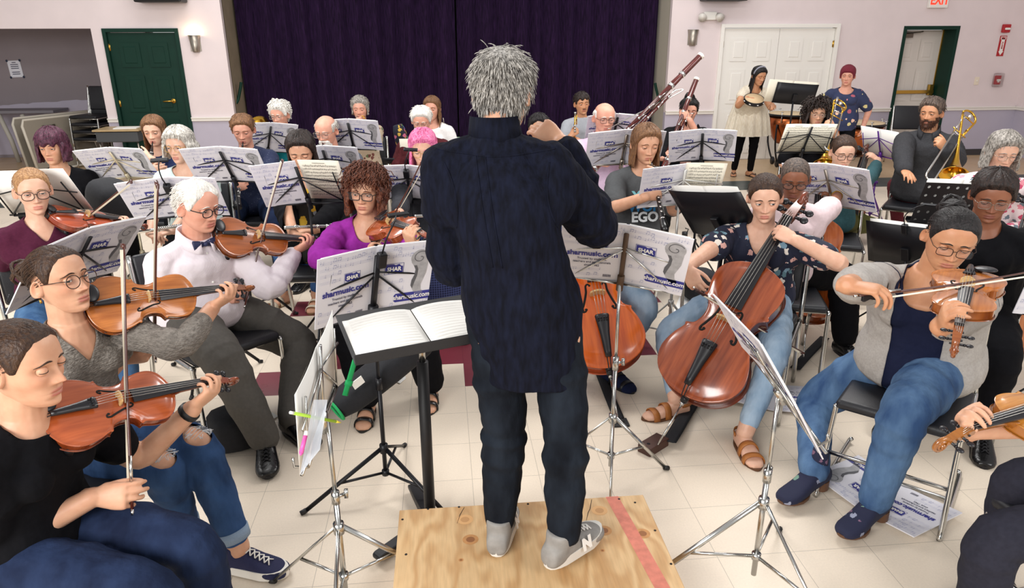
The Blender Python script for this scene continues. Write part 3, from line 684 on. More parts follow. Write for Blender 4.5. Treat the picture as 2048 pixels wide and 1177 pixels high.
def arm(k, g, Wp, elbow=None, d=None, n=None, hint=None, **hk):
    """wrist of side g (+1 right), elbow by pixel or hint, hand direction d and back-of-hand normal n"""
    k.W[g] = V(Wp)
    if elbow: k.E[g] = ik_px(k.S[g], Wp, k.ua, k.fa, *elbow)
    else: k.E[g] = ik(k.S[g], Wp, k.ua, k.fa, hint if hint is not None else k.S[g] + k.r * g * .25 - ZU * .4 - k.f * .1)
    fd = (k.W[g] - k.E[g]).normalized(); k.hd[g] = V(d).normalized() if d is not None else (fd - ZU * .15 - k.r * g * .3).normalized()
    k.hn[g] = V(n) if n is not None else ZU; k.hk[g] = hk
def leg(k, g, foot=None, knee=None, A=None, toe=None, az=.09):
    """ankle from a pixel at height az (or a point A), knee nearest a pixel"""
    if foot: k.A[g] = hitz(*foot, az)
    if A is not None: k.A[g] = V(A)
    if knee: k.K[g] = ik_px(k.hip[g], k.A[g], k.th, k.sh, *knee)
    else: k.K[g] = ik(k.hip[g], k.A[g], k.th, k.sh, k.hip[g] + k.f * .5 + ZU * .3)
    if toe is not None: k.toe[g] = V(toe).normalized()
def torso_rings(k, off=0, t0=-.22, t1=1.08, bel=1.0, n=22, loose=0):
    tab = [(-.22, .11, .085), (-.10, .158, .118), (.08, .168, .122), (.30, .150, .110), (.55, .152, .112), (.76, .160, .115), (.88, .135, .098), (.97, .092, .074), (1.03, .070, .062), (1.08, .060, .056)]
    up = (k.N - k.P).normalized(); rings = []
    for t in np.linspace(t0, t1, 18):
        a, b = cr(tab, np.array(max(t, -.09) if t0 < -.22 else t)); ft = k.fat if t < .9 else .5 + .5 * k.fat; lo = loose * math.exp(-((t - .15) / .35) ** 2)
        a = a * k.s * (1 + (ft - 1) * .8) * k.wid + off + lo; b = b * k.s * (1 + (ft - 1) * 1.1) + off + lo
        c = k.P.lerp(k.N, t) if t <= 1 else k.N + up * (t - 1) * .4 * k.s
        c = c - k.f * .03 * math.sin(math.pi * min(1, max(0, t))) + k.f * .02 * (bel - 1) * math.exp(-((t - .22) / .2) ** 2) * 10
        r = k.r.lerp(k.sr, min(1, max(0, t))).normalized(); fw = up.cross(r).normalized()
        fw = fw if fw.dot(k.f) > 0 else -fw
        rings.append([c + r * math.copysign(abs(math.cos(q)) ** .9, math.cos(q)) * a + fw * math.sin(q) * b * (1 + .25 * (bel - 1) * (math.sin(q) > 0)) for q in np.linspace(0, 2 * math.pi, n, endpoint=False)])
    return rings
def upper(bm, k, off=0, sleeve=2.0, bust=0, folds=0, bel=1.0, t0=-.22, loose=0, aloose=0, seed=1, cuff=None):
    """torso, shoulders and sleeves (sleeve 1 ends at the elbow, 2 at the wrist)"""
    add_loft(bm, torso_rings(k, off, t0=t0, bel=bel, loose=loose)); s = k.s; af = .6 + .4 * k.fat
    for g in (1, -1):
        limb(bm, [k.N.lerp(k.S[g], .15) - ZU * .005, k.N.lerp(k.S[g], .62) - ZU * .002, k.S[g] - ZU * .004], [.046 * s + off, .050 * s + off, .052 * s * (.7 + .3 * k.fat) + off], 14, kn=4)
        limb(bm, [k.S[g], k.S[g] * .45 + (k.P.lerp(k.N, .55) + k.r * g * .1) * .55], [.055 * s * af + off, .078 * s + off], 14, kn=3)
        if sleeve <= 0: continue
        a = aloose; R0 = [.054 * s * af + off + a * .5, .045 * s * af + off + a, .041 * s * af + off + a, .029 * s * (.8 + .2 * k.fat) + off + a * .6]
        S, E, Wp = k.S[g], k.E[g], k.W[g]
        if sleeve <= 1: limb(bm, [S, S.lerp(E, sleeve)], [R0[0], R0[0] + (R0[1] - R0[0]) * sleeve + a * .6], 16, folds, seed + g, 8)
        else:
            e = E.lerp(Wp, sleeve - 1); rr = R0[2] + (R0[3] - R0[2]) * (sleeve - 1)
            limb(bm, [S, S.lerp(E, .5), E, E.lerp(e, .5), e], [R0[0], (R0[0] + R0[1]) / 2, R0[2], (R0[2] + rr) / 2, rr], 16, folds, seed + g, 5)
        if bust: pass
    if bust:
        for g in (1, -1):
            c = k.P.lerp(k.N, .68) + k.r * g * .075 * s * k.wid + k.f * (.062 * s * k.fat + off * .5); add_ball(bm, c, (.062 * bust * s + off, .062 * bust * s + off, .062 * bust * s + off), n=14)
def lower(bm, k, off=0, to=.93, folds=0, loose=0, seed=5, waist=.16):
    rg = torso_rings(k, off, t0=-.22, t1=waist); add_loft(bm, rg); s = k.s; af = .55 + .45 * k.fat
    for g in (1, -1):
        e = k.K[g].lerp(k.A[g], min(1.0, to)); kk = .060 * s * (.7 + .3 * k.fat)
        limb(bm, [k.hip[g], k.hip[g].lerp(k.K[g], .5), k.K[g], k.K[g].lerp(e, .4), e], [.088 * s * af + off, .078 * s * af + off + loose * .5, kk + off + loose, .054 * s + off + loose, .040 * s + off + loose], 18, folds, seed + g, 6)
def foot_rings(A, toe, s=1.0, grow=0, heel=.0):
    t = V(toe); t.z = 0; t.normalize(); r = t.cross(ZU); out = []; base = V((A.x, A.y, A.z - .09))
    for y, w, z0, z1 in ((-.078, .016, .012, .040), (-.07, .028, .004, .066), (-.045, .033, 0, .085), (-.01, .035, 0, .088), (.03, .036, 0, .078), (.07, .040, 0, .058), (.11, .044, 0, .043), (.14, .043, 0, .034), (.165, .034, .002, .028), (.18, .018, .007, .022)):
        zc = (z0 + z1) / 2; h = (z1 - z0) / 2 + grow; w += grow
        hl = heel * max(0, min(1, (.09 - y) / .12))
        out.append([base + t * (y + (grow if y > 0 else -grow)) * s + r * math.copysign(abs(math.cos(q)) ** .8, math.cos(q)) * w * s + ZU * max(0.003, (zc + math.copysign(abs(math.sin(q)) ** .75, math.sin(q)) * h) * s + hl) for q in np.linspace(0, 2 * math.pi, 16, endpoint=False)])
    return out
def shoe(k, g, kind, m, root, m2=None, name=None):
    A, toe, s = k.A[g], k.toe[g], k.s * (1.0 if k.s > .96 else .98); t = V(toe); t.z = 0; t.normalize(); r = t.cross(ZU); base = V((A.x, A.y, A.z - .09))
    def slab(z0, z1, grow, a=-.085, b=.19):
        pr = []
        for z in (z0, z1):
            q = []
            for i in range(24):
                th = 2 * math.pi * i / 24; y = (a + b) / 2 + (b - a) / 2 * math.copysign(abs(math.cos(th)) ** .8, math.cos(th)); w = np.interp(y, [-.08, -.04, .03, .11, .16, .19], [.03, .034, .034, .044, .038, .022]) + grow
                q.append(base + t * y * s + r * w * math.copysign(abs(math.sin(th)) ** .7, math.sin(th)) * s + ZU * z)
            pr.append(q)
        return pr
    if kind in ('sandal', 'flipflop'):
        bm = BM(); add_loft(bm, slab(-.012, .012, .006)); o = link('sandal', bm, m2 or m, root, sharp=50)
        def strap(y, z, w, y2=None):
            bm = BM()
            ww = np.interp(y, [-.04, .03, .11, .16], [.04, .041, .049, .045]); y2 = y if y2 is None else y2
            add_tube(bm, [base + (t * (y + (y2 - y) * q) + r * ww * math.cos(math.pi * q)) * s + ZU * (.006 + z * math.sin(math.pi * q) ** .6) for q in np.linspace(0, 1, 13)], w, 6, flat=(.18, 1), axis=ZU); link('strap', bm, m, o)
        if kind == 'sandal': strap(.125, .044, .020); strap(.06, .068, .020); bm = BM(); add_tube(bm, [base + (t * (-.02 - .07 * math.sin(math.pi * q)) + r * .037 * math.cos(math.pi * q)) * s + ZU * (.03 + .035) for q in np.linspace(0, 1, 11)], .010, 6, flat=(.25, 1), axis=r); link('heel_strap', bm, m, o)
        else:
            for w in (1, -1): bm = BM(); add_tube(bm, smoothpath([base + (t * .14 + r * .006 * g) * s + ZU * .03, base + (t * .10 + r * w * .028) * s + ZU * .05, base + (t * .04 + r * w * .04) * s + ZU * .015], 4), .006, 6); link('strap', bm, m, o)
        return o
    hl = .03 if kind == 'boot' else 0
    bm = BM(); rg = foot_rings(A, toe, s, .007, hl); add_loft(bm, rg)
    top = {'dress': .11, 'sneaker': .115, 'boot': .17, 'sock': .15}[kind]
    add_tube(bm, [base + t * -.028 * s + ZU * .05, base + t * -.026 * s + ZU * .085, base + t * -.024 * s + ZU * (top + hl)], [.042 * s, (.044 if kind != 'boot' else .038) * s, (.043 if kind != 'boot' else .033) * s], 14)
    me = fuse(bm, .006, 4); o = linkme({'boot': 'boot', 'sock': 'sock'}.get(kind, 'shoe'), me, m, root)
    if kind != 'sock':
        bm = BM(); z1 = .030 if kind == 'sneaker' else .014
        add_loft(bm, slab(0.0, z1 + .004, .010 if kind == 'sneaker' else .009)) if not hl else (add_loft(bm, slab(0, .012, .008, .03)), add_loft(bm, [[p + ZU * (hl if i else 0) for p in q] for i, q in enumerate(slab(0, .012, .006, -.08, -.015))]))
        link('sole', bm, m2 or M_black, o, sharp=50)
        bm = BM()
        if kind in ('sneaker', 'dress'):
            for i in range(5):
                y = .035 + .018 * i; z = np.interp(y, [.03, .07, .11], [.090, .071, .055]) + .004
                for w in (1, -1): add_tube(bm, [base + (t * y + r * w * .016) * s + ZU * (z - .004), base + (t * (y + .009)) * s + ZU * (z + .002), base + (t * (y + .018) - r * w * .016) * s + ZU * (z - .012)], .0028, 5)
            link('laces', bm, M_white if kind == 'sneaker' and m2 is not None and m2.name.startswith('pale') else M_black, o)
    return o
def carve(me, fn):
    bm = bmesh.new(); bm.from_mesh(me); bmesh.ops.delete(bm, geom=[v for v in bm.verts if fn(v.co)], context='VERTS')
    B = [v for v in bm.verts if v.is_boundary]; nb = {v: [e.other_vert(v) for e in v.link_edges if e.is_boundary] for v in B}
    for _ in range(8):
        new = {v: v.co * .4 + sum((q.co for q in nb[v]), V()) * (.6 / len(nb[v])) for v in B if nb[v]}
        for v, c in new.items(): v.co = c
    bm.to_mesh(me); bm.free(); return me
def neck_cut(k, dep=.05, w=.075, vee=False, back=.0, rad=.062):
    up = (k.N - k.P).normalized(); f = up.cross(k.sr); f = f if f.dot(k.f) > 0 else -f; r = k.sr; O = k.N + up * .015 * k.s; s = k.s
    def fn(c):
        q = c - O; x, y, z = abs(q.dot(r)) / s, q.dot(f) / s, q.dot(up) / s
        if x * x + y * y < rad * rad and z > -.05: return True
        if x < w and y > 0: return z > (-dep * (1 - x / w) if vee else -dep * math.sqrt(max(0, 1 - (x / w) ** 2)))
        return False
    return fn
def glasses(k, root, m, kind='oval', w=.026, h=.019, r=.0016, drop=-.003):
    bm = BM(); M = k.M; T = lambda x, y, z: M @ V((x, y, z)); ys = .101; pw = dict(oval=.8, round=1.0, rect=.55)[kind]; lens = BM()
    for s in (-1, 1):
        q = [T(s * .0335 + w * math.copysign(abs(math.cos(a)) ** pw, math.cos(a)), ys - .10 * (s * .0335 + w * math.cos(a)) ** 2 * 20 * .3, drop + h * math.copysign(abs(math.sin(a)) ** pw, math.sin(a))) for a in np.linspace(0, 2 * math.pi, 21)]
        add_tube(bm, q, r, 6, cap=False); lens.faces.new([lens.verts.new(p) for p in q[:-1]])
        add_tube(bm, [T(s * (.0335 + w), ys - .006, drop + h * .4), T(s * .072, ys - .02, drop + h * .5), T(s * .078, .0, .004), T(s * .076, -.022, -.004)], r * .95, 6)
    add_tube(bm, [T(-.0335 + w, ys, drop + h * .25), T(0, ys + .003, drop + h * .45), T(.0335 - w, ys, drop + h * .25)], r, 6)
    o = link('glasses', bm, m, root); link('lens', lens, mat('spectacle_lens', '#dfe6ea', .08, alpha=.045, spec=.5), o); return o
def finish(k, root, kids):
    root.location = (k.P.x, k.P.y, 0); mi = Matrix.Translation((-k.P.x, -k.P.y, 0))
    for c in root.children: c.matrix_parent_inverse = mi
def fabric(name, col, **kw):
    d = dict(rough=.85, var=.10, vscale=70, bump=.35, bscale=14, spec=.12); d.update(kw); return mat(name, col, **d)
def build(k, label, skin='fair', hair=('brown', {}), res=1, hands=True, bust=0, shirt=None, pants=None, shoes=None, glass=None, eye='#3b2a20', face=None, eyeopen=.62, brow=None, bel=1.0, extra=None, bare=0, group=None, lids=None):
    """shirt: dict(m, off, sleeve, neck=(dep, w, vee), loose...) or a list of such layers; pants likewise; shoes (kind, m, m2)"""
    D = {0: 0, 1: 1, 2: 2}[res]; fc = face or {}
    root = empty('person', label, 'person', group); vox = (.0075, .0055, .0042)[res]
    bm = BM(); upper(bm, k, 0, 2.0, bust * .9, bel=bel); lower(bm, k, 0, 1.0)
    limb(bm, [k.N - ZU * .03, k.N.lerp(k.M @ V((0, -.022, -.07)), .5), k.M @ V((0, -.016, -.05))], [.062 * k.s * (.6 + .4 * k.fat), .054 * k.s * (.6 + .4 * k.fat), .053 * k.s * (.6 + .4 * k.fat)], 16)
    for g in (1, -1):
        if hands: hand(bm, k.W[g], k.hd[g], k.hn[g], g, s=k.s * .98, **k.hk[g])
        if shoes and shoes[0] in ('sandal', 'flipflop'): add_loft(bm, foot_rings(k.A[g], k.toe[g], k.s))
    me = fuse(bm, vox, 3 if res else 2); bm = bmesh.new(); bm.from_mesh(me); lay = bm.verts.layers.float_color.new('tint')
    for v in bm.verts: v[lay] = (0, 0, 0, 1)
    head_into(bm, lay, k.M, D, {a: b for a, b in fc.items() if a not in ('gx', 'gz')}, eyeopen); bm.to_mesh(me); bm.free(); me.materials.clear()
    linkme('body', me, skin_mat(skin), root)
    wd = fc.get('wid', 1)
    for s in (-1, 1):
        bm = BM(); rings = []; q = [0, 8, 15, 23, 31, 42, 60, 90, 130, 165]; c = V((EYE[0] * s * wd, EYE[1], EYE[2])); look = (V((fc.get('gx', 0) * .012, .012, fc.get('gz', -.15) * .012))).normalized(); e1 = look.orthogonal().normalized(); e2 = look.cross(e1)
        for i, a in enumerate(q[1:]): rings.append([k.M @ (c + (look * math.cos(R(a)) + (e1 * math.cos(t) + e2 * math.sin(t)) * math.sin(R(a))) * .0125) for t in np.linspace(0, 2 * math.pi, 16, endpoint=False)])
        vs = add_loft(bm, rings, True, True); bm.faces.ensure_lookup_table()
        for f in bm.faces:
            ang = math.degrees(math.acos(max(-1, min(1, ((k.M.inverted() @ f.calc_center_median()) - c).normalized().dot(look))))); f.material_index = 2 if ang < 14 else 1 if ang < 30 else 0
        link('eye', bm, [mat('eye_white', '#e9e2da', .25), mat('iris_' + eye[1:], eye, .2), mat('pupil', '#0a0808', .15)], root)
    # brows and lashes
    hk, st = hair; AN = np.linspace(0, 1.35, 60); fk = {a: b for a, b in fc.items() if a in ('jaw', 'wid', 'nose')}
    for s in (-1, 1):
        bm = BM(); bp = []
        for i in range(9):
            x = .012 + .040 * i / 8; zz = .0195 + .0055 * math.sin(math.pi * min(1, i / 8 * 1.15 + .1)) - .005 * (i / 8) ** 3; q = head_xyz(np.full(60, zz), AN, **fk)
            bp.append(k.M @ V((s * x, float(np.interp(x, q[:, 0], q[:, 1])) + .0006, zz)))
        add_tube(bm, bp, [.0014, .0026, .0031, .0031, .0028, .0024, .002, .0015, .0006], 6, flat=(1, .75)); link('eyebrow', bm, hair_mat(brow or hk), root)
        if res:
            bm = BM(); az = np.linspace(R(-78), R(78), 11); e0 = R(-3) + (R(26) * eyeopen - R(2) * (1 - eyeopen) * 6) * np.cos(az * .95) ** .7
            add_tube(bm, [k.M @ V((EYE[0] * s * wd + .0142 * math.sin(a) * math.cos(e), EYE[1] + .0142 * math.cos(a) * math.cos(e), EYE[2] + .0142 * math.sin(e))) for a, e in zip(az, e0)], .0010, 5); link('eyelash', bm, hair_mat('black'), root)
    if st is not None: hair_build(k.M, {a: b for a, b in fc.items() if a in ('jaw', 'wid')}, st, hk, root, D)
    cv = (.012, .0085, .0065)[res]
    for L in ([shirt] if isinstance(shirt, dict) else shirt or []):
        bm = BM(); upper(bm, k, L.get('off', .012), L.get('sleeve', 2), bust, L.get('folds', .10), bel, L.get('t0', -.16), L.get('loose', .008), L.get('aloose', .008), seed=len(label))
        me = fuse(bm, cv, 3, [(L.get('disp', .010), .07)]); me.materials.clear()
        if L.get('neck'): carve(me, neck_cut(k, *L['neck']))
        if L.get('cut'): carve(me, L['cut'])
        o = linkme(L.get('name', 'shirt'), me, L['m'], root)
        if L.get('open') or L.get('neck'): sd = o.modifiers.new('thick', 'SOLIDIFY'); sd.thickness = .003; sd.offset = -1
    if pants:
        L = pants; bm = BM()
        if L.get('skirt'):
            lower(bm, k, L.get('off', .012), .5)
            if k.stand:
                zt, zb, rr = L['skirt']; add_loft(bm, [[V((k.P.x, k.P.y, z)) + (k.r * math.cos(q) * 1.1 + k.f * math.sin(q)) * (r * (1 + .04 * math.sin(q * 9) * j / 6)) for q in np.linspace(0, 2 * math.pi, 40, endpoint=False)] for j, (z, r) in enumerate(zip(np.linspace(zt, zb, 7), np.linspace(.15, rr, 7)))])
            else:
                a, b = k.K[1], k.K[-1]; add_loft(bm, [[(k.hip[1] + k.hip[-1]) / 2 * (1 - t) + (a + b) / 2 * t + k.r * math.cos(q) * (.18 + .05 * t) + ZU * math.sin(q) * .095 for q in np.linspace(0, 2 * math.pi, 24, endpoint=False)] for t in np.linspace(0, 1.05, 7)])
                m_ = (a + b) / 2; add_loft(bm, [[V((m_.x, m_.y, z)) + k.r * math.cos(q) * .24 * w * (1 + .05 * math.sin(7 * q)) + k.f * math.sin(q) * .13 * w for q in np.linspace(0, 2 * math.pi, 36, endpoint=False)] for z, w in ((k.K[1].z + .05, .8), (.40, 1.0), (L['skirt'], 1.08))])
            me = fuse(bm, cv, 3, [(.008, .08)]); nm = 'skirt'
        else:
            lower(bm, k, L.get('off', .008), L.get('to', .93), L.get('folds', .07), L.get('loose', .004), waist=L.get('waist', .16)); me = fuse(bm, cv, 3, [(L.get('disp', .007), .06)]); nm = L.get('name', 'trousers')
        me.materials.clear(); 
        if L.get('cut'): carve(me, L['cut'])
        o = linkme(nm, me, L['m'], root)
        if L.get('cut'): sd = o.modifiers.new('thick', 'SOLIDIFY'); sd.thickness = .003; sd.offset = -1
    if shoes:
        for g in (1, -1): shoe(k, g, shoes[0], shoes[1], root, shoes[2] if len(shoes) > 2 else None)
    if glass: glasses(k, root, **glass)
    k.root = root
    if extra: extra(k, root)
    finish(k, root, None)
    return root
def collar(k, root, m, h=.035, rad=.068, open_=25):
    """folded shirt collar round the neck"""
    up = (k.N - k.P).normalized().lerp(ZU, .5); f = up.cross(k.sr); f = (f if f.dot(k.f) > 0 else -f).normalized(); r = k.sr; bm = BM(); rings = []
    c0 = k.N + up * .028 * k.s + f * .012
    for q in np.linspace(R(90 + open_ / 2), R(450 - open_ / 2), 30):
        d = r * math.cos(q) + f * math.sin(q) * 1.05; fr = max(0, math.sin(q)); rr = rad * k.s
        rings.append([c0 + d * rr - up * .02 - ZU * .02 * fr, c0 + d * (rr + .000) + up * h * (1 - .6 * fr) - ZU * .02 * fr, c0 + d * (rr + .006) + up * (h + .004) * (1 - .6 * fr) - ZU * .02 * fr, c0 + d * (rr + .018 + .012 * fr) - up * (.008 + .028 * fr) - ZU * .02 * fr])
    add_loft(bm, rings, False, False); o = link('collar', bm, m, root); sd = o.modifiers.new('t', 'SOLIDIFY'); sd.thickness = .003
    return o
# ================================================================== instruments
def wood(name, a, b, rough=.25, coat=.6, scale=(1.2, 14, 14), vs=9):
    return mat(name, a, rough, col2=b, vscale=vs, stretch=scale, coat=coat, detail=4)
M_ebony = mat('ebony', '#17151a', .35); M_string = mat('string_steel', '#b9b6b0', .3, 1); M_maple = mat('pale_maple', '#c9a570', .5, var=.15, vscale=40)
M_hair = mat('bow_hair', '#efe6d0', .6); M_stickred = mat('bow_stick', '#4a1d12', .3, coat=.4); M_silver = mat('silver', '#d6d4d0', .18, 1); M_gold = mat('lacquered_brass', '#d8a53e', .2, 1)
M_rose = mat('grenadilla', '#141214', .3, coat=.3); M_bassoon = wood('bassoon_maple', '#3c0f0c', '#64201a', .2, .8); M_ivory = mat('ivory_plastic', '#eee7da', .3)
VO = [(0, 0), (.0015, .022), (.010, .052), (.030, .082), (.055, .098), (.078, .1035), (.100, .1015), (.125, .0935), (.143, .084), (.1505, .0815), (.1555, .083), (.158, .0805), (.159, .0745), (.164, .066), (.174, .0595), (.190, .0555), (.206, .0555), (.220, .0595), (.230, .0660), (.2345, .0735), (.2365, .0785), (.240, .0795), (.245, .0765), (.255, .077), (.275, .082), (.294, .0835), (.312, .0805), (.330, .069), (.344, .048), (.352, .026), (.355, .012), (.356, 0)]
def outline():
    P = [V((x, y, 0)) for x, y in VO]; q = smoothpath(P, 3); q = [(p.x, max(0, p.y)) for p in q]
    return q + [(x, -y) for x, y in q[-2:0:-1]]
def half_w(x):
    t = np.array([(a, b) for a, b in VO]); return float(np.interp(x, t[:, 0], t[:, 1]))
OUT = outline()
def arch(x, y, h=.0155):
    w = half_w(x); a = max(0, 1 - (y / max(w, 1e-4)) ** 2) ** 1.0; e = max(0, 1 - ((x - .178) / .178) ** 2) ** .55
    return h * a * e
_VC = {}
def viol(kind, M, label, cat, cols, rib=.030, chin=True, endpin=0, group=None, name=None):
    """violin family: x runs from the bottom of the body to the scroll, z out of the top plate"""
    key = (kind, cols); root = empty(name or kind, label, cat, group, M=M)
    if key in _VC:
        for ch in _VC[key].children: copy_tree(ch, root)
        return root
    _VC[key] = root; wt = wood('varnish_' + kind + cols[0][1:], cols[0], cols[1], .22, .7, (2, 26, 12), 3); ws = wood('ribs_' + kind + cols[2][1:], cols[2], cols[1], .22, .7, (20, 4, 6), 2)
    def plate(zs, flip, inset=0, m=wt, nm='top_plate'):
        bm = BM(); rings = []
        for s_, dz in ((1.0, -.0035), (1.012, -.0015), (1.0, 0), (.985, -.0006), (.955, -.0008), (.90, None), (.8, None), (.66, None), (.5, None), (.33, None), (.16, None)):
            ring = []
            for x, y in OUT:
                X, Y = .186 + (x - .186) * s_, y * s_
                z = dz if dz is not None else arch(X, Y) * (1 if s_ < .88 else .8) - .0008
                ring.append(V((X, Y, zs + z * flip)))
            rings.append(ring)
        vs = add_loft(bm, rings, True, False); c = bm.verts.new((.186, 0, zs + arch(.186, 0) * flip)); r = vs[-1]
        for i in range(len(r)): bm.faces.new((r[i], r[(i + 1) % len(r)], c))
        bmesh.ops.recalc_face_normals(bm, faces=bm.faces)
        if flip < 0: bm.faces.ensure_lookup_table()
        return link(nm, bm, m, root, sharp=60)
    plate(0, 1); plate(-rib - .004, -1, nm='back_plate', m=ws)
    bm = BM(); add_loft(bm, [[V((.186 + (x - .186) * .975, y * .965, z)) for x, y in OUT] for z in (-.003, -rib - .002)], True, False); link('ribs', bm, ws, root, sharp=50)
    for s in (-1, 1):       # sound holes: curved inlays just on the arch
        P = smoothpath([V((.222, s * .0165, 0)), V((.2265, s * .021, 0)), V((.2215, s * .0265, 0)), V((.206, s * .0275, 0)), V((.190, s * .032, 0)), V((.172, s * .0385, 0)), V((.160, s * .043, 0)), V((.1515, s * .0425, 0)), V((.1515, s * .0365, 0)), V((.156, s * .0345, 0))], 5); n = len(P); bm = BM()
        pts = [V((p.x, p.y, arch(p.x, p.y) - .0003)) for p in P]; add_tube(bm, pts, [.0021 + .0013 * math.sin(math.pi * i / n) for i in range(n)], 6, flat=(.35, 1), axis=ZU)
        for e in (0, -1): add_ball(bm, pts[e], (.0038 if e else .0032, .0038 if e else .0032, .001), n=10)
        link('sound_hole', bm, mat('sound_hole_dark', '#0d0805', .9), root)
    # neck, pegbox and scroll
    bm = BM(); nk = [(.345, .016, -.028, .002), (.362, .0145, -.014, .004), (.375, .0125, -.010, .006), (.43, .012, -.0075, .0085), (.484, .0118, -.006, .0115)]
    rings = [[V((x, y * w, z)) for y, z in ((-1, b), (-1, (a + b) / 2), (-.6, a), (0, a - .003), (.6, a), (1, (a + b) / 2), (1, b))] for x, w, a, b in nk]; add_loft(bm, rings)
    rings = [[V((x, -w, b)), V((x, -w, a)), V((x, w, a)), V((x, w, b))] for x, w, a, b in ((.484, .0118, -.008, .010), (.50, .0120, -.014, .004), (.53, .0105, -.024, -.008), (.556, .0085, -.031, -.020))]; add_loft(bm, rings)
    sp = []; 
    for i in range(34):
        a = R(-10 + i * 27); r = .0205 * (1 - i / 42) ** 1.25; sp.append((V((.566 + r * math.sin(a) * 1 - .002, 0, -.034 + r * math.cos(a))), .0058 + .0062 * (i / 33) ** 1.4, .0062 - .0035 * i / 33))
    sp = [(V((.548, 0, -.019)), .0085, .006)] + sp
    fr = frames([q[0] for q in sp]); rings = []
    for (p, w, th), (_, _, _, t) in zip(sp, fr):
        nrm = V((-t.z, 0, t.x)); rings.append([p + V((0, w * math.cos(q), 0)) + nrm * th * math.sin(q) for q in np.linspace(0, 2 * math.pi, 10, endpoint=False)])
    add_loft(bm, rings); link('neck_and_scroll', bm, ws, root, sharp=50)
    bm = BM(); fb = [(.228, .0205, .026), (.33, .0168, .0205), (.43, .0138, .0158), (.487, .0118, .0135)]
    rings = [[V((x, -w, z - .006)), V((x, -w, z - .002)), V((x, -w * .5, z + .0008)), V((x, 0, z + .0018)), V((x, w * .5, z + .0008)), V((x, w, z - .002)), V((x, w, z - .006))] for x, w, z in fb]; add_loft(bm, rings); link('fingerboard', bm, M_ebony, root, sharp=40)
    bm = BM(); add_box(bm, (.488, 0, .0125), (.005, .0235, .009)); link('nut', bm, M_ebony, root, smooth=False)
    bm = BM(); zb = arch(.190, 0) - .001; xb = .192
    add_prism(bm, [(-.020, 0), (-.012, 0), (-.009, .006), (-.004, .0085), (.004, .0085), (.009, .006), (.012, 0), (.020, 0), (.0205, .012), (.0185, .024), (.010, .031), (0, .0335), (-.010, .031), (-.0185, .024), (-.0205, .012)], .0045, frame((xb, 0, zb), x=(0, 1, 0), z=(1, 0, 0))); link('bridge', bm, M_maple, root, smooth=False)
    bm = BM(); rings = []
    for x, w, z in ((.020, .008, .021), (.035, .0095, .022), (.08, .0125, .0275), (.115, .017, .0315), (.126, .0185, .0330), (.130, .017, .0325)): rings.append([V((x, w * math.cos(q), z + (.007 if q < math.pi else .003) * math.sin(q))) for q in np.linspace(0, 2 * math.pi, 12, endpoint=False)])
    add_loft(bm, rings); add_tube(bm, [(.022, -.004, .02), (-.004, -.003, .004), (-.004, .003, .004), (.022, .004, .02)], .0014, 6); tp = link('tailpiece', bm, M_ebony, root)
    for i in range(4): bm = BM(); y = -.0105 + .007 * i; add_tube(bm, [(.117, y, .036), (.117, y, .046)], .0016, 6); add_tube(bm, [(.110, y, .0365), (.121, y, .0375)], .0025, 6); link('fine_tuner', bm, M_black, tp)
    for i in range(4):
        y = -.0105 + .007 * i; yn = -.0082 + .0055 * i; bm = BM(); add_tube(bm, [(.121, y, .0375), (xb, y * 1.18, zb + .0335 - abs(i - 1.5) * .0016), (.488, yn, .0175), (.505 + .012 * i, yn * .6, .000 - .007 * i)], .00055, 5); link('string', bm, M_string, root)
    for i in range(4):
        s = 1 if i % 2 else -1; x = .502 + .0135 * i; z = -.006 - .0062 * i; bm = BM(); add_tube(bm, [(x, -s * .015, z), (x, s * .020, z)], [.003, .0038], 8); add_tube(bm, [(x, s * .020, z), (x, s * .024, z)], [.0048, .004], 8)
        add_ball(bm, (x, s * .033, z), (.0095, .010, .0042), n=10); link('peg', bm, M_ebony, root)
    if chin:
        bm = BM(); add_ball(bm, (.022, .042, .016), (.025, .034, .007), n=16); add_box(bm, (.004, .02, -.01), (.008, .03, .045)); link('chin_rest', bm, M_ebony, root)
        bm = BM(); add_tube(bm, smoothpath([V((.05, -.095, -rib - .012)), V((.062, -.04, -rib - .034)), V((.06, .03, -rib - .034)), V((.045, .09, -rib - .014))], 4), .009, 8, flat=(1, 1.6)); link('shoulder_rest', bm, M_black, root)
    else:
        bm = BM(); add_tube(bm, [(.03, 0, -rib * .5), (-.012, 0, -rib * .5)], [.011, .008], 12); add_ball(bm, (-.004, 0, -rib * .5), .009, n=10); link('end_button', bm, M_ebony, root)
        bm = BM(); add_tube(bm, [(-.01, 0, -rib * .5), (-endpin, 0, -rib * .5)], [.0022, .0020], 8); add_tube(bm, [(-.012, 0, -rib * .5), (-.02, 0, -rib * .5)], .005, 10); link('endpin', bm, M_chrome, root)
    return root
def on_viol(M, x, y=0, z=0): return M @ V((x, y, z))
def viol_place(scroll, base, normal, S=1.0):
    """matrix: bottom of body at base, scroll towards scroll, top plate facing normal"""
    x = V(scroll) - V(base); return frame(base, x=x, z=V(normal) - x.normalized() * V(normal).dot(x.normalized())) @ Matrix.Scale(S, 4)
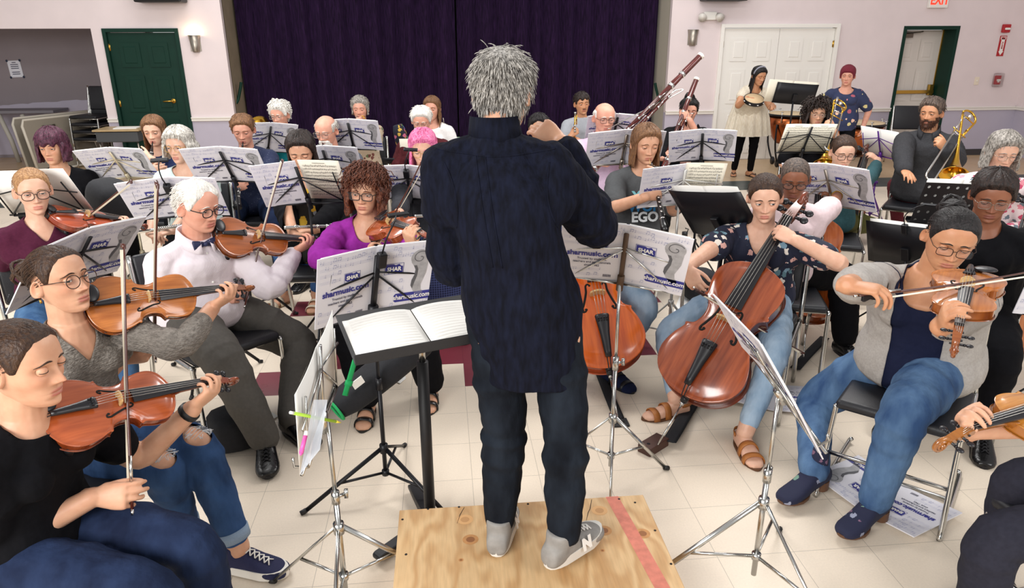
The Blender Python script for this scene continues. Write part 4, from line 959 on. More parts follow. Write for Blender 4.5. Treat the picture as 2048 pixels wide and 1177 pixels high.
def bow(frog, tip, label, up=(0, 0, 1), group=None, stick=None, hs=1):
    """stick from the screw (hand end) to the tip; hair on the side away from up"""
    L = (V(tip) - V(frog)).length; M = frame(frog, x=V(tip) - V(frog), z=V(up)); root = empty('bow', label, 'bow', group, M=M)
    bm = BM(); pts = [V((-.012 + (L + .01) * i / 14, 0, .009 - .012 * math.sin(math.pi * i / 14) * 1.0)) for i in range(15)]
    add_tube(bm, pts, [.0042] * 5 + [.0038] * 5 + [.0031] * 5, 8); add_prism(bm, [(0, .006), (-.016, .006), (-.010, -.004), (-.008, -.014), (.004, -.016), (.002, -.004)], .009, frame((L, 0, .003), x=(1, 0, 0), z=(0, -1, 0))); link('stick', bm, stick or M_stickred, root)
    bm = BM(); add_box(bm, (L * .5 + .015, 0, -.013), (L - .06, .009 * hs, .0016)); link('bow_hair', bm, M_hair, root, smooth=False)
    bm = BM(); add_prism(bm, [(.005, .006), (.055, .006), (.056, -.014), (.046, -.013), (.030, -.008), (.012, -.014), (.005, -.013)], .011, frame((0, 0, 0), x=(1, 0, 0), z=(0, -1, 0))); link('frog', bm, M_ebony, root, smooth=False, bevel=.001)
    bm = BM(); add_tube(bm, [(-.026, 0, .009), (-.010, 0, .009)], .0045, 8); link('screw', bm, M_silver, root); bm = BM(); add_tube(bm, [(.066, 0, .008), (.14, 0, .0065)], .0048, 8); link('grip_wrap', bm, M_silver, root)
    return root
def clarinet(a, b, label, oboe=False, group=None):
    """from the reed at a to the bell at b"""
    L = (V(b) - V(a)).length; M = frame(a, x=V(b) - V(a), z=-FWH + ZU * .3); root = empty('oboe' if oboe else 'clarinet', label, 'oboe' if oboe else 'clarinet', group, M=M)
    bm = BM(); pr = [(.05, .0085), (.10, .011), (.13, .0135), (.14, .015), (.15, .0135), (.3, .0135), (.31, .0155), (.325, .0155), (.33, .014), (L - .11, .0145), (L - .09, .018), (L - .03, .026), (L, .034 if not oboe else .022)]
    if oboe: pr = [(.05, .0055), (.06, .009), (.25, .0095), (.26, .012), (.27, .0105), (L - .11, .013), (L - .07, .020), (L - .03, .023), (L, .018)]
    add_tube(bm, [(x, 0, 0) for x, _ in pr], [r for _, r in pr], 14); link('body', bm, M_rose, root)
    bm = BM(); add_tube(bm, [(-.012, 0, 0), (.055, 0, 0)], [.003, .0085] if not oboe else [.0025, .003], 10); link('mouthpiece', bm, M_black if not oboe else M_maple, root)
    bm = BM()
    for i in range(9):
        x = .17 + (L - .32) * i / 8; add_tube(bm, [(x, 0, .012), (x, 0, .018)], [.0075, .008], 8); add_tube(bm, [(x - .02, .014, .008), (x + .025, .014, .008)], .002, 5); add_tube(bm, [(x, 0, .017), (x, .014, .008)], .002, 5)
    for x in (.14, .315, L - .1): add_tube(bm, [(x - .003, 0, 0), (x + .003, 0, 0)], .0175, 12)
    link('keys', bm, M_silver, root); return root
def flute(a, b, label, group=None):
    L = (V(b) - V(a)).length; M = frame(a, x=V(b) - V(a), z=-FWH + ZU); root = empty('flute', label, 'flute', group, M=M)
    bm = BM(); add_tube(bm, [(0, 0, 0), (.01, 0, 0), (.22, 0, 0), (.225, 0, 0), (L, 0, 0)], [.0095, .0105, .0105, .0095, .0095], 12); link('tube', bm, M_silver, root)
    bm = BM()
    for i in range(13):
        x = .27 + (L - .3) * i / 12; add_tube(bm, [(x, 0, .009), (x, 0, .014)], .0075, 8); add_tube(bm, [(x - .012, .012, .006), (x + .016, .012, .006)], .0022, 5); add_tube(bm, [(x, 0, .013), (x, .012, .006)], .002, 4)
    for x in (.24, L - .11): add_tube(bm, [(x - .006, 0, 0), (x + .006, 0, 0)], .0125, 10)
    link('keys', bm, M_silver, root)
    bm = BM(); add_ball(bm, (.07, 0, .009), (.017, .011, .004), n=12); link('lip_plate', bm, M_silver, root); return root
def bassoon(bot, top, label, mouth):
    """from the boot joint to the bell, with the bocal bent to the mouth"""
    L = (V(top) - V(bot)).length; M = frame(bot, x=V(top) - V(bot), z=-FWH); root = empty('bassoon', label, 'bassoon', M=M); o = .022
    bm = BM(); add_tube(bm, [(0, 0, 0), (.02, 0, 0), (.43, 0, 0), (.435, 0, 0)], [.03, .035, .035, .03], 16, flat=(1, 1)); link('boot_joint', bm, M_bassoon, root)
    bm = BM(); add_tube(bm, [(.42, o, 0), (.95, o, 0), (.96, o, 0), (L - .24, o, 0), (L - .22, o, 0), (L - .02, o, 0), (L - .012, o, 0)], [.019, .020, .026, .021, .026, .024, .028], 14); link('long_joint', bm, M_bassoon, root)
    bm = BM(); add_tube(bm, [(.42, -o, 0), (.82, -o, 0), (.9, -o, 0)], [.017, .015, .014], 12); link('wing_joint', bm, M_bassoon, root)
    bm = BM(); add_tube(bm, [(L - .018, o, 0), (L + .004, o, 0)], [.027, .030], 16); link('bell_ring', bm, M_ivory, root)
    bm = BM()
    for x, y, r in ((.43, 0, .036), (.02, 0, .036), (.955, o, .027), (L - .23, o, .027)): add_tube(bm, [(x - .012, y, 0), (x + .012, y, 0)], r, 16)
    for i in range(14):
        x = .06 + .062 * i; y = -.02 if i % 2 else .03; add_tube(bm, [(x, y, .028), (x, y, .036)], .011, 8); add_tube(bm, [(x, y, .034), (x + .08, y * .6, .032)], .0025, 5)
    link('keys', bm, M_silver, root)
    q = M.inverted() @ V(mouth); bm = BM(); pts = smoothpath([V((.9, -o, 0)), V((.96, -o - .01, .01)), V((.97, -o - .04, .03)), q.lerp(V((.95, -.05, .03)), .35), q], 5); add_tube(bm, pts, [.0045] * (len(pts) - 4) + [.003] * 4, 8); link('bocal', bm, M_silver, root)
    bm = BM(); add_tube(bm, [q, q + (pts[-3] - q) * .8], [.004, .0035], 6, flat=(.4, 1)); link('reed', bm, M_maple, root); return root
def bell(bm, pts, r0, r1, ex=3.0, n=28, k=4):
    P = smoothpath(pts, k); m = len(P) - 1; add_tube(bm, P, [r0 + (r1 - r0) * (i / m) ** ex for i in range(m + 1)], n, cap=False)
def trombone(A, B, Bell, label, nrm=None):
    """A: hand slide bow (bottom end), B: tuning slide bow (top end), Bell: bell mouth"""
    A, B, Bell = V(A), V(B), V(Bell); root = empty('trombone', label, 'trombone', loc=A); I = Matrix.Translation(-A); ax = (B - A).normalized(); z = (nrm or -FW); y = ax.cross(z).normalized()
    def lk(n, bm, m, p=root): bmesh.ops.transform(bm, matrix=I, verts=bm.verts); return link(n, bm, m, p)
    bm = BM(); w = .04; m = A + ax * .62
    add_tube(bm, [m - y * w, A - y * w + ax * .04] + [A + ax * .04 - ax * w * math.sin(q) - y * w * math.cos(q) for q in np.linspace(.2, 2.94, 9)] + [A + y * w + ax * .04, m + y * w], .008, 10); add_tube(bm, [m - y * w - ax * .04, m + y * w - ax * .04], .006, 8); lk('slide', bm, M_silver)
    bm = BM(); add_tube(bm, [m - y * w - ax * .06, m - y * w + ax * .14], .0065, 8); add_tube(bm, [m - y * w + ax * .10, m - y * w + ax * .16], [.008, .012], 10); lk('mouthpiece', bm, M_silver)
    bm = BM(); wb = .065; c = B - ax * wb; o = m + y * w; b0 = c + y * wb * 1.0; b1 = c - y * wb
    add_tube(bm, [m + y * w - ax * .02, m + y * w + ax * .06], .009, 8)
    tops = [o, b0.lerp(o, .3), b0] + [c + y * wb * math.cos(q) + ax * wb * math.sin(q) for q in np.linspace(.25, 2.89, 9)] + [b1]
    add_tube(bm, tops, .0085, 10); add_tube(bm, [b0 - ax * .02, b1 - ax * .02], .005, 8); add_tube(bm, [b0 - ax * .20, b1 - ax * .2], .005, 8); lk('tuning_slide', bm, M_gold)
    bm = BM(); d = (Bell - b1); bell(bm, [b1, b1 + d * .4, b1 + d * .75, Bell], .009, .105, 5.0); q = lk('bell', bm, M_gold); q.modifiers.new('s', 'SOLIDIFY').thickness = .002
    bm = BM(); add_tube(bm, [c + ax * wb * .2 + y * .012, c + ax * wb * .2 - y * .012], .022, 14); lk('counterweight', bm, M_silver); return root
def trumpet(a, b, label, side):
    """mouthpiece at a, bell at b; side points towards the valves' finger buttons"""
    L = (V(b) - V(a)).length; M = frame(a, x=V(b) - V(a), z=V(side)); root = empty('trumpet', label, 'trumpet', M=M)
    bm = BM(); bell(bm, [V((L * .12, 0, -.02)), V((L * .5, 0, -.02)), V((L * .8, 0, -.02)), V((L, 0, -.02))], .006, .060, 5); link('bell', bm, M_gold, root).modifiers.new('s', 'SOLIDIFY').thickness = .0015
    bm = BM(); add_tube(bm, [(.02, 0, .02), (L * .78, 0, .02)] + [(L * .78 + .03 * math.sin(q), 0, -.02 + .04 * math.cos(q) * .5 - .0) for q in np.linspace(.3, 2.8, 6)] + [(L * .55, 0, -.042)], .0058, 8); add_tube(bm, [(L * .3, .02, -.05), (L * .12, .02, -.05), (L * .10, .02, -.03), (L * .12, .02, -.012), (L * .4, .02, -.012)], .0058, 8); link('tubing', bm, M_gold, root)
    for i in range(3): bm = BM(); x = L * .42 + .028 * i; add_tube(bm, [(x, 0, -.07), (x, 0, .045)], .0115, 10); add_tube(bm, [(x, 0, .045), (x, 0, .062), (x, 0, .064)], [.003, .003, .008], 8); link('valve', bm, M_silver, root)
    bm = BM(); add_tube(bm, [(-.0, 0, .02), (.012, 0, .02), (.03, 0, .02), (.07, 0, .02)], [.0135, .012, .006, .0052], 12); link('mouthpiece', bm, M_silver, root); return root
def horn(c, label, face):
    c = V(c); f = V(face).normalized(); M = frame(c, x=f.cross(ZU), z=f); root = empty('french_horn', label, 'horn', M=M)
    bm = BM()
    for r, z, s in ((.13, 0, 0), (.115, .02, 1), (.10, -.02, 2)): add_tube(bm, [(r * math.cos(q), r * math.sin(q), z) for q in np.linspace(s, s + 6.0, 34)], .0075, 8)
    link('coils', bm, M_gold, root)
    bm = BM(); bell(bm, [V((-.11, .05, 0)), V((-.05, -.06, -.02)), V((.04, -.13, -.02)), V((.16, -.18, .02))], .012, .15, 3.0); link('bell', bm, M_gold, root).modifiers.new('s', 'SOLIDIFY').thickness = .002
    bm = BM(); add_tube(bm, smoothpath([V((-.1, .08, .03)), V((-.02, .16, .06)), V((0, .24, .12))], 5), [.006] * 10 + [.005], 8); add_tube(bm, [(0, .24, .12), (.003, .26, .14)], [.005, .011], 8); link('mouthpipe', bm, M_silver, root)
    for i in range(4): bm = BM(); add_tube(bm, [(-.04 + .03 * i, .02, .02), (-.04 + .03 * i, .02, .05)], .014, 10); link('valve', bm, M_silver, root)
    return root
def timpani(p, r, h, label):
    p = V(p); root = empty('timpani', label, 'drum', loc=(p.x, p.y, 0), group=None)
    bm = BM(); rings = [[V((rr * math.cos(q), rr * math.sin(q), z)) for q in np.linspace(0, 2 * math.pi, 40, endpoint=False)] for rr, z in ((.06, h - .46), (.16, h - .45), (r * .7, h - .36), (r * .93, h - .2), (r * .97, h - .04))]; add_loft(bm, rings); link('kettle', bm, mat('copper', '#a45a34', .25, 1, var=.15, vscale=4), root)
    bm = BM(); add_tube(bm, [(r * math.cos(q), r * math.sin(q), h - .02) for q in np.linspace(0, 2 * math.pi, 41)], .016, 8, cap=False); hp = link('hoop', bm, M_black, root)
    bm = BM(); add_loft(bm, [[V((rr * math.cos(q), rr * math.sin(q), z)) for q in np.linspace(0, 2 * math.pi, 40, endpoint=False)] for rr, z in ((r * .98, h - .012), (r * .96, h + .002), (.02, h + .002))]); link('head', bm, mat('drum_skin', '#d9c19b', .6, var=.05, vscale=6), root)
    for i in range(8):
        q = i * math.pi / 4; bm = BM(); add_tube(bm, [(r * 1.02 * math.cos(q), r * 1.02 * math.sin(q), h + .03), (r * 1.02 * math.cos(q), r * 1.02 * math.sin(q), h - .12)], .007, 6); add_tube(bm, [(r * 1.02 * math.cos(q) - .02, r * 1.02 * math.sin(q), h + .03), (r * 1.02 * math.cos(q) + .02, r * 1.02 * math.sin(q), h + .03)], .006, 6); link('tuning_rod', bm, M_chrome, root)
    for i in range(4):
        q = i * math.pi / 2 + .6; bm = BM(); add_tube(bm, smoothpath([V((r * 1.0 * math.cos(q), r * math.sin(q), h - .15)), V((r * .95 * math.cos(q), r * .95 * math.sin(q), .35)), V((r * .7 * math.cos(q), r * .7 * math.sin(q), .12)), V((r * .5 * math.cos(q), r * .5 * math.sin(q), .06))], 4), .014, 8); add_tube(bm, [(r * .6 * math.cos(q) - .012, r * .6 * math.sin(q), .06), (r * .6 * math.cos(q) + .012, r * .6 * math.sin(q), .06)], .06, 14); link('leg', bm, M_black, root)
    return root
def tambourine(c, nrm, label):
    M = frame(c, z=nrm, x=V(nrm).orthogonal()); root = empty('tambourine', label, 'tambourine', M=M); r = .125
    bm = BM(); rings = [[V((a * math.cos(q), a * math.sin(q), z)) for q in np.linspace(0, 2 * math.pi, 32, endpoint=False)] for a, z in ((r, -.022), (r, .022), (r - .009, .022), (r - .009, -.022), (r, -.022))]; add_loft(bm, rings, True, False); link('frame', bm, M_black, root, sharp=50)
    bm = BM(); add_tube(bm, [(0, 0, .018), (0, 0, .021)], r - .004, 32); link('head', bm, mat('calf_skin', '#cdb189', .6), root)
    for i in range(8):
        q = i * math.pi / 4; bm = BM(); add_tube(bm, [((r - .004) * math.cos(q), (r - .004) * math.sin(q), -.006), ((r - .004) * math.cos(q), (r - .004) * math.sin(q), .004)], .016, 12); link('jingle', bm, M_silver, root)
    return root
# ================================================================== music folders, stands, chairs
M_cover = mat('folder_cover', '#dfdde4', .5, var=.02, vscale=3); M_blue = mat('print_blue', '#2c2f86', .5); M_ink = mat('print_grey_ink', '#a3a7c6', .6); M_inkdk = mat('print_dark_ink', '#26284a', .6); M_page = mat('page_cream', '#efe8d6', .75, var=.02, vscale=5); M_pagew = mat('page_white', '#f3f1ec', .7); M_staff = mat('music_print', '#4a463f', .8); M_g1 = mat('print_grey_light', '#a4a3a6', .5, var=.15, vscale=40); M_g2 = mat('print_grey_dark', '#57575c', .5); M_redink = mat('red_pen', '#b8323a', .6)
PW, PH = .245, .315
def flat(bm, poly, y=-.0022, mi=0, M=None):
    f = bm.faces.new([bm.verts.new(V((x, y, z))) for x, z in poly]); f.material_index = mi; f.normal_update()
    if f.normal.y > 0: f.normal_flip()
def rect(x0, x1, z0, z1): return [(x0, z0), (x1, z0), (x1, z1), (x0, z1)]
def put_text(name, s, size, x, z, m, p, bold=.0, y=-.0032, sx=1, align='CENTER'):
    me = text_mesh(s, size, bold, .0003, align); me.transform(Matrix.Translation((x, y, z)) @ Matrix.Rotation(R(90), 4, 'X') @ Matrix.Diagonal((sx, 1, 1, 1)))
    return linkme(name, me, m, p, False)
def logo(p, cx, cz, w):
    h = w * .62; bm = BM(); t = w * .02
    for r in (rect(cx - w / 2, cx + w / 2, cz + h / 2 - t, cz + h / 2), rect(cx - w / 2, cx + w / 2, cz - h / 2, cz - h / 2 + t), rect(cx - w / 2, cx - w / 2 + t, cz - h / 2, cz + h / 2), rect(cx + w / 2 - t, cx + w / 2, cz - h / 2, cz + h / 2)): flat(bm, r)
    a, b = w / 2 - t * 2.2, h / 2 - t * 2.2
    flat(bm, [(cx - a, cz - b * .55), (cx - a * .6, cz - b), (cx - a * .2, cz - b * .8), (cx + a * .1, cz - b), (cx + a, cz - b), (cx + a, cz + b * .45), (cx + a * .75, cz + b * .55), (cx + a * .55, cz + b), (cx + a * .15, cz + b * .75), (cx - a * .1, cz + b), (cx - a, cz + b)])
    o = link('logo', bm, M_blue, p, smooth=False); put_text('logo_lettering', 'SHAR', w * .33, cx, cz - h * .03, M_white, p, .001, -.0034, .9); return o
def notes(p, rows, x0, x1, seed, m=None, dens=.55):
    bm = BM(); rnd = random.Random(seed)
    for z in rows:
        x = x0
        while x < x1:
            if rnd.random() < dens:
                dz = rnd.uniform(-.006, .006); w = .0032; flat(bm, rect(x, x + w, z + dz - .0016, z + dz + .0016)); flat(bm, rect(x + w - .0008, x + w, z + dz, z + dz + .013))
                if rnd.random() < .4: flat(bm, rect(x + w - .0008, x + w + .011, z + dz + .011, z + dz + .0135)); flat(bm, rect(x + w + .0100, x + w + .011, z + dz, z + dz + .013)); flat(bm, rect(x + .0085, x + .0115 , z + dz - .0016, z + dz + .0016)); x += .008
            x += .0105
        for k in (-1, 0, 1): flat(bm, rect(x0, x1, z + k * .005, z + k * .005 + .0005))
    return link('music_notes', bm, m or M_ink, p, smooth=False)
FOLD = 6
def folder_proto():
    root = empty('music_folder', 'x', 'music folder')
    def cover(nm, s):
        bm = BM(); add_box(bm, (s * PW / 2, .001, PH / 2), (PW, .0042, PH)); o = link(nm, bm, M_cover, root, smooth=False); o.rotation_euler = (0, 0, R(-s * FOLD)); return o
    a = cover('back_cover', -1); b = cover('front_cover', 1)
    logo(a, -.098, .205, .068); put_text('web_address', 'sharmusic.com', .036, -.122, .150, M_blue, a, .0011, sx=.92)
    for i, s in enumerate(('Trusted by students,', 'teachers and professionals', 'since 1962')): put_text('tagline', s, .0155, -.122, .121 - .018 * i, M_inkdk, a, 0, sx=.9)
    bm = BM(); [flat(bm, rect(-.075 + .0022 * i, -.075 + .0022 * i + (.0014 if i % 3 else .0007), .022, .037)) for i in range(15)]; link('barcode', bm, M_inkdk, a, smooth=False)
    notes(a, (.29, .262), -.235, -.01, 1); notes(a, (.235, .205), -.235, -.145, 2, dens=.4); notes(a, (.06, .03), -.235, -.09, 3, dens=.45)
    logo(b, .080, .205, .080); notes(b, (.292, .262), .01, .235, 4); notes(b, (.14, .10), .012, .13, 5, dens=.4); notes(b, (.022,), .012, .235, 6, dens=.4)
    bm = BM(); c = (.188, .245)
    neck = [(.150, .245), (.152, .225), (.165, .205), (.172, .19), (.170, .165), (.160, .14), (.158, .115), (.172, .085), (.192, .062), (.214, .06), (.216, .075), (.205, .09), (.202, .115), (.210, .14), (.220, .17), (.222, .20), (.224, .235)]
    flat(bm, neck, -.0022, 1); flat(bm, [(c[0] + .040 * math.cos(q), c[1] + .037 * math.sin(q)) for q in np.linspace(0, 2 * math.pi, 28, endpoint=False)], -.0025, 1)
    sp = [(c[0] + (.037 - .0042 * q) * math.cos(q + .5), c[1] + (.034 - .0039 * q) * math.sin(q + .5)) for q in np.linspace(0, 7.6, 60)]
    for i in range(len(sp) - 1):
        (x0, z0), (x1, z1) = sp[i], sp[i + 1]; d = math.hypot(x1 - x0, z1 - z0) or 1e-6; nx, nz = -(z1 - z0) / d * .0034, (x1 - x0) / d * .0034; flat(bm, [(x0, z0), (x1, z1), (x1 + nx, z1 + nz), (x0 + nx, z0 + nz)], -.0028, 0)
    flat(bm, [(.163, .21), (.172, .19), (.170, .165), (.160, .14), (.158, .115), (.166, .10), (.172, .125), (.182, .16), (.184, .19), (.176, .21)], -.0028, 0)
    link('scroll_picture', bm, [M_g2, M_g1], b, smooth=False)
    bm = BM(); flat(bm, [(.098, .040), (PW, .040), (PW, .082), (.098, .082), (.090, .074), (.090, .048)]); link('banner', bm, M_blue, b, smooth=False); put_text('banner_lettering', 'sharmusic.com', .031, .168, .062, M_white, b, .0006, sx=.86)
    return root
_FP = []
def plane_from(bl, br, k=1.0, width=2 * PW, tilt=22, d=None, tl=None, tr=None, h=PH, edge=None):
    """matrix of a sheet whose lower corners show at two pixels, of known width; k is the ratio of the corner distances; it leans back by tilt, or so far that an upper corner shows at the height of tl / tr"""
    if k is None: k = ray(*bl).z / ray(*br).z
    A, B = ray(*bl), ray(*br) * k; s = width / (B - A).length if d is None else d; A, B = CAM + A * s, CAM + B * s
    x = (B - A).normalized(); y = ZU.cross(x).normalized(); z = x.cross(y); up = lambda t: z * math.cos(R(t)) - y * math.sin(R(t))
    if tl or tr: tilt = min(range(0, 75), key=lambda t: abs(px((A if tl else B) + up(t) * h)[1] - (tl or tr)[1]))
    if edge is not None: tilt = min([t * .5 for t in range(-60, 130)], key=lambda t: abs(math.degrees(math.asin((CAM - (A + B) / 2 - up(t) * h / 2).normalized().dot(x.cross(up(t))))) - edge))
    return frame((A + B) / 2, x=x, z=up(tilt))
def folder(M, label, pages=None, group='matching printed music folders', pen=None):
    if not _FP: _FP.append(folder_proto())
    root = copy_tree(_FP[0])
    root.matrix_world = M; root['label'] = label; root['group'] = 'printed music folders'
    if pages:
        bm = BM()
        for s in (-1, 1): add_box(bm, (s * .118, .004 + .0004 * s, .155 + pages), (.225, .002, .30), M=Matrix.Rotation(R(-s * FOLD), 4, 'Z'))
        link('page', bm, M_pagew, root, smooth=False)
    if pen: put_text('pen_note', pen, .014, .20, .302, M_redink, root, .0002, -.006)
    return root
def sheets(M, w, h, label, n=1, name='sheet_music', m=None, print_=True, seed=1, back=False):
    """loose sheet music standing on a stand, printed staves"""
    root = empty(name, label, 'sheet music', M=M); bm = BM(); N = 10
    for i in range(n):
        x0, x1 = -w / 2 + w * i / n, -w / 2 + w * (i + 1) / n
        rings = [[V((x0 + (x1 - x0) * j / N, .002 + .004 * math.sin(math.pi * j / N) * (1 if n > 1 else .5), z)) for j in range(N + 1)] for z in (0, h)]; add_loft(bm, rings, False, False)
    o = link('page', bm, m or M_page, root); sd = o.modifiers.new('t', 'SOLIDIFY'); sd.thickness = .0015
    if print_:
        bm = BM(); rnd = random.Random(seed); yy = -.004
        for i in range(n):
            x0, x1 = -w / 2 + w * i / n + .018, -w / 2 + w * (i + 1) / n - .018
            for r in range(10):
                z = h * .86 - r * h * .082
                for k in range(5): flat(bm, rect(x0, x1, z + k * .0028, z + k * .0028 + .0007), yy)
                x = x0 + .012
                while x < x1 - .01:
                    q = z + rnd.uniform(0, .011); flat(bm, rect(x, x + .0042, q - .0016, q + .0016), yy); flat(bm, rect(x + .0027, x + .0034, q, q + .010), yy); x += rnd.choice((.007, .009, .013))
            flat(bm, rect(x0 + .06, x1 - .06, h * .945, h * .955), yy)
        link('staves', bm, M_staff, root, smooth=False)
    return root
def tripod(root, p, ztop, m, yaw=0, r=.30, zh=.34, leg=.0075, pole=.0095, knob=True, upper=None):
    """telescoping pole and three braced legs under the point (p.x, p.y)"""
    x, y = p.x, p.y; c = V((x, y, 0))
    bm = BM(); add_tube(bm, [c + ZU * .10, c + ZU * ztop * .62], pole, 10); add_tube(bm, [c + ZU * ztop * .6, c + ZU * ztop], pole * .74, 10); po = link('pole', bm, upper or m, root)
    if knob:
        bm = BM(); add_tube(bm, [c + ZU * (ztop * .60), c + ZU * (ztop * .66)], pole * 1.45, 10); q = V((math.cos(yaw), math.sin(yaw), 0)); add_tube(bm, [c + ZU * ztop * .63, c + q * .03 + ZU * ztop * .63], .006, 6); add_box(bm, c + q * .036 + ZU * ztop * .63, (.012, .012, .03)); link('clamp_knob', bm, m, po)
    bm = BM(); add_tube(bm, [c + ZU * (zh - .02), c + ZU * (zh + .02)], pole * 1.9, 10); link('hub', bm, m, root); bm = BM(); add_tube(bm, [c + ZU * (zh * .45 - .012), c + ZU * (zh * .45 + .012)], pole * 1.7, 10); link('brace_ring', bm, m, root)
    for i in range(3):
        a = yaw + i * 2 * math.pi / 3; d = V((math.cos(a), math.sin(a), 0)); f = c + d * r + ZU * leg
        bm = BM(); add_tube(bm, [c + d * .012 + ZU * zh, f], leg, 6, flat=(1.25, .7)); add_tube(bm, [c + d * .012 + ZU * zh * .45, c + d * r * .55 + ZU * (zh + (leg - zh) * .55)], leg * .8, 6); l = link('leg', bm, m, root)
        bm = BM(); add_tube(bm, [f + d * -.012 + ZU * .008, f + d * .012 - ZU * .001], leg * 1.5, 8); link('foot_cap', bm, M_blackp, l)
def wire_stand(M, label, m=None, group='folding wire music stands', yaw=.5, cen=None, wide=.20, cb=.010, r=.30, zh=.34, lz=.0):
    """folding wire stand built behind and under a folder standing at M"""
    m = m or M_black; q = M @ V((0, -.03, 0)); root = empty('music_stand', label, 'music stand', group, loc=(q.x, q.y, 0)); mi = Matrix.Translation((-q.x, -q.y, 0)); c = V((0, 0, 0))
    T = lambda x, z, y=-.017: mi @ (M @ V((x, y, z)))
    tripod(root, c, (M @ V((0, -.02, .01))).z, m, yaw, r, zh)
    bm = BM(); add_tube(bm, [T(0, -.02), T(0, .285)], cb, 6, flat=(1, .5), axis=M.to_3x3() @ V((1, 0, 0))); add_tube(bm, [T(0, -.03), T(0, .05)], cb * 1.5, 8); link('center_bar', bm, cen or m, root)
    bm = BM(); w = .0042
    for s in (-1, 1):
        add_tube(bm, [T(s * wide, 0), T(s * (wide - .015), .235)], w, 6); add_tube(bm, [T(0, .21), T(s * (wide + .03), .155)], w, 6); add_tube(bm, [T(0, .20), T(s * wide, .01)], w, 6); add_tube(bm, [T(0, .0, -.013), T(s * wide, .0)], w * 1.25, 6)
        add_tube(bm, [T(s * wide, .0), T(s * wide, -.002, .022), T(s * wide, .03, .024)], w, 6)
    add_tube(bm, [T(-wide - .03, -.004, -.006), T(wide + .03, -.004, -.006)], w * 1.3, 6); link('desk_frame', bm, m, root); return root
def desk_stand(M, label, w=.50, h=.33, m=None, holes=False, group='solid desk music stands', lip=.055, base='tripod', yaw=.4, pole=True, z0=-.02, y0=-.012):
    """solid desk stand behind whatever stands at M"""
    m = m or M_black; q = M @ V((0, y0 - .03, 0)); root = empty('music_stand', label, 'music stand', group, loc=(q.x, q.y, 0)); mi = Matrix.Translation((-q.x, -q.y, 0)); X = mi @ M
    bm = BM()
    if not holes:
        N = 10; pr = [[X @ V((-w / 2 + w * i / N, y0 - .010 * (1 - (2 * i / N - 1) ** 4), z0 + h * t)) for i in range(N + 1)] for t in (0, .5, 1)]; add_loft(bm, pr, False, False)
    else:
        nx, nz = 8, 5
        for i in range(nx):
            for j in range(nz):
                cx, cz = -w / 2 + w * (i + .5) / nx, z0 + h * (j + .5) / nz; a, b = w / nx / 2, h / nz / 2; sq = [(1, 0), (1, 1), (0, 1), (-1, 1), (-1, 0), (-1, -1), (0, -1), (1, -1)]
                add_loft(bm, [[X @ V((cx + a * p, y0, cz + b * t)) for p, t in sq], [X @ V((cx + .0105 * math.cos(k * math.pi / 4), y0, cz + .0105 * math.sin(k * math.pi / 4))) for k in range(8)]], True, False)
        bmesh.ops.remove_doubles(bm, verts=bm.verts, dist=.0002)
    o = link('desk', bm, m, root, smooth=not holes); sd = o.modifiers.new('t', 'SOLIDIFY'); sd.thickness = .003; sd.offset = 0
    bm = BM(); add_box(bm, (0, y0 + lip / 2, z0), (w, lip, .004), X); add_box(bm, (0, y0 + lip, z0 + .012), (w, .003, .024), X); link('ledge', bm, m, o, smooth=False)
    bm = BM(); add_box(bm, (0, y0 - .018, z0 + h * .33), (.05, .03, .09), X); link('pivot', bm, m, root, smooth=False, bevel=.004)
    zt = (X @ V((0, y0 - .03, z0 + h * .33))).z
    if base == 'tripod': tripod(root, V((0, 0, 0)), zt, m, yaw, .30, .30, .009, .012)
    elif base == 'round':
        bm = BM(); add_tube(bm, [(0, 0, .03), (0, 0, zt * .65)], .016, 12); add_tube(bm, [(0, 0, zt * .62), (0, 0, zt)], .011, 12); link('pole', bm, m, root)
        for i in range(3): a = yaw + i * 2.094; bm = BM(); add_tube(bm, smoothpath([V((0, 0, .10)), V((.08 * math.cos(a), .08 * math.sin(a), .085)), V((.26 * math.cos(a), .26 * math.sin(a), .015))], 4), .016, 8, flat=(1, .6)); link('leg', bm, m, root)
    return root
def clip_light(M, label, x=0, z=.26, bend=.06):
    root = empty('clip_light', label, 'stand light', M=M); bm = BM(); add_box(bm, (x, -.03, z), (.036, .03, .065)); link('clip', bm, M_black, root, smooth=False, bevel=.006)
    bm = BM(); P = smoothpath([V((x, -.03, z + .03)), V((x - bend * .1, -.04, z + .10)), V((x - bend * .6, -.02, z + .15)), V((x - bend, .02, z + .155))], 5); add_tube(bm, P, .0035, 6); link('gooseneck', bm, M_black, root)
    bm = BM(); add_box(bm, (x - bend * 1.2, .03, z + .153), (.085, .022, .012)); link('lamp_bar', bm, M_black, root, smooth=False, bevel=.003); return root
_CH = {}
M_vinyl = mat('black_vinyl', '#191a20', .45, var=.1, vscale=30, bump=.08, bscale=200)
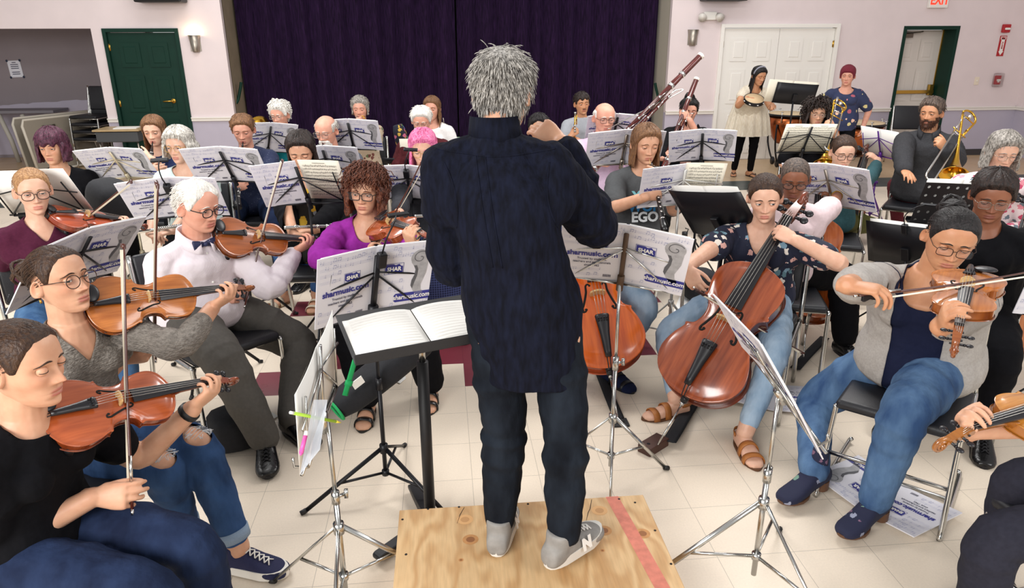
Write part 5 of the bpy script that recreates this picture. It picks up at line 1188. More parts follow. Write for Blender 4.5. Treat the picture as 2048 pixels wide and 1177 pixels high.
def chair(c, f, label, kind='stack', group=None):
    """stack: square chrome frame; sled: round chrome tube bent into a sled base; c under the sitter, f the way it faces"""
    f = V((f[0], f[1], 0)); M = frame((c[0], c[1], 0), y=f, z=ZU); root = empty('chair', label, 'chair', group, M=M)
    if kind in _CH:
        for ch in _CH[kind].children: copy_tree(ch, root)
        return root
    _CH[kind] = root
    bm = BM(); add_box(bm, (0, .07, .448), (.45, .43, .045)); link('seat', bm, M_vinyl, root, bevel=.018)
    bm = BM(); add_box(bm, (0, -.205, .70), (.43, .035, .36), Matrix.Translation((0, 0, .0))); bmesh.ops.rotate(bm, cent=(0, -.19, .5), matrix=Matrix.Rotation(R(8), 3, 'X'), verts=bm.verts); link('backrest', bm, M_vinyl, root, bevel=.02)
    r = .0125
    for s in (-1, 1):
        if kind == 'stack':
            bm = BM(); add_tube(bm, smoothpath([V((s * .235, .29, .005)), V((s * .235, .265, .38)), V((s * .235, .22, .425)), V((s * .235, -.15, .425))], 5), r, 8); link('leg', bm, M_chrome, root)
            bm = BM(); add_tube(bm, smoothpath([V((s * .235, -.27, .005)), V((s * .235, -.17, .40)), V((s * .232, -.20, .60)), V((s * .228, -.25, .88))], 5), r, 8); link('leg', bm, M_chrome, root)
        else:
            bm = BM(); add_tube(bm, smoothpath([V((s * .20, -.25, .88)), V((s * .215, -.19, .50)), V((s * .225, -.15, .435)), V((s * .225, .22, .425)), V((s * .225, .265, .40)), V((s * .235, .30, .05)), V((s * .235, .27, .014)), V((s * .235, -.20, .014)), V((s * .225, -.235, .03))], 5), .0105, 8); link('leg', bm, M_chrome, root)
    for y, z in ((.24, .42), (-.14, .42)) + (((0, .014), (.28, .22)) if kind == 'sled' else ()):
        bm = BM(); add_tube(bm, [(-.232, y, z), (.232, y, z)], .009, 8); link('cross_bar', bm, M_chrome, root)
    return root
# ================================================================== the players
TC = -FWH          # towards the camera
def floral(name, base, cols, scale=16, size=.33, rough=.85):
    if name in _M: return _M[name]
    m = bpy.data.materials.new(name); m.use_nodes = True; nt = m.node_tree; b = nt.nodes['Principled BSDF']; L = nt.links.new; b.inputs['Roughness'].default_value = rough
    tc = nd(nt, 'ShaderNodeTexCoord'); v = nd(nt, 'ShaderNodeTexVoronoi', Scale=float(scale)); n = nd(nt, 'ShaderNodeTexNoise', Scale=float(scale) * 2.5, Detail=2.0); L(tc.outputs['Object'], n.inputs['Vector'])
    mx = nd(nt, 'ShaderNodeVectorMath', operation='MULTIPLY_ADD'); mx.inputs[1].default_value = (.028,) * 3; L(n.outputs['Color'], mx.inputs[0]); L(tc.outputs['Object'], mx.inputs[2]); L(mx.outputs[0], v.inputs['Vector'])
    sp = nd(nt, 'ShaderNodeSeparateColor'); L(v.outputs['Color'], sp.inputs[0]); rp = nd(nt, 'ShaderNodeValToRGB'); rp.color_ramp.interpolation = 'CONSTANT'; e = rp.color_ramp.elements
    e[0].color = (*lin(cols[0]), 1); e[1].position = 1 / len(cols); e[1].color = (*lin(cols[1]), 1)
    for i, c in enumerate(cols[2:], 2): q = e.new(i / len(cols)); q.color = (*lin(c), 1)
    L(sp.outputs[0], rp.inputs[0]); lt = nd(nt, 'ShaderNodeMath', operation='LESS_THAN'); lt.inputs[1].default_value = size; L(v.outputs['Distance'], lt.inputs[0])
    g = nd(nt, 'ShaderNodeMath', operation='LESS_THAN'); g.inputs[1].default_value = .72; L(sp.outputs[1], g.inputs[0]); k = nd(nt, 'ShaderNodeMath', operation='MULTIPLY'); L(lt.outputs[0], k.inputs[0]); L(g.outputs[0], k.inputs[1])
    q = nd(nt, 'ShaderNodeMix', data_type='RGBA'); q.inputs[6].default_value = (*lin(base), 1); L(k.outputs[0], q.inputs[0]); L(rp.outputs[0], q.inputs[7]); L(q.outputs[2], b.inputs['Base Color'])
    _M[name] = m; return m
def lined(name, base, line, sx=150, sy=None, width=.18, rough=.8):
    """cloth with fine stripes, or a plaid of thin lines"""
    if name in _M: return _M[name]
    m = bpy.data.materials.new(name); m.use_nodes = True; nt = m.node_tree; b = nt.nodes['Principled BSDF']; L = nt.links.new; b.inputs['Roughness'].default_value = rough
    tc = nd(nt, 'ShaderNodeTexCoord'); last = None
    for d, s in (('X', sx), ('Z', sy)):
        if not s: continue
        w = nd(nt, 'ShaderNodeTexWave', bands_direction=d, Scale=float(s) / 6.283 * 1.0); w.inputs['Distortion'].default_value = .3; L(tc.outputs['Object'], w.inputs['Vector']); t = nd(nt, 'ShaderNodeMath', operation='GREATER_THAN'); t.inputs[1].default_value = 1 - width; L(w.outputs['Fac'], t.inputs[0])
        if last is None: last = t
        else: mx = nd(nt, 'ShaderNodeMath', operation='MAXIMUM'); L(last.outputs[0], mx.inputs[0]); L(t.outputs[0], mx.inputs[1]); last = mx
    q = nd(nt, 'ShaderNodeMix', data_type='RGBA'); q.inputs[6].default_value = (*lin(base), 1); q.inputs[7].default_value = (*lin(line), 1); L(last.outputs[0], q.inputs[0]); L(q.outputs[2], b.inputs['Base Color'])
    n = nd(nt, 'ShaderNodeTexNoise', Scale=14.0, Detail=3.0); L(tc.outputs['Object'], n.inputs['Vector']); bp = nd(nt, 'ShaderNodeBump', Strength=.3, Distance=.02); L(n.outputs['Fac'], bp.inputs['Height']); L(bp.outputs[0], b.inputs['Normal'])
    _M[name] = m; return m
def denim(name, a, z): return mat(name, a, .85, col2=z, vscale=7, stretch=(1.5, 1.5, .7), bump=.4, bscale=16, detail=6, spec=.12)
J_dark = denim('dark_denim', '#0b0e15', '#20262f'); J_blue = denim('blue_denim', '#23426f', '#47699b'); J_light = denim('light_denim', '#7f9ab5', '#a9bdd0'); J_navy = denim('navy_denim', '#151d33', '#25324f'); J_mid = denim('mid_denim', '#2c4a72', '#55789f')
K_black = fabric('black_cotton', '#0d0d11'); K_grey = fabric('grey_wool', '#56534f', var=.06); K_navy = fabric('navy_cotton', '#1b2544')
K_char = fabric('charcoal_cotton', '#3c3d42'); M_tan = mat('tan_leather', '#a9672c', .5, var=.12, vscale=20); M_shoeb = mat('black_leather', '#121112', .25, bump=.1, bscale=60)
def bow_fit(contact, frog_px, tip_px, L=.745):
    best = None
    for i in range(-60, 61):
        fr = pt(*frog_px, depth(contact) + i * .01); dl = (V(contact) - fr).length
        if dl < .02: continue
        tp = fr + (V(contact) - fr).normalized() * L; q = px(tp); c = (q[0] - tip_px[0]) ** 2 + (q[1] - tip_px[1]) ** 2
        if best is None or c < best[0]: best = (c, fr, tp)
    return best[1], best[2]
def fiddle(k, base_px, db, scroll_px, far, normal, S, label, cols, frog=None, tip=None, bow_label=None, lx=.43, elbowL=None, handR=None, dR=0, elbowR=None, cx=.213, nR=None, lcurl=52, rcurl=38, kind='violin', cat='violin', group=None, bL=.745):
    """place a violin at the chin, its bow and both arms"""
    base = pt(*base_px, depth(k.H) + db); scroll = bone(base, *scroll_px, .575 * S, far); Mv = viol_place(scroll, base, normal, S); k.viol = Mv
    viol(kind, Mv, label, cat, cols, group=group); X, Y, Z = (Mv.to_3x3() @ V(a) for a in ((1, 0, 0), (0, 1, 0), (0, 0, 1))); X, Y, Z = X.normalized(), Y.normalized(), Z.normalized()
    Q = on_viol(Mv, lx, 0, .0); Wp = Q - Y * .048 - Z * .062 - X * .035; arm(k, -1, Wp, elbowL, d=Z * .72 + X * .42 + Y * .05, n=-Y * .9 + X * .15, curl=lcurl, thumb=15)
    if frog:
        c = on_viol(Mv, cx, 0, .036); fr, tp = bow_fit(c, frog, tip, bL); up = Z - (tp - fr).normalized() * Z.dot((tp - fr).normalized()); bow(fr, tp, bow_label, up); k.bow = (fr, tp)
        g = fr + (tp - fr).normalized() * .03; Wp = pt(*handR, depth(g) + dR); arm(k, 1, Wp, elbowR, d=(g + up.normalized() * .03) - Wp, n=nR if nR is not None else up, curl=rcurl, thumb=10)
def sit(k, label, kind='stack', fwd=.05): chair((k.P.x + k.f.x * fwd, k.P.y + k.f.y * fwd), k.f, label, kind)

STY_bob = lambda **q: dict(dict(thick=.022, vol=.5, amp=.3, sheet=(-.10, 58, .14, .014), strands=420, len=.05, lift=.02, sr=.0015, hug=1, rnd=.12), **q)
STY_short = lambda **q: dict(dict(thick=.011, vol=.6, amp=.35, strands=520, len=.026, lift=.16, sr=.0017, rnd=.16), **q)
STY_pull = lambda **q: dict(dict(thick=.006, amp=.06, edge=.035, hug=1, strands=900, len=.08, lift=.0, sr=.0011, steps=6, back=1.6, grav=.2, rnd=.05), **q)
STY_long = lambda **q: dict(dict(thick=.014, vol=.5, amp=.2, sheet=(-.26, 66, .16, .010), strands=360, len=.05, lift=.02, sr=.0014, hug=1, rnd=.08), **q)
VIO = ('#bd7233', '#9c5622', '#6e3414'); VIO2 = ('#b0562a', '#93421d', '#6b2c12'); VIO3 = ('#a85a28', '#87451c', '#5a2a12'); VIO4 = ('#bb4f22', '#92381a', '#6e2a16')

# ---- conductor
k = skel((1008, 186), hz=1.728, yaw=178, hyaw=160, hpitch=-8, stand=True, s=1.0, fat=.92, wid=.93, lean=-.02, neckf=.05, neckl=.135)
BOXZ = .20
k.P.z = 1.06; k.hip = {g: k.P + k.r * g * .09 for g in (1, -1)}
A1, A2 = hitz(1128, 1068, BOXZ + .13), hitz(1000, 1040, BOXZ + .10)
k.P.x = pt(1058, 600, depth(k.N)).x; k.P.y = k.N.y - .03; k.hip = {g: k.P + k.r * g * .095 for g in (1, -1)}
leg(k, 1, A=A1, toe=heading(180) * .75 + RTH * .75); leg(k, -1, A=A2, toe=heading(180) + RTH * .15)
k.K[1] = k.hip[1].lerp(k.A[1], .5) + RTH * .02; k.K[-1] = k.hip[-1].lerp(k.A[-1], .5) + RTH * .025
arm(k, 1, pt(1165, 408, depth(k.S[1]) + .22), (1205, 462), d=FWH * .5 + ZU * .9 - RTH * .5, n=RTH, curl=25)
k.ua = .36; k.fa = .32; W1 = pt(1122, 285, depth(k.H) + .24); arm(k, 1, W1, (1196, 470), d=-RTH * .6 + ZU * .42 + FWH * .4, n=-FWH + ZU * .4, curl=30)
arm(k, -1, pt(985, 420, depth(k.H) + .42), (925, 470), d=FWH + ZU * .3, curl=25)
LINEN = mat('navy_linen', '#0d0e16', .9, col2='#151827', vscale=30, stretch=(2.2, 2.2, .5), bump=.6, bscale=9, detail=6, spec=.1)
def cond_extra(k, root):
    collar(k, root, LINEN, .055, .064, 20)
    M = frame(k.P.lerp(k.N, .5) - k.f * .13, x=k.r, z=ZU)
    up = (k.N - k.P).normalized()
    from mathutils.bvhtree import BVHTree
    sh = [c for c in root.children if c.name.startswith('shirt')][0]; T = BVHTree.FromPolygons([v.co for v in sh.data.vertices], [p.vertices for p in sh.data.polygons])
    def seam(nm, P, r):
        Q = [T.ray_cast(p - k.f * .6, k.f) for p in P]; Q = [q[0] - k.f * .0008 for q in Q if q[0] is not None]
        if len(Q) > 2: bm = BM(); add_tube(bm, Q, r, 6); link(nm, bm, LINEN, root)
    O = k.N + up * .005
    seam('yoke_seam', [O + k.r * x - up * (.02 * (1 - (x / .2) ** 2)) for x in np.linspace(-.17, .17, 36)], .0024)
    for x in (-.035, -.008): seam('box_pleat', [O + k.r * (-x * -1 - .02) - up * z for z in np.linspace(.02, .33, 30)], .0024)
    for g in (1, -1): seam('sleeve_seam', [k.N + k.r * g * (.150 - .02 * math.sin(t * 3)) - up * (.035 + .19 * t) for t in np.linspace(0, 1, 22)], .0022)
build(k, 'person standing on the plywood box, seen from behind, conducting in a navy shirt', 'light', ('conductor', dict(thick=.008, vol=.8, amp=.5, fr=3, strands=3600, len=.036, lift=.12, sr=.0013, steps=6, grav=1.2, line=-.05, rnd=.32)), 2,
      shirt=dict(m=LINEN, off=.020, loose=.022, aloose=.016, sleeve=1.88, folds=.16, t0=-.40, disp=.014), pants=dict(m=J_dark, off=.004, loose=.012, to=.99, folds=.12, disp=.010, waist=.02), shoes=('sneaker', mat('grey_suede', '#8d8a86', .8, var=.12, vscale=30), mat('pale_sole', '#d8d5ce', .6)), extra=cond_extra, bel=1.1)
cond = k
for g, o in zip((1, -1), [c for c in k.root.children if c.name.startswith('shoe')]):
    t = V(k.toe[g]); t.z = 0; t.normalize(); r = t.cross(ZU) * 1
    for s in (1, -1):
        b = V((k.A[g].x, k.A[g].y, k.A[g].z - .09)) + t * .06 + r * s * .052 + ZU * .045; q = linkme('shoe_letter', text_mesh('N', .055, .004, .001), M_white, o, False); q.matrix_world = frame(b, x=t * s, z=r * s + ZU * .25); q.matrix_parent_inverse = Matrix()

# ---- front desk violins, left
k = skel((48, 728), hz=1.10, yaw=80, hyaw=84, hpitch=-3, lean=.06, s=1.0, seat=.44)
leg(k, 1, A=k.hip[1] + k.f * .50 + k.r * .02 + ZU * (.09 - k.hip[1].z)); leg(k, -1, A=k.hip[-1] + k.f * .46 + ZU * (.09 - k.hip[-1].z))
fiddle(k, (80, 840), .06, (478, 752), True, TC * .75 + ZU * .55 - RTH * .1, 1.0, 'reddish brown violin held by the player in a black t-shirt', VIO2, (262, 1012), (205, 488), 'bow held upright by the player in a black t-shirt', .455, (245, 925), (186, 995), -.02, (-40, 1110))
p1 = k
build(k, 'person in a black t-shirt playing violin, nearest the left edge', 'light', ('brown', STY_pull(bun=((0, -.125, -.01), .035), strands=1800)), 2, bust=.8, shirt=dict(m=K_black, off=.010, sleeve=.62, neck=(.02, .07, False)), pants=dict(m=J_navy, off=.010), shoes=('sneaker', K_black, M_white), face=dict(jaw=.93, nose=1.05, gx=.9, gz=-.5), eyeopen=.06,
      extra=lambda k, root: link('watch_band', (lambda bm: (add_tube(bm, [k.E[-1].lerp(k.W[-1], .90), k.E[-1].lerp(k.W[-1], .97)], .034, 14), bm)[1])(BM()), M_blackp, root))
sit(k, 'black chair under the violinist in the black t-shirt')
k = skel((120, 560), hz=1.13, yaw=62, hyaw=72, hpitch=9, lean=.08, s=1.0, seat=.45)
leg(k, -1, foot=(478, 1098), knee=(398, 893), az=.10, toe=RTH + TC * .2); leg(k, 1, foot=(372, 1062), knee=(318, 940), az=.10, toe=RTH + TC * .5)
fiddle(k, (172, 615), .05, (508, 570), True, TC * .8 + ZU * .5, 1.0, 'orange brown violin held by the player in a grey sweater', VIO, (310, 712), (246, 366), 'bow held by the player in a grey sweater', .455, (362, 694), (240, 722), 0, (150, 800))
def rip(k):
    ps = [(k.K[g] + ZU * .06 + k.f * .012, .05) for g in (1, -1)]
    return lambda c: any((c - p).length < r for p, r in ps)
def p2x(k, root):
    rnd = random.Random(3)
    for g in (1, -1):
        bm = BM(); c = k.K[g] + ZU * .058 + k.f * .01
        for i in range(26):
            a = rnd.uniform(0, 6.28); d = (k.r * math.cos(a) + k.f * math.sin(a)); p = c + d * .046; p.z -= .004 * rnd.random(); add_tube(bm, [p, p + d * rnd.uniform(-.03, -.008) + ZU * .008 + k.r * rnd.gauss(0, .008)], .0011, 4)
        for i in range(5): y = -.03 + .015 * i; add_tube(bm, [c + k.f * y - k.r * .04 + ZU * .0, c + k.f * y + ZU * .016, c + k.f * y + k.r * .04], .0009, 4)
        link('frayed_threads', bm, mat('white_thread', '#d5d9de', .9), root)
    for g in (1, -1): bm = BM(); e = k.K[g].lerp(k.A[g], .80); add_tube(bm, [e, k.K[g].lerp(k.A[g], .90)], [.060, .058], 18); link('rolled_cuff', bm, mat('denim_cuff', '#8497ad', .9, bump=.2, bscale=200), root)
    for g in (1, -1): bm = BM(); add_tube(bm, [k.M @ V((g * .082, -.012, -.042)), k.M @ V((g * .083, -.010, -.055))], .0035, 6); link('earring', bm, M_brass, root)
    bm = BM(); w = k.E[-1].lerp(k.W[-1], .62) + TC * .0315; M = frame(w, x=(k.W[-1] - k.E[-1]), z=TC)
    for a in (40, 140, 260): flat(bm, [(0, 0), (.006 * math.cos(R(a - 20)), .012 * math.sin(R(a - 20))), (.012 * math.cos(R(a)), .016 * math.sin(R(a))), (.006 * math.cos(R(a + 20)), .012 * math.sin(R(a + 20)))], 0)
    o = link('tattoo', bm, M_inkdk, root, smooth=False); o.matrix_world = M @ rot('X', 90)
p2 = k
build(k, 'person in a patterned grey sweater and ripped jeans playing violin', 'light', ('brown', STY_pull(bun=((0, -.135, .035), .042), strands=1500)), 2, bust=.8, shirt=dict(m=mat('grey_knit', '#8d867e', .9, col2='#6d665f', vscale=50, stretch=(1, 1, 2.4), bump=.8, bscale=90), off=.008, aloose=.003, sleeve=1.58, neck=(.10, .06, True), name='sweater'), pants=dict(m=denim('ripped_denim', '#1d304f', '#38547e'), off=.010, to=.86, cut=rip(k)), shoes=('sneaker', mat('navy_mesh', '#1d2147', .8, bump=.3, bscale=300), mat('pale_white_sole', '#e6e2da', .6)), glass=dict(m=mat('tortoise', '#3a2418', .3), kind='round', w=.025, h=.022), face=dict(jaw=.9, nose=1.1, gx=.55, gz=.05), extra=p2x)
sit(k, 'black chair under the violinist in ripped jeans')
k = skel((397, 413), hz=1.13, yaw=50, hyaw=62, hpitch=-9, lean=.05, s=1.07, fat=1.22, wid=1.05)
leg(k, -1, foot=(585, 838), knee=(600, 690), toe=RTH * .8 + TC * .7, az=.10); leg(k, 1, foot=(530, 880), knee=(455, 735), toe=RTH * .35 + TC, az=.10)
fiddle(k, (432, 470), .04, (652, 482), True, TC * .75 + ZU * .6, 1.06, 'brown viola held by the player in a bow tie', VIO3, (490, 606), (511, 304), 'bow held by the player in a bow tie', .44, (560, 590), (432, 586), -.02, (328, 640), kind='viola', cat='viola')
SHIRT = lined('striped_shirt', '#efe9ea', '#d3c2d0', 900, None, .4)
def bowtie(k, root):
    collar(k, root, SHIRT, .045, .072, 30); c = k.N + (k.N - k.P).normalized() * .01 + k.f * .092; bm = BM(); X = frame(c, x=k.sr, y=k.f)
    for s in (-1, 1): add_loft(bm, [[X @ V((s * a, .01 * math.cos(q), h * math.sin(q))) for q in np.linspace(0, 2 * math.pi, 10, endpoint=False)] for a, h in ((.006, .011), (.03, .020), (.055, .025), (.058, .024))])
    add_ball(bm, X @ V((0, .008, 0)), .012); link('bow_tie', bm, mat('spotted_tie', '#1c2244', .6, col2='#232a52', vscale=200), root)
    bm = BM(); up = (k.N - k.P).normalized()
    for i in range(5): add_ball(bm, k.P.lerp(k.N, .9 - .13 * i) + k.f * (.105 + .012 * i), .006)
    link('buttons', bm, M_white, root)
p3 = k
build(k, 'person with white hair, bow tie and pale striped shirt playing viola', 'pink', ('white', STY_short(recede=1, line=.0, thick=.009, strands=900, back=1.0, len=.035, lift=.12, sr=.0016)), 2, shirt=dict(m=SHIRT, off=.012, sleeve=1.92, aloose=.009, folds=.12), pants=dict(m=K_grey, off=.014, loose=.018, to=.97), shoes=('dress', M_shoeb), glass=dict(m=M_black, kind='oval', r=.0024), face=dict(old=1, wid=1.05, jaw=1.08, nose=1.1), bel=1.1, extra=bowtie)
sit(k, 'black chair under the player in the bow tie')
# ---- second row, left
k = skel((66, 382), hz=1.16, yaw=42, hyaw=38, hpitch=-4, lean=.05, s=.98)
fiddle(k, (100, 430), .03, (296, 446), True, TC * .7 + ZU * .75, 1.0, 'red violin held by the player in a maroon t-shirt', VIO4, (133, 466), (178, 259), 'bow held by the player in a maroon t-shirt', .40, (205, 500), (80, 480), 0, (-5, 540))
build(k, 'person in a maroon t-shirt and glasses playing violin', 'fair', ('blond', STY_pull(tail=([(0, -.10, .05), (0, -.13, .0), (-.03, -.12, -.10), (-.05, -.10, -.2)], .025))), 1, bust=.8, shirt=dict(m=fabric('maroon_cotton', '#4e1f35'), off=.010, sleeve=.75, neck=(.09, .065, True)), pants=dict(m=J_mid, off=.010), shoes=('sneaker', K_black, M_white), glass=dict(m=mat('dark_tortoise', '#2a1a14', .3), kind='oval', w=.027, h=.022, r=.002), face=dict(jaw=.92))
sit(k, 'black chair under the violinist in the maroon t-shirt'); p4 = k
k = skel((105, 295), hz=1.17, yaw=20, hyaw=8, hpitch=-2, s=1.0, fat=1.15)
build(k, 'person with a purple bob and black t-shirt, behind the maroon t-shirt violinist', 'light', ('purple', STY_bob(bangs=.02, line=-.01)), 1, bust=.9, shirt=dict(m=K_black, sleeve=.85, neck=(.05, .07, False)), pants=dict(m=K_black), shoes=('sneaker', K_black))
sit(k, 'black chair under the player with the purple bob'); p5 = k
k = skel((308, 262), hz=1.18, yaw=0, hyaw=8, hpitch=-8)
arm(k, -1, pt(302, 318, depth(k.H) - .30), hint=k.S[-1] - ZU + k.r * -.3, d=-k.r * .0 + ZU * .3 + k.r * .8, n=TC); arm(k, 1, pt(296, 345, depth(k.H) - .33), d=-k.r + ZU * .2, n=TC, hint=k.S[1] - ZU + k.r * .3)
clarinet(k.M @ V((0, .094, -.07)), pt(298, 372, depth(k.H) - .36), 'black clarinet played by the person with long light brown hair')
build(k, 'person with long light brown hair playing clarinet near the desk', 'fair', ('light', STY_long()), 1, bust=.8, shirt=dict(m=K_navy, sleeve=.8, neck=(.03, .065, False)), pants=dict(m=K_black), shoes=('sneaker', K_black), eyeopen=.55)
sit(k, 'black chair under the long haired clarinettist')
k = skel((358, 292), hz=1.19, yaw=10, hyaw=-2, hpitch=-4, s=.98)
fa, fb = pt(235, 470, depth(k.H) - .30), pt(366, 452, depth(k.H) - .36)
arm(k, 1, fa.lerp(fb, .45) - ZU * .03 + TC * -.04, (285, 420), d=k.r * -.5 + k.f * .6, n=ZU, curl=45); arm(k, -1, fa.lerp(fb, .80) - ZU * .03 - TC * .04, (425, 430), d=k.f * .5 + k.r * .6, n=ZU, curl=45)
flute(fa, fb, 'silver flute held in the lap of the grey haired player')
leg(k, -1, A=k.hip[-1] + k.f * .47 + ZU * (.09 - k.hip[-1].z)); leg(k, 1, A=k.hip[1] + k.f * .47 + ZU * (.09 - k.hip[1].z))
build(k, 'person with a wavy grey bob, round glasses and pale mint top', 'fair', ('silver', STY_bob(thick=.02, sheet=(-.09, 60, .30, .022), strands=700)), 1, bust=.8, shirt=dict(m=fabric('mint_cotton', '#cfe2e0', var=.04), sleeve=.9, neck=(.05, .08, False)), pants=dict(m=K_black), shoes=('sneaker', K_black), glass=dict(m=M_brass, kind='round', w=.023, h=.021, r=.0012), face=dict(old=1, jaw=.9), eyeopen=.7)
sit(k, 'black chair under the grey haired flute player')
k = skel((486, 260), hz=1.19, yaw=12, hyaw=10, hpitch=-14, s=1.05, fat=1.05)
ce = pt(475, 415, depth(k.H) - .42); clarinet(k.M @ V((0, .094, -.07)), ce, 'black clarinet played by the person in a speckled navy sweater')
arm(k, -1, (k.M @ V((0, .094, -.07))).lerp(ce, .42) - k.r * .03, d=ZU * .4 + k.r, n=TC, curl=45, hint=k.S[-1] - ZU - k.r * .5); arm(k, 1, (k.M @ V((0, .094, -.07))).lerp(ce, .72) + k.r * .05, d=-k.r + ZU * .3, n=TC, curl=45, hint=k.S[1] - ZU + k.r * .5)
build(k, 'person with short brown hair and a speckled navy sweater playing clarinet', 'pink', ('light', STY_short()), 1, shirt=dict(m=floral('speckled_knit', '#1d2747', ['#c9cbd6', '#8f95ad'], 70, .13), off=.016, sleeve=1.95, name='sweater'), pants=dict(m=J_navy), shoes=('sneaker', K_black), eyeopen=.4, face=dict(wid=1.04))
sit(k, 'black chair under the clarinettist in the speckled sweater')
k = skel((602, 302), hz=1.225, yaw=5, hyaw=8, hpitch=-20, s=1.0, lean=.04)
fa, fb = pt(568, 456, depth(k.H) - .34), pt(674, 452, depth(k.H) - .24)
arm(k, 1, fa.lerp(fb, .16) - ZU * .04, (540, 400), d=k.r * -.7 + k.f * .5, n=ZU, curl=50); arm(k, -1, fa.lerp(fb, .52) - ZU * .03 - TC * .05, (672, 420), d=k.r * .8 + k.f * .3, n=ZU, curl=50)
flute(fa, fb, 'silver flute held in the lap of the player with long dark hair')
leg(k, 1, foot=(566, 585), knee=(565, 470), toe=TC - RTH * .5); leg(k, -1, foot=(632, 590), knee=(650, 470), toe=TC)
def open_front(k, w=.07):
    up = (k.N - k.P).normalized(); return lambda c: abs((c - k.N).dot(k.sr)) < w and (c - k.P.lerp(k.N, .5)).dot(k.f) > 0 and (c - k.P).dot(up) > -.3
build(k, 'person with long dark hair, black cardigan and yellow flowered top looking down', 'light', ('dark', STY_long(sheet=(-.27, 76, .16, .010), line=.004)), 1, bust=.8, shirt=[dict(m=floral('yellow_flower_cloth', '#221f1c', ['#e3b93a', '#d9a92e', '#8a8f9a'], 14, .45), sleeve=.5, off=.010, neck=(.08, .07, False), name='top'), dict(m=K_black, sleeve=1.8, off=.019, cut=open_front(k, .055), open=1, name='cardigan')], pants=dict(m=J_blue, to=.86), shoes=('sandal', mat('pale_leather', '#d9cdb6', .5), mat('cork', '#7a5a3c', .9)), eyeopen=.15, face=dict(jaw=.92))
sit(k, 'black chair under the flute player in the black cardigan')
# ---- back rows, left
k = skel((559, 230), hz=1.20, yaw=-8, hyaw=-8, hpitch=-8, s=1.0, fat=1.1)
horn(k.P + k.f * .24 + ZU * .30 + k.r * .12, 'brass horn in the lap of the white curly haired player', k.f * .6 + k.r * .7)
build(k, 'person with curly white hair and teal shirt before the curtain', 'pink', ('white', STY_short(thick=.018, strands=500, curlr=.006, len=.03, lift=.6, sr=.003)), 0, shirt=dict(m=fabric('teal_cotton', '#136a72'), sleeve=.9), pants=dict(m=K_black), shoes=('dress', M_shoeb), glass=dict(m=M_steel, kind='rect'), face=dict(old=1))
sit(k, 'black chair under the player with curly white hair')
k = skel((652, 262), hz=1.20, yaw=-5, hyaw=-12, hpitch=-14, s=1.05, fat=1.1)
ce = pt(648, 400, depth(k.H) - .40); clarinet(k.M @ V((0, .094, -.07)), ce, 'black clarinet played by the balding bearded person')
arm(k, -1, (k.M @ V((0, .094, -.07))).lerp(ce, .45) - k.r * .03, d=ZU * .3 + k.r, n=TC, curl=45); arm(k, 1, (k.M @ V((0, .094, -.07))).lerp(ce, .72) + k.r * .05, d=-k.r + ZU * .3, n=TC, curl=45)
def goatee(k, root, key='white', full=False):
    bm = BM(); rnd = random.Random(7)
    zz, aa = np.meshgrid(np.linspace(-.116, -.045 if not full else -.03, 18), np.linspace(-1.25, 1.25, 40) if not full else np.linspace(-1.75, 1.75, 56), indexing='ij'); P = head_xyz(zz, aa); x = np.abs(P[..., 0])
    m = sst(-.050, -.062, zz + (.06 if False else 0) - .25 * np.maximum(0, .03 - x) * 0) * (1 if full else sst(.05, .034, x)); mouth = G(P[..., 0], .022) * G(zz + .070, .010); must = G(P[..., 0], .026) * G(zz + .055, .005)
    if full: m = np.maximum(m, sst(.052, .066, x) * sst(.0, -.02, zz))
    t = np.clip(m * (1 - 1.3 * mouth) + must, 0, 1); C0 = np.array([0, -.02, -.03]); d = P - C0; d /= np.linalg.norm(d, axis=-1, keepdims=True); Q = P + d * (np.where(t > .3, .007 * t + (.006 * sst(-.08, -.11, zz) if True else 0), -.004))[..., None]
    bm_grid(bm, np.array([k.M @ V(p) for p in Q.reshape(-1, 3)]).reshape(Q.shape), wrap=False, flip=True); idx = np.argwhere(t > .4)
    for _ in range(260 if full else 140):
        i, j = idx[rnd.randrange(len(idx))]; p = V(Q[i, j]); n = V(d[i, j]); e = p + (n * .5 + V((0, 0, -1))) * rnd.uniform(.008, .018); add_tube(bm, [k.M @ p, k.M @ e], [.0016, .0005], 4, cap=False)
    link('beard', bm, hair_mat(key), root)
build(k, 'balding person with a white beard, glasses and grey vest playing clarinet', 'pink', ('silver', STY_short(fringe_only=1, thick=.010, strands=200)), 1, shirt=[dict(m=fabric('mauve_cotton', '#7a5a60'), sleeve=1.9, off=.010), dict(m=fabric('slate_vest', '#5b6069'), sleeve=.55, off=.018, cut=open_front(k, .045), open=1, name='vest')], pants=dict(m=K_black), shoes=('dress', M_shoeb), glass=dict(m=M_steel, kind='rect'), face=dict(old=1), eyeopen=.3, extra=goatee)
sit(k, 'black chair under the bearded clarinettist')
k = skel((720, 218), hz=1.20, yaw=5, hyaw=3, hpitch=-2, s=.97)
trumpet(k.M @ V((0, .10, -.07)), pt(720, 262, depth(k.H) - .52), 'brass trumpet played by the person with glasses pushed up on grey hair', k.r)
arm(k, -1, k.M @ V((-.03, .28, -.14)), d=ZU * .5 + k.r * .5, n=k.r * -1, curl=55); arm(k, 1, k.M @ V((.05, .24, -.13)), d=ZU * .4 - k.r * .4 + k.f * .4, n=k.r, curl=55)
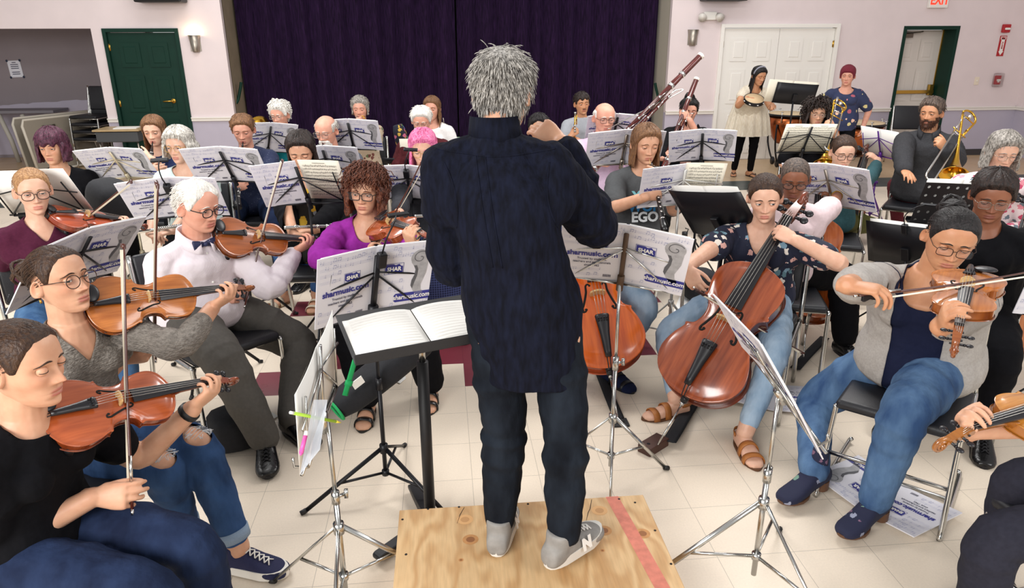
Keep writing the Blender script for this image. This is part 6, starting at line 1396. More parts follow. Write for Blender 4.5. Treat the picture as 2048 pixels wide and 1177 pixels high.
build(k, 'person with grey hair and glasses pushed up on it, playing trumpet', 'pink', ('salt', STY_short(thick=.016, sheet=(-.06, 75, .05, .008))), 0, bust=.8, shirt=dict(m=floral('tan_print_cloth', '#b7a48d', ['#6d3b34', '#e8dfcf', '#5d6b4a'], 22, .4), sleeve=.7, neck=(.03, .09, False)), pants=dict(m=floral('tan_print_cloth', '#b7a48d', ['#6d3b34'], 22), skirt=.3), shoes=('dress', M_shoeb), extra=lambda k, r: [glasses(k, r, M_steel, 'oval', drop=-.003), [setattr(c, 'location', V((0, 0, 0)) + ZU * .10 - k.hf * .035) for c in r.children if c.name.startswith('glasses')]])
sit(k, 'black chair under the trumpeter with glasses on the head')
k = skel((843, 242), hz=1.19, yaw=5, hyaw=0, hpitch=-16, s=1.06, fat=1.15)
build(k, 'white haired person in a maroon shirt looking down, behind the pink haired player', 'pink', ('white', STY_short(thick=.013, strands=600)), 1, shirt=dict(m=fabric('dark_red_flannel', '#55262a', var=.2, vscale=40), off=.016, sleeve=1.9), pants=dict(m=K_black), shoes=('dress', M_shoeb), glass=dict(m=M_steel, kind='rect', r=.001), face=dict(old=1, wid=1.04), eyeopen=.25, extra=lambda k, r: collar(k, r, fabric('dark_red_flannel', ''), .04, .07, 30))
sit(k, 'black chair under the player in the maroon shirt')
k = skel((846, 297), hz=1.21, yaw=6, hyaw=2, hpitch=-14, s=.97)
fa, fb = pt(829, 433, depth(k.H) - .36), pt(916, 430, depth(k.H) - .30)
arm(k, 1, fa - ZU * .02 + k.r * .10, (805, 400), d=-k.r + k.f * .2, n=ZU, curl=45); arm(k, -1, fa.lerp(fb, .32) - k.r * .13 - ZU * .01, (905, 395), d=k.r + k.f * .1, n=ZU, curl=45)
flute(fa, fb, 'silver flute held in the lap of the pink haired player')
build(k, 'person with pink hair, round glasses and a plaid skirt', 'fair', ('pink', STY_bob(thick=.016, sheet=(-.15, 60, .16, .012), side=.8)), 1, bust=.8, shirt=dict(m=K_char, sleeve=1.5, neck=(.03, .075, False)), pants=dict(m=lined('navy_plaid', '#171f47', '#57639a', 130, 130, .05), skirt=.12), shoes=('dress', M_shoeb), glass=dict(m=M_brass, kind='round', w=.025, h=.022, r=.0012), eyeopen=.35, face=dict(jaw=.95))
sit(k, 'black chair under the pink haired player')
k = skel((864, 217), hz=1.20, yaw=-15, hyaw=-8, hpitch=-4, s=.97)
build(k, 'person with long light hair and white top before the curtain', 'pink', ('light', STY_long(sheet=(-.2, 70, .1, .008))), 0, bust=.8, shirt=dict(m=fabric('white_cotton', '#e9e6e4', var=.03), sleeve=1.9, neck=(.04, .08, False)), pants=dict(m=K_black), shoes=('dress', M_shoeb))
sit(k, 'mint green chair under the player in the white top')
for c in [o for o in bpy.data.objects if o.get('label', '').startswith('mint green')][0].children:
    if c.name.startswith(('seat', 'backrest')): c.data = c.data.copy(); c.data.materials[0] = mat('mint_plastic', '#a9c4a4', .5)
# ---- purple violinist
k = skel((731, 382), hz=1.13, yaw=8, hyaw=-4, hpitch=-5, hroll=-4, s=1.0, fat=1.08)
fiddle(k, (752, 442), -.08, (860, 470), False, ZU * .75 + TC * .55 - RTH * .1, 1.0, 'reddish violin held by the player in a magenta top', VIO2, (748, 497), (812, 300), 'bow held by the player in a magenta top', .43, (838, 520), (735, 520), .04, (640, 520))
leg(k, 1, foot=(735, 800), knee=(700, 660), toe=TC); leg(k, -1, foot=(862, 770), knee=(830, 650), toe=TC)
build(k, 'person with curly auburn hair, magenta top and glasses playing violin', 'light', ('auburn', dict(thick=.024, vol=.5, amp=.5, sheet=(-.13, 58, .16, .024), strands=1100, len=.075, lift=.25, curlr=.007, steps=9, sr=.0024, freq=1.3, curl=.1, grav=1.6)), 2, bust=.9, shirt=dict(m=fabric('magenta_cotton', '#8d2b90', var=.06), sleeve=1.95, neck=(.09, .075, False), off=.011), pants=dict(m=K_black, off=.02, loose=.02), shoes=('sandal', M_shoeb), glass=dict(m=M_blackp, kind='rect', w=.028, h=.020, r=.0022), face=dict(old=.4), eyeopen=.75)
sit(k, 'black chair under the violinist in the magenta top'); p16 = k
def cello_left(k, Mv, x, elbow=None, curl=42):
    X, Y, Z = ((Mv.to_3x3() @ V(a)).normalized() for a in ((1, 0, 0), (0, 1, 0), (0, 0, 1))); Q = on_viol(Mv, x, 0, .018)
    arm(k, -1, Q - Y * .105 + Z * .032 - X * .01, elbow, d=Y * .9 + Z * .12 + X * .1, n=Z * .95 - Y * .2, curl=curl, thumb=5, hint=k.S[-1] - Y * .3 - ZU * .2)
# ---- hidden cellist behind the conductor
def cello_place(pin_px, scroll_px, normal, far=True, ext=.145, S=2.12, pinz=.02):
    e = hitz(*pin_px, pinz); sc = bone(e, *scroll_px, (.575 + ext) * S, far); b = e + (sc - e).normalized() * ext * S; return viol_place(sc, b, normal, S)
k = skel((1140, 378), hz=1.085, yaw=0, hyaw=0, lean=.02)
Mc = cello_place((1240, 848), (1150, 350), TC + ZU * .2); viol('cello', Mc, 'bright orange cello behind the conductor\'s right side', 'cello', ('#dc6a20', '#b84a10', '#8a3410'), .054, False, .145)
leg(k, -1, foot=(1225, 735), knee=(1310, 600), toe=TC * .8 + RTH * .5); leg(k, 1, A=hitz(1120, 740, .09), toe=TC - RTH * .3)
arm(k, -1, k.P + k.f * .24 - k.r * .16 + ZU * .14, d=k.f, n=ZU)
p34 = k
build(k, 'person hidden behind the conductor, only pale jeans and dark sandals showing', 'light', ('brown', STY_short()), 0, shirt=dict(m=K_navy, sleeve=1.9), pants=dict(m=J_light, to=.9), shoes=('sock', fabric('navy_sock', '#1c2340')), extra=lambda k, r: [shoe(k, g, 'sandal', M_blackp, r) for g in (1, -1)])
sit(k, 'black chair under the hidden cellist')
# ---- centre right
k = skel((1078, 258), hz=1.14, yaw=0, s=.98)
build(k, 'person with dark hair mostly hidden behind the conductor\'s raised hand', 'tan', ('black', STY_short(thick=.016)), 0, shirt=dict(m=K_black, sleeve=.9), pants=dict(m=K_black), shoes=('dress', M_shoeb)); sit(k, 'black chair under the dark haired player behind the conductor')
k = skel((1164, 207), hz=1.20, yaw=5, hyaw=10, hpitch=-2, hroll=5, s=1.0)
trumpet(pt(1150, 224, depth(k.H) - .28), pt(1149, 288, depth(k.H) - .16), 'brass trumpet held upright by the person in a light grey t-shirt', TC)
arm(k, 1, pt(1141, 272, depth(k.H) - .22), (1128, 300), d=ZU * .6 - k.r * .7 , n=TC + k.r * .5, curl=55); arm(k, -1, pt(1166, 285, depth(k.H) - .2), d=k.r, n=TC)
build(k, 'person with dark hair and moustache in a light grey t-shirt', 'tan', ('dark', STY_short(bangs=.045)), 0, shirt=dict(m=fabric('light_grey_cotton', '#a3a6ad', var=.04), sleeve=.8), pants=dict(m=K_black), shoes=('dress', M_shoeb), extra=lambda k, r: link('moustache', (lambda bm: (add_tube(bm, [k.M @ V((x, .101 - 6 * x * x * .8, -.054 - 3 * x * x)) for x in np.linspace(-.024, .024, 7)], [.001, .003, .004, .003, .004, .003, .001], 6), bm)[1])(BM()), hair_mat('dark'), r)); sit(k, 'black chair under the trumpeter in the light grey t-shirt')
k = skel((1209, 236), hz=1.275, yaw=5, hyaw=8, hpitch=-6, s=1.05, fat=1.1)
bb, bt = pt(1184, 340, depth(k.H) - .22), pt(1316, 206, depth(k.H) - .10)
bassoon(bb, bb + (bt - bb).normalized() * 1.32, 'dark red bassoon played by the bald person in a pink shirt', k.M @ V((0, .10, -.07)))
arm(k, -1, bb.lerp(bt, .42) - ZU * .05 - k.r * .04, d=ZU * .4 + k.r * .5, n=TC - k.r * .3, curl=50); arm(k, 1, bb.lerp(bt, .12) + k.r * .03, (1150, 320), d=k.r * -.8 + k.f * .3, n=TC, curl=45)
leg(k, 1, foot=(1180, 440), knee=(1188, 372)); leg(k, -1, foot=(1240, 440), knee=(1246, 372))
PK = fabric('pale_pink_cotton', '#d9bfd6', var=.05)
build(k, 'bald person in a pale pink shirt and glasses playing bassoon', 'pink', ('white', STY_short(fringe_only=1, thick=.005, strands=60)), 1, shirt=dict(m=PK, sleeve=1.9, off=.015, aloose=.014), pants=dict(m=fabric('khaki_twill', '#8d7a5e')), shoes=('dress', M_shoeb), glass=dict(m=M_black, kind='rect'), face=dict(old=1, wid=1.05), eyeopen=.4, extra=lambda k, r: collar(k, r, PK, .04, .07, 45)); sit(k, 'black chair under the bald bassoonist')
k = skel((1292, 288), hz=1.265, yaw=8, hyaw=8, hpitch=-10, s=1.0)
oe = pt(1326, 442, depth(k.H) - .42); om = k.M @ V((0, .098, -.07)); clarinet(om, om + (oe - om).normalized() * .64, 'dark oboe played by the person in the printed grey t-shirt', True)
arm(k, -1, om.lerp(oe, .35) - k.r * .06, d=k.r + ZU * .2, n=TC, curl=45, hint=k.S[-1] - ZU - k.r * .4); arm(k, 1, om.lerp(oe, .62) + k.r * .07, (1246, 398), d=-k.r + ZU * .2, n=TC, curl=45)
leg(k, 1, foot=(1278, 545), knee=(1262, 440)); leg(k, -1, foot=(1350, 540), knee=(1345, 440))
def teeprint(k, r):
    up = (k.N - k.P).normalized(); X0 = k.P.lerp(k.N, .66) + k.f * .150
    for i, (s, h) in enumerate((('YOU', '#8ad3dd'), ('WON', '#2f7fb8'), ('EGO', '#e6ecee'))):
        o = linkme('print', text_mesh(s, .085, .003, .001), mat('print_' + h[1:], h, .8), r, False); o.matrix_world = frame(X0 - up * .068 * (i - .6) + k.f * .004 * i, x=-k.r, z=k.f + ZU * .15)
build(k, 'person with shoulder length brown hair and printed grey t-shirt playing oboe', 'light', ('light', STY_bob(thick=.014, sheet=(-.14, 62, .10, .010), vol=.3)), 1, bust=.85, shirt=dict(m=fabric('heather_grey', '#57595b', var=.06), sleeve=.8, neck=(.03, .07, False)), pants=dict(m=denim('faded_denim', '#3b6390', '#7fa2c6')), shoes=('sneaker', K_black, M_white), eyeopen=.35, extra=teeprint); sit(k, 'black chair under the oboist')
k = skel((1378, 222), hz=1.20, yaw=-5, hyaw=-2, hpitch=-6, s=1.0, fat=1.3)
bb, bt = pt(1335, 320, depth(k.H) - .36), pt(1397, 160, depth(k.H) - .16); bassoon(bt - (bt - bb).normalized() * 1.34, bt, 'dark red bassoon held upright by the person in black', k.M @ V((0, .10, -.07)))
arm(k, -1, bb.lerp(bt, .52) - k.r * .05 - ZU * .02, d=k.r * .6 + ZU * .5, n=TC, curl=50); arm(k, 1, bb.lerp(bt, .02) + k.r * .05, (1335, 275), d=-k.r + ZU * .3, n=TC, curl=45)
build(k, 'person in black with dark pinned up hair playing the upright bassoon', 'pink', ('black', STY_short(bun=((0, -.03, .125), .045), thick=.014)), 0, bust=.9, shirt=[dict(m=fabric('rose_cotton', '#b58a80'), sleeve=.4, off=.008, neck=(.06, .09, False), name='top'), dict(m=K_black, sleeve=1.9, off=.016, cut=open_front(k, .05), open=1, name='cardigan')], pants=dict(m=K_black), shoes=('dress', M_shoeb), extra=lambda k, r: link('hair_band', (lambda bm: (add_tube(bm, [k.M @ V((.083 * math.cos(a), .01 + .02 * math.sin(a), .04 + .078 * math.sin(a))) for a in np.linspace(0, 3.14, 15)], .008, 6, flat=(1, 1.5)), bm)[1])(BM()), mat('plum_cloth', '#4a2340', .8), r)); sit(k, 'black chair under the bassoonist in black')
# ---- standing percussion
k = skel((1518, 152), hz=1.415, yaw=15, hyaw=18, hpitch=-14, stand=True, s=.93, fat=1.2, spread=.09)
c = k.P; k.P.z = .90; k.hip = {g: k.P + k.r * g * .10 for g in (1, -1)}
leg(k, 1, foot=(1468, 338), toe=TC - RTH * .3); leg(k, -1, foot=(1500, 340), toe=TC + RTH * .4)
sh = (k.A[1] + k.A[-1]) / 2; k.P.x = sh.x * .6 + k.N.x * .4; k.P.y = sh.y * .6 + k.N.y * .4; k.hip = {g: k.P + k.r * g * .10 for g in (1, -1)}
for g in (1, -1): k.K[g] = k.hip[g].lerp(k.A[g], .5) + k.f * .03
tc_ = pt(1508, 200, depth(k.H) - .28); tambourine(tc_, ZU * .9 + TC * .45, 'black tambourine held by the person in the cream dress')
arm(k, 1, pt(1494, 196, depth(tc_) + .02), (1480, 205), d=RTH + TC * .1, n=ZU, curl=25); arm(k, -1, pt(1545, 210, depth(tc_) + .1), d=k.r * .5 + k.f, n=ZU, curl=35)
CREAM = mat('cream_pleats', '#e9e0cf', .85, col2='#d6c9b2', vscale=30, stretch=(4, 4, .2), bump=.5, bscale=30)
build(k, 'person standing in a cream dress and black leggings with a tambourine', 'tan', ('black', STY_long(sheet=(-.3, 70, .12, .01))), 1, bust=1.0, shirt=dict(m=CREAM, sleeve=.25, neck=(.05, .09, False), t0=-.25, loose=.03, name='dress'), pants=dict(m=K_black, off=.006, to=.97, loose=0, name='leggings'), shoes=('flipflop', M_blackp), eyeopen=.4,
      extra=lambda k, r: [link('skirt', (lambda bm: (add_loft(bm, [[V((k.P.x, k.P.y, z)) + (k.r * math.cos(q) * 1.12 + k.f * math.sin(q) * .95) * (rr * (1 + .05 * t * math.sin(q * 16))) for q in np.linspace(0, 2 * math.pi, 128, endpoint=False)] for z, rr, t in ((1.12, .165, 0), (1.05, .19, .5), (.85, .245, 1), (.62, .285, 1))], True, False), bm)[1])(BM()), CREAM, r), link('hair_band', (lambda bm: (add_tube(bm, [k.M @ V((.088 * math.cos(a), .005 + .02 * math.sin(a), .03 + .097 * math.sin(a))) for a in np.linspace(0, 3.14, 17)], .010, 6, flat=(1, 1.6)), bm)[1])(BM()), fabric('grey_band', '#8a8a94'), r)])
k = skel((1695, 152), hz=1.43, yaw=-18, hyaw=-28, hpitch=-4, stand=True, s=.93, fat=1.25)
k.P.z = .90; k.hip = {g: k.P + k.r * g * .10 for g in (1, -1)}
for g in (1, -1): k.A[g] = V((k.P.x, k.P.y, .09)) + k.r * g * .11; k.K[g] = k.hip[g].lerp(k.A[g], .5) + k.f * .02
arm(k, 1, k.P + k.r * .26 + k.f * .1 - ZU * .06, d=-ZU, n=k.r, curl=25); arm(k, -1, k.P - k.r * .26 + k.f * .1 - ZU * .06, d=-ZU, n=-k.r, curl=25)
build(k, 'person standing in a red head wrap and navy flowered t-shirt', 'pink', ('auburn', None), 1, bust=1.0, shirt=dict(m=floral('navy_flower_cloth', '#2a3354', ['#d98a8f', '#e4b9a0', '#b05a6a', '#d7c98f'], 11, .26), sleeve=.8, neck=(.05, .09, False), off=.014, t0=-.3), pants=dict(m=K_black), shoes=('flipflop', M_blackp), face=dict(wid=1.05),
      extra=lambda k, r: hair_build(k.M, {}, dict(thick=.018, vol=.5, amp=.12, line=-.02, bun=((0, -.105, .03), .035)), 'auburn', r, 1, 'head_wrap'))
for c in k.root.children:
    if c.name.startswith('head_wrap'): c.data.materials[0] = mat('red_knit', '#6e1a2c', .9, bump=.5, bscale=120)
# ---- trombones and right back
k = skel((1634, 228), hz=1.19, yaw=-10, hyaw=-12, hpitch=-2, s=.98)
trombone(pt(1655, 300, depth(k.H) - .55), pt(1682, 202, depth(k.H) - .12), pt(1650, 330, depth(k.H) - .35), 'brass trombone played by the person with dark curly hair')
arm(k, -1, pt(1668, 262, depth(k.H) - .25), d=ZU * .5 + k.r * .5, n=TC, curl=50)
build(k, 'person with dark curly hair and glasses in black playing trombone', 'light', ('dark', dict(thick=.028, vol=.4, amp=.5, sheet=(-.15, 60, .36, .03), strands=500, len=.08, lift=.5, curlr=.010, steps=7, sr=.0045)), 0, bust=.8, shirt=dict(m=K_black, sleeve=.8, neck=(.05, .08, False)), pants=dict(m=K_black), shoes=('dress', M_shoeb), glass=dict(m=M_steel, kind='oval')); sit(k, 'black chair under the curly haired trombonist')
k = skel((1862, 226), hz=1.26, yaw=-35, hyaw=-48, hpitch=-3, s=1.08, fat=1.2)
trombone(pt(1857, 360, depth(k.H) - .62), pt(1944, 226, depth(k.H) - .30), pt(1908, 350, depth(k.H) - .55), 'brass trombone held upright by the bearded person')
arm(k, -1, pt(1893, 300, depth(k.H) - .40), (1915, 330), d=ZU * .5 - RTH * .5, n=TC + RTH * .3, curl=55); arm(k, 1, pt(1808, 340, depth(k.H) - .40), (1795, 300), d=TC - RTH * .1 - ZU * .2, n=ZU, curl=20)
leg(k, 1, foot=(1795, 452), knee=(1790, 372), toe=TC - RTH * .4); leg(k, -1, foot=(1870, 445), knee=(1885, 365), toe=TC)
FL = fabric('dark_fleece', '#39393c', var=.15, vscale=120)
build(k, 'bearded person in a dark grey fleece and maroon trousers with a trombone', 'tan', ('grizzle', STY_short(thick=.014)), 1, shirt=dict(m=FL, off=.02, sleeve=1.95, aloose=.016, name='fleece'), pants=dict(m=fabric('maroon_twill', '#6e2f38')), shoes=('sneaker', mat('teal_mesh', '#2a8a96', .8), M_white), face=dict(wid=1.03, nose=1.1), extra=lambda k, r: (goatee(k, r, 'beard', True), collar(k, r, FL, .05, .07, 50))); sit(k, 'black chair behind the bearded trombonist')
k = skel((1686, 305), hz=1.10, yaw=-20, hyaw=-8, hpitch=-12, s=.98)
Mc = cello_place((1665, 505), (1740, 285), TC + ZU * .15 - RTH * .2); viol('cello', Mc, 'dark brown cello furthest back, behind the open folder', 'cello', ('#8a4a2a', '#5f2c18', '#4a2012'), .054, False, .145)
cello_left(k, Mc, .46, (1745, 350)); arm(k, 1, on_viol(Mc, .2, .11, .06), d=k.f, n=ZU)
leg(k, -1, foot=(1775, 470), knee=(1768, 385)); leg(k, 1, foot=(1640, 480), knee=(1640, 400))
build(k, 'person with brown hair and glasses playing the furthest cello', 'fair', ('brown', STY_pull(bun=((0, -.12, .0), .03), thick=.012)), 1, bust=.8, shirt=dict(m=fabric('teal_grey', '#35565c'), sleeve=1.6), pants=dict(m=fabric('olive_twill', '#4a4a22')), shoes=('sneaker', K_black), glass=dict(m=M_black, kind='rect'), eyeopen=.3); sit(k, 'black chair under the furthest cellist')
k = skel((1589, 358), hz=1.14, yaw=-12, hyaw=-18, hpitch=-14, s=.98, fat=1.05)
Mc = cello_place((1612, 722), (1642, 320), TC + ZU * .15 - RTH * .2); viol('cello', Mc, 'orange brown cello played by the person with cropped hair', 'cello', ('#c56a32', '#a24a1c', '#7c3412'), .054, False, .145)
cello_left(k, Mc, .43, (1700, 430)); fr = on_viol(Mc, .19, .10, .04)
arm(k, 1, fr + k.r * .1, d=k.f, n=ZU)
leg(k, -1, foot=(1690, 682), knee=(1690, 560), toe=TC + RTH * .2); leg(k, 1, A=hitz(1540, 690, .09))
build(k, 'person with cropped dark hair, glasses and pale pink top playing cello', 'brown', ('grizzle', dict(thick=.004, amp=.1, strands=0)), 1, bust=.9, shirt=dict(m=fabric('pale_rose_cotton', '#ead3d6', var=.03), sleeve=.8, neck=(.04, .075, False)), pants=dict(m=K_black, off=.016, loose=.02), shoes=('dress', M_shoeb), glass=dict(m=mat('dark_tortoise', ''), kind='round', r=.002), face=dict(nose=1.05), eyeopen=.3,
      extra=lambda k, r: [link('bracelet', (lambda bm: (add_tube(bm, [k.E[-1].lerp(k.W[-1], .8), k.E[-1].lerp(k.W[-1], .83)], .036, 16), bm)[1])(BM()), M_gold, r)]); sit(k, 'black chair under the cellist with cropped hair')
# ---- front cellist
k = skel((1530, 396), hz=1.115, yaw=-28, hyaw=-16, hpitch=-12, hroll=4, s=1.02, fat=1.05, lean=.0)
Mc = cello_place((1302, 900), (1610, 380), TC * .8 + ZU * .35 - RTH * .55, pinz=.05); Mfc = Mc
viol('cello', Mc, 'large reddish brown cello in front, its endpin in a wooden block', 'cello', ('#b0572e', '#7e3518', '#5a2410'), .054, False, .145)
cello_left(k, Mc, .435, (1672, 520))
cc = on_viol(Mc, .215, 0, .036); fr, tp = bow_fit(cc, (1392, 580), (1597, 726), .70); bow(fr, tp, 'bow across the strings of the large front cello', Mc.to_3x3() @ V((0, 0, 1)))
Wp = pt(1372, 535, depth(fr) + .03); arm(k, 1, Wp, (1396, 512), d=fr + (tp - fr).normalized() * .02 - Wp, n=TC * .8 - RTH * .5 + ZU * .2, curl=32)
leg(k, 1, foot=(1352, 800), knee=(1345, 655), toe=TC * .3 - RTH); leg(k, -1, foot=(1490, 866), knee=(1575, 655), toe=TC + RTH * .05)
build(k, 'person in a navy flowered blouse and pale jeans playing the large front cello', 'fair', ('brown', STY_pull(thick=.010, bun=((0, -.12, .01), .035), strands=1500)), 2, bust=.9, shirt=dict(m=floral('dark_flower_cloth', '#171c33', ['#7fa0b4', '#d3a39a', '#e6ddd2', '#5d7f8a'], 25, .42), sleeve=.62, neck=(.13, .075, True), off=.011, t0=-.3, loose=.015, aloose=.010), pants=dict(m=J_light, to=.88, off=.007, loose=0), shoes=('sandal', M_tan, mat('brown_sole', '#5a3820', .7)), face=dict(jaw=.9, gx=-.5), eyeopen=.85, eye='#4a6070')
sit(k, 'black chair with chrome legs under the front cellist'); p29 = k
# ---- right edge, back
k = skel((2006, 304), hz=1.20, yaw=-30, hyaw=-12, hpitch=-14, s=.98, fat=1.15)
build(k, 'person with shoulder length grey hair and pink flowered blouse at right', 'fair', ('salt', STY_bob(thick=.018, sheet=(-.11, 60, .22, .014))), 1, bust=.8, shirt=dict(m=floral('pink_flower_cloth', '#ecdfe0', ['#d26a83', '#e08f9c', '#6f7f8a', '#c94d6e'], 26, .5), sleeve=1.8), pants=dict(m=K_black), shoes=('dress', M_shoeb), glass=dict(m=M_steel, kind='oval', r=.001), face=dict(old=.6), eyeopen=.4); sit(k, 'black chair under the grey haired person at right')
k = skel((1985, 392), hz=1.17, yaw=-35, hyaw=-28, hpitch=-16, s=1.03, fat=1.35)
Mc = cello_place((1930, 800), (2075, 372), TC + ZU * .3 - RTH * .4); viol('cello', Mc, 'tan cello at the right edge, behind the viola player', 'cello', ('#bd7440', '#97501f', '#6f3514'), .054, False, .145)
cello_left(k, Mc, .43, (2090, 480)); arm(k, 1, on_viol(Mc, .19, .12, .05), (1855, 480), d=k.f, n=ZU)
build(k, 'person with short dark hair, glasses and black sweater playing the right cello', 'brown', ('dark', STY_short(thick=.015, amp=.4, back=.8, len=.02)), 1, bust=1.1, shirt=dict(m=K_black, sleeve=1.9, off=.016, neck=(.03, .07, False), name='sweater'), pants=dict(m=K_black), shoes=('dress', M_shoeb), glass=dict(m=M_steel, kind='rect', r=.0012), face=dict(wid=1.06, old=.5), eyeopen=.25); sit(k, 'black chair under the cellist in the black sweater')
# ---- viola, right front
k = skel((1902, 478), hz=1.165, yaw=-38, hyaw=-20, hpitch=-16, hroll=-6, s=1.02, fat=1.38, lean=.10)
fiddle(k, (1940, 540), -.20, (1912, 682), False, TC * .25 + ZU * .95 - RTH * .2, 1.05, 'orange brown viola pointing forward, held by the player in a grey cardigan', VIO, (1722, 596), (2105, 470), 'bow across the viola of the player in a grey cardigan', .40, (1880, 740), (1694, 570), .03, (1655, 575), kind='viola', cat='viola', bL=.75, lcurl=45)
leg(k, 1, foot=(1628, 945), knee=(1640, 790), toe=TC * .55 - RTH, az=.12); leg(k, -1, foot=(1748, 1005), knee=(1800, 850), toe=TC * .6 - RTH, az=.12)
def p32x(k, r):
    bm = BM(); up = (k.N - k.P).normalized()
    for i in range(6): add_ball(bm, k.P.lerp(k.N, .62 - .14 * i) + k.f * (.185 + .0 * i) - k.sr * .10, .007)
    link('buttons', bm, M_steel, r)
build(k, 'person in a grey cardigan, navy top and blue jeans playing viola', 'tan', ('black', STY_pull(bun=((0, -.12, .06), .045), strands=1500)), 2, bust=1.15, shirt=[dict(m=fabric('navy_jersey', '#1b2038', var=.05), sleeve=.3, off=.010, neck=(.09, .085, False), name='top'), dict(m=fabric('pale_grey_knit', '#a5a09b', var=.08, vscale=120), sleeve=1.62, off=.018, aloose=.006, folds=.10, cut=open_front(k, .09), open=1, t0=-.2, name='cardigan')], pants=dict(m=denim('worn_denim', '#314a70', '#5a7799'), off=.012, loose=.010, to=.97), shoes=('boot', floral('embroidered_cloth', '#1b1f3a', ['#7a5a72', '#6f8f80', '#8f93a8'], 22, .30), mat('wood_heel', '#5c3d28', .6)), glass=dict(m=mat('dark_wire', '#3a2c28', .3, .6), kind='rect', w=.027, h=.017, r=.0013), face=dict(wid=1.07, jaw=1.05, nose=.95), eyeopen=.2)
sit(k, 'black sled-base chrome chair under the viola player', 'sled'); p32 = k
# ---- player cut off by the right edge
ka, kb = hitz(2030, 962, .52), hitz(1985, 1075, .54); pv = (ka + kb) / 2 + RTH * .44; pv.z = .56
k = skel(px(pv + ZU * .61 + FWH * .04 - RTH * .02), hz=1.17, yaw=-78, hyaw=-78, hpitch=-5, pelvis=pv)
for g, q in ((1, ka), (-1, kb)): k.K[g] = q; k.A[g] = V((q.x, q.y, .09)) + RTH * .03
arm(k, 1, k.P + RTH * .05 + FWH * .32 + ZU * .3)
base = pt(2225, 792, depth(k.H) - .12); Mv = viol_place(bone(base, 1885, 872, .575, False), base, ZU * .8 + TC * .2, 1.0); viol('violin', Mv, 'light brown violin cut off by the right edge, scroll showing', 'violin', ('#c8893f', '#a5641f', '#7f4a1c'))
X, Y, Z = (Mv.to_3x3() @ V(a) for a in ((1, 0, 0), (0, 1, 0), (0, 0, 1))); arm(k, -1, on_viol(Mv, .44) - Y * .048 - Z * .062 - X * .03, (2090, 930), d=Z * .72 + X * .42, n=-Y, curl=50, thumb=15)
build(k, 'person cut off by the right edge, hand and dark trousered knees showing', 'light', ('brown', STY_pull()), 2, shirt=dict(m=K_black, sleeve=.8), pants=dict(m=fabric('dark_slate_twill', '#2a2a34')), shoes=('dress', M_shoeb)); sit(k, 'black chair of the player cut off by the right edge', 'sled')
# ================================================================== stands with folders and sheets
G1 = 'matching printed music folders'
def fs(bl, br, lab, slab, k=1.0, tilt=22, m=None, st='wire', width=2 * PW, tl=None, tr=None, **kw):
    sc = kw.pop('scale', 1); M = plane_from(bl, br, k, width * sc, tilt, tl=tl, tr=tr, h=PH * sc) @ Matrix.Scale(sc, 4); fo = folder(M, lab, group=None, pages=kw.pop('pages', .012), pen=kw.pop('pen', None))
    if st == 'wire': wire_stand(M, slab, m, group=None, **kw)
    elif st == 'desk': desk_stand(M, slab, m=m, group=None, **kw)
    return M
M1 = fs((624, 653), (848, 604), 'large printed folder standing in front of the magenta violinist', 'black wire stand in front of the magenta violinist', 1.10, 20, yaw=1.4, cb=.014, r=.36, zh=.22, pen='Violin 1', tl=(631,513))
clip_light(M1, 'black clip light on the stand before the magenta violinist', x=.01, z=.27, bend=-.07)
M2 = fs((1122, 544), (1364, 583), 'large printed folder right of the conductor, before the orange cello', 'chrome wire stand right of the conductor', .97, 22, m=M_chrome, cen=mat('worn_bronze', '#5b4636', .6, .5), yaw=.3, pen='Cello 1', tr=(1346,470))
fs((1166, 328), (1318, 324), width=.505, lab='printed folder in front of the bald bassoonist', slab='steel wire stand in front of the bald bassoonist', m=M_steel, tl=(1173,262))
fs((1337, 320), (1468, 318), 'printed folder in front of the bassoonist in black', 'black wire stand in front of the bassoonist in black', .98, 22, tl=(1342,260))
fs((1166, 274), (1286, 274), width=.51, lab='printed folder in front of the trumpeter in light grey', slab='black wire stand in front of the trumpeter in light grey', tl=(1173,228))
fs((1588, 400), (1757, 420), 'printed folder in front of the furthest cellist', 'steel wire stand in front of the furthest cellist', .92, 20, m=M_steel, scale=1.16, tr=(1761,335))
M8 = fs((2018, 622), (2225, 650), 'printed folder at the right edge beside the viola player', 'black wire stand at the right edge', 1.0, 24, tl=(1974,497))
M9 = fs((0, 620), (225, 534), 'printed folder between the grey sweater and the maroon t-shirt violinists', 'black wire stand left of the grey sweater violinist', 1.18, 24, tl=(20,494))
M10 = fs((273, 435), (461, 423), 'printed folder in front of the grey haired flute player', 'black wire stand in front of the grey haired flute player', 1.02, 22, tl=(259,360))
clip_light(M10, 'black clip light standing up from the grey haired player\'s stand', x=0, z=.26, bend=.0)
fs((193, 355), (325, 351), 'printed folder in front of the long haired clarinettist', 'cream metal wire stand in front of the long haired clarinettist', 1.0, 25, m=mat('cream_metal', '#c9bda2', .4, .6), tl=(171,297))
fs((397, 360), (546, 360), 'printed folder in front of the clarinettist in the speckled sweater', 'black wire stand in front of the speckled sweater', 1, 22, tl=(393,294))
fs((480, 302), (587, 303), 'printed folder in front of the white curly haired player', 'black wire stand in front of the white curly haired player', 1.04, 20, tr=(584,247))
M15 = fs((590, 357), (738, 355), width=.54, lab='printed folder in front of the balding bearded clarinettist', slab='black wire stand in front of the balding clarinettist', tr=(736,290))
clip_light(M15, 'twin black clip light on the bearded clarinettist\'s stand', x=-.1, z=.27, bend=.02)
fs((650, 297), (768, 297), 'printed folder in front of the trumpeter with glasses on the head', 'black wire stand in front of the trumpeter with glasses on the head', 1, 20, tr=(764,238))
M17 = fs((748, 392), (897, 398), 'printed folder in front of the pink haired player', 'black wire stand in front of the pink haired player', 1, 22, tl=(743,328))
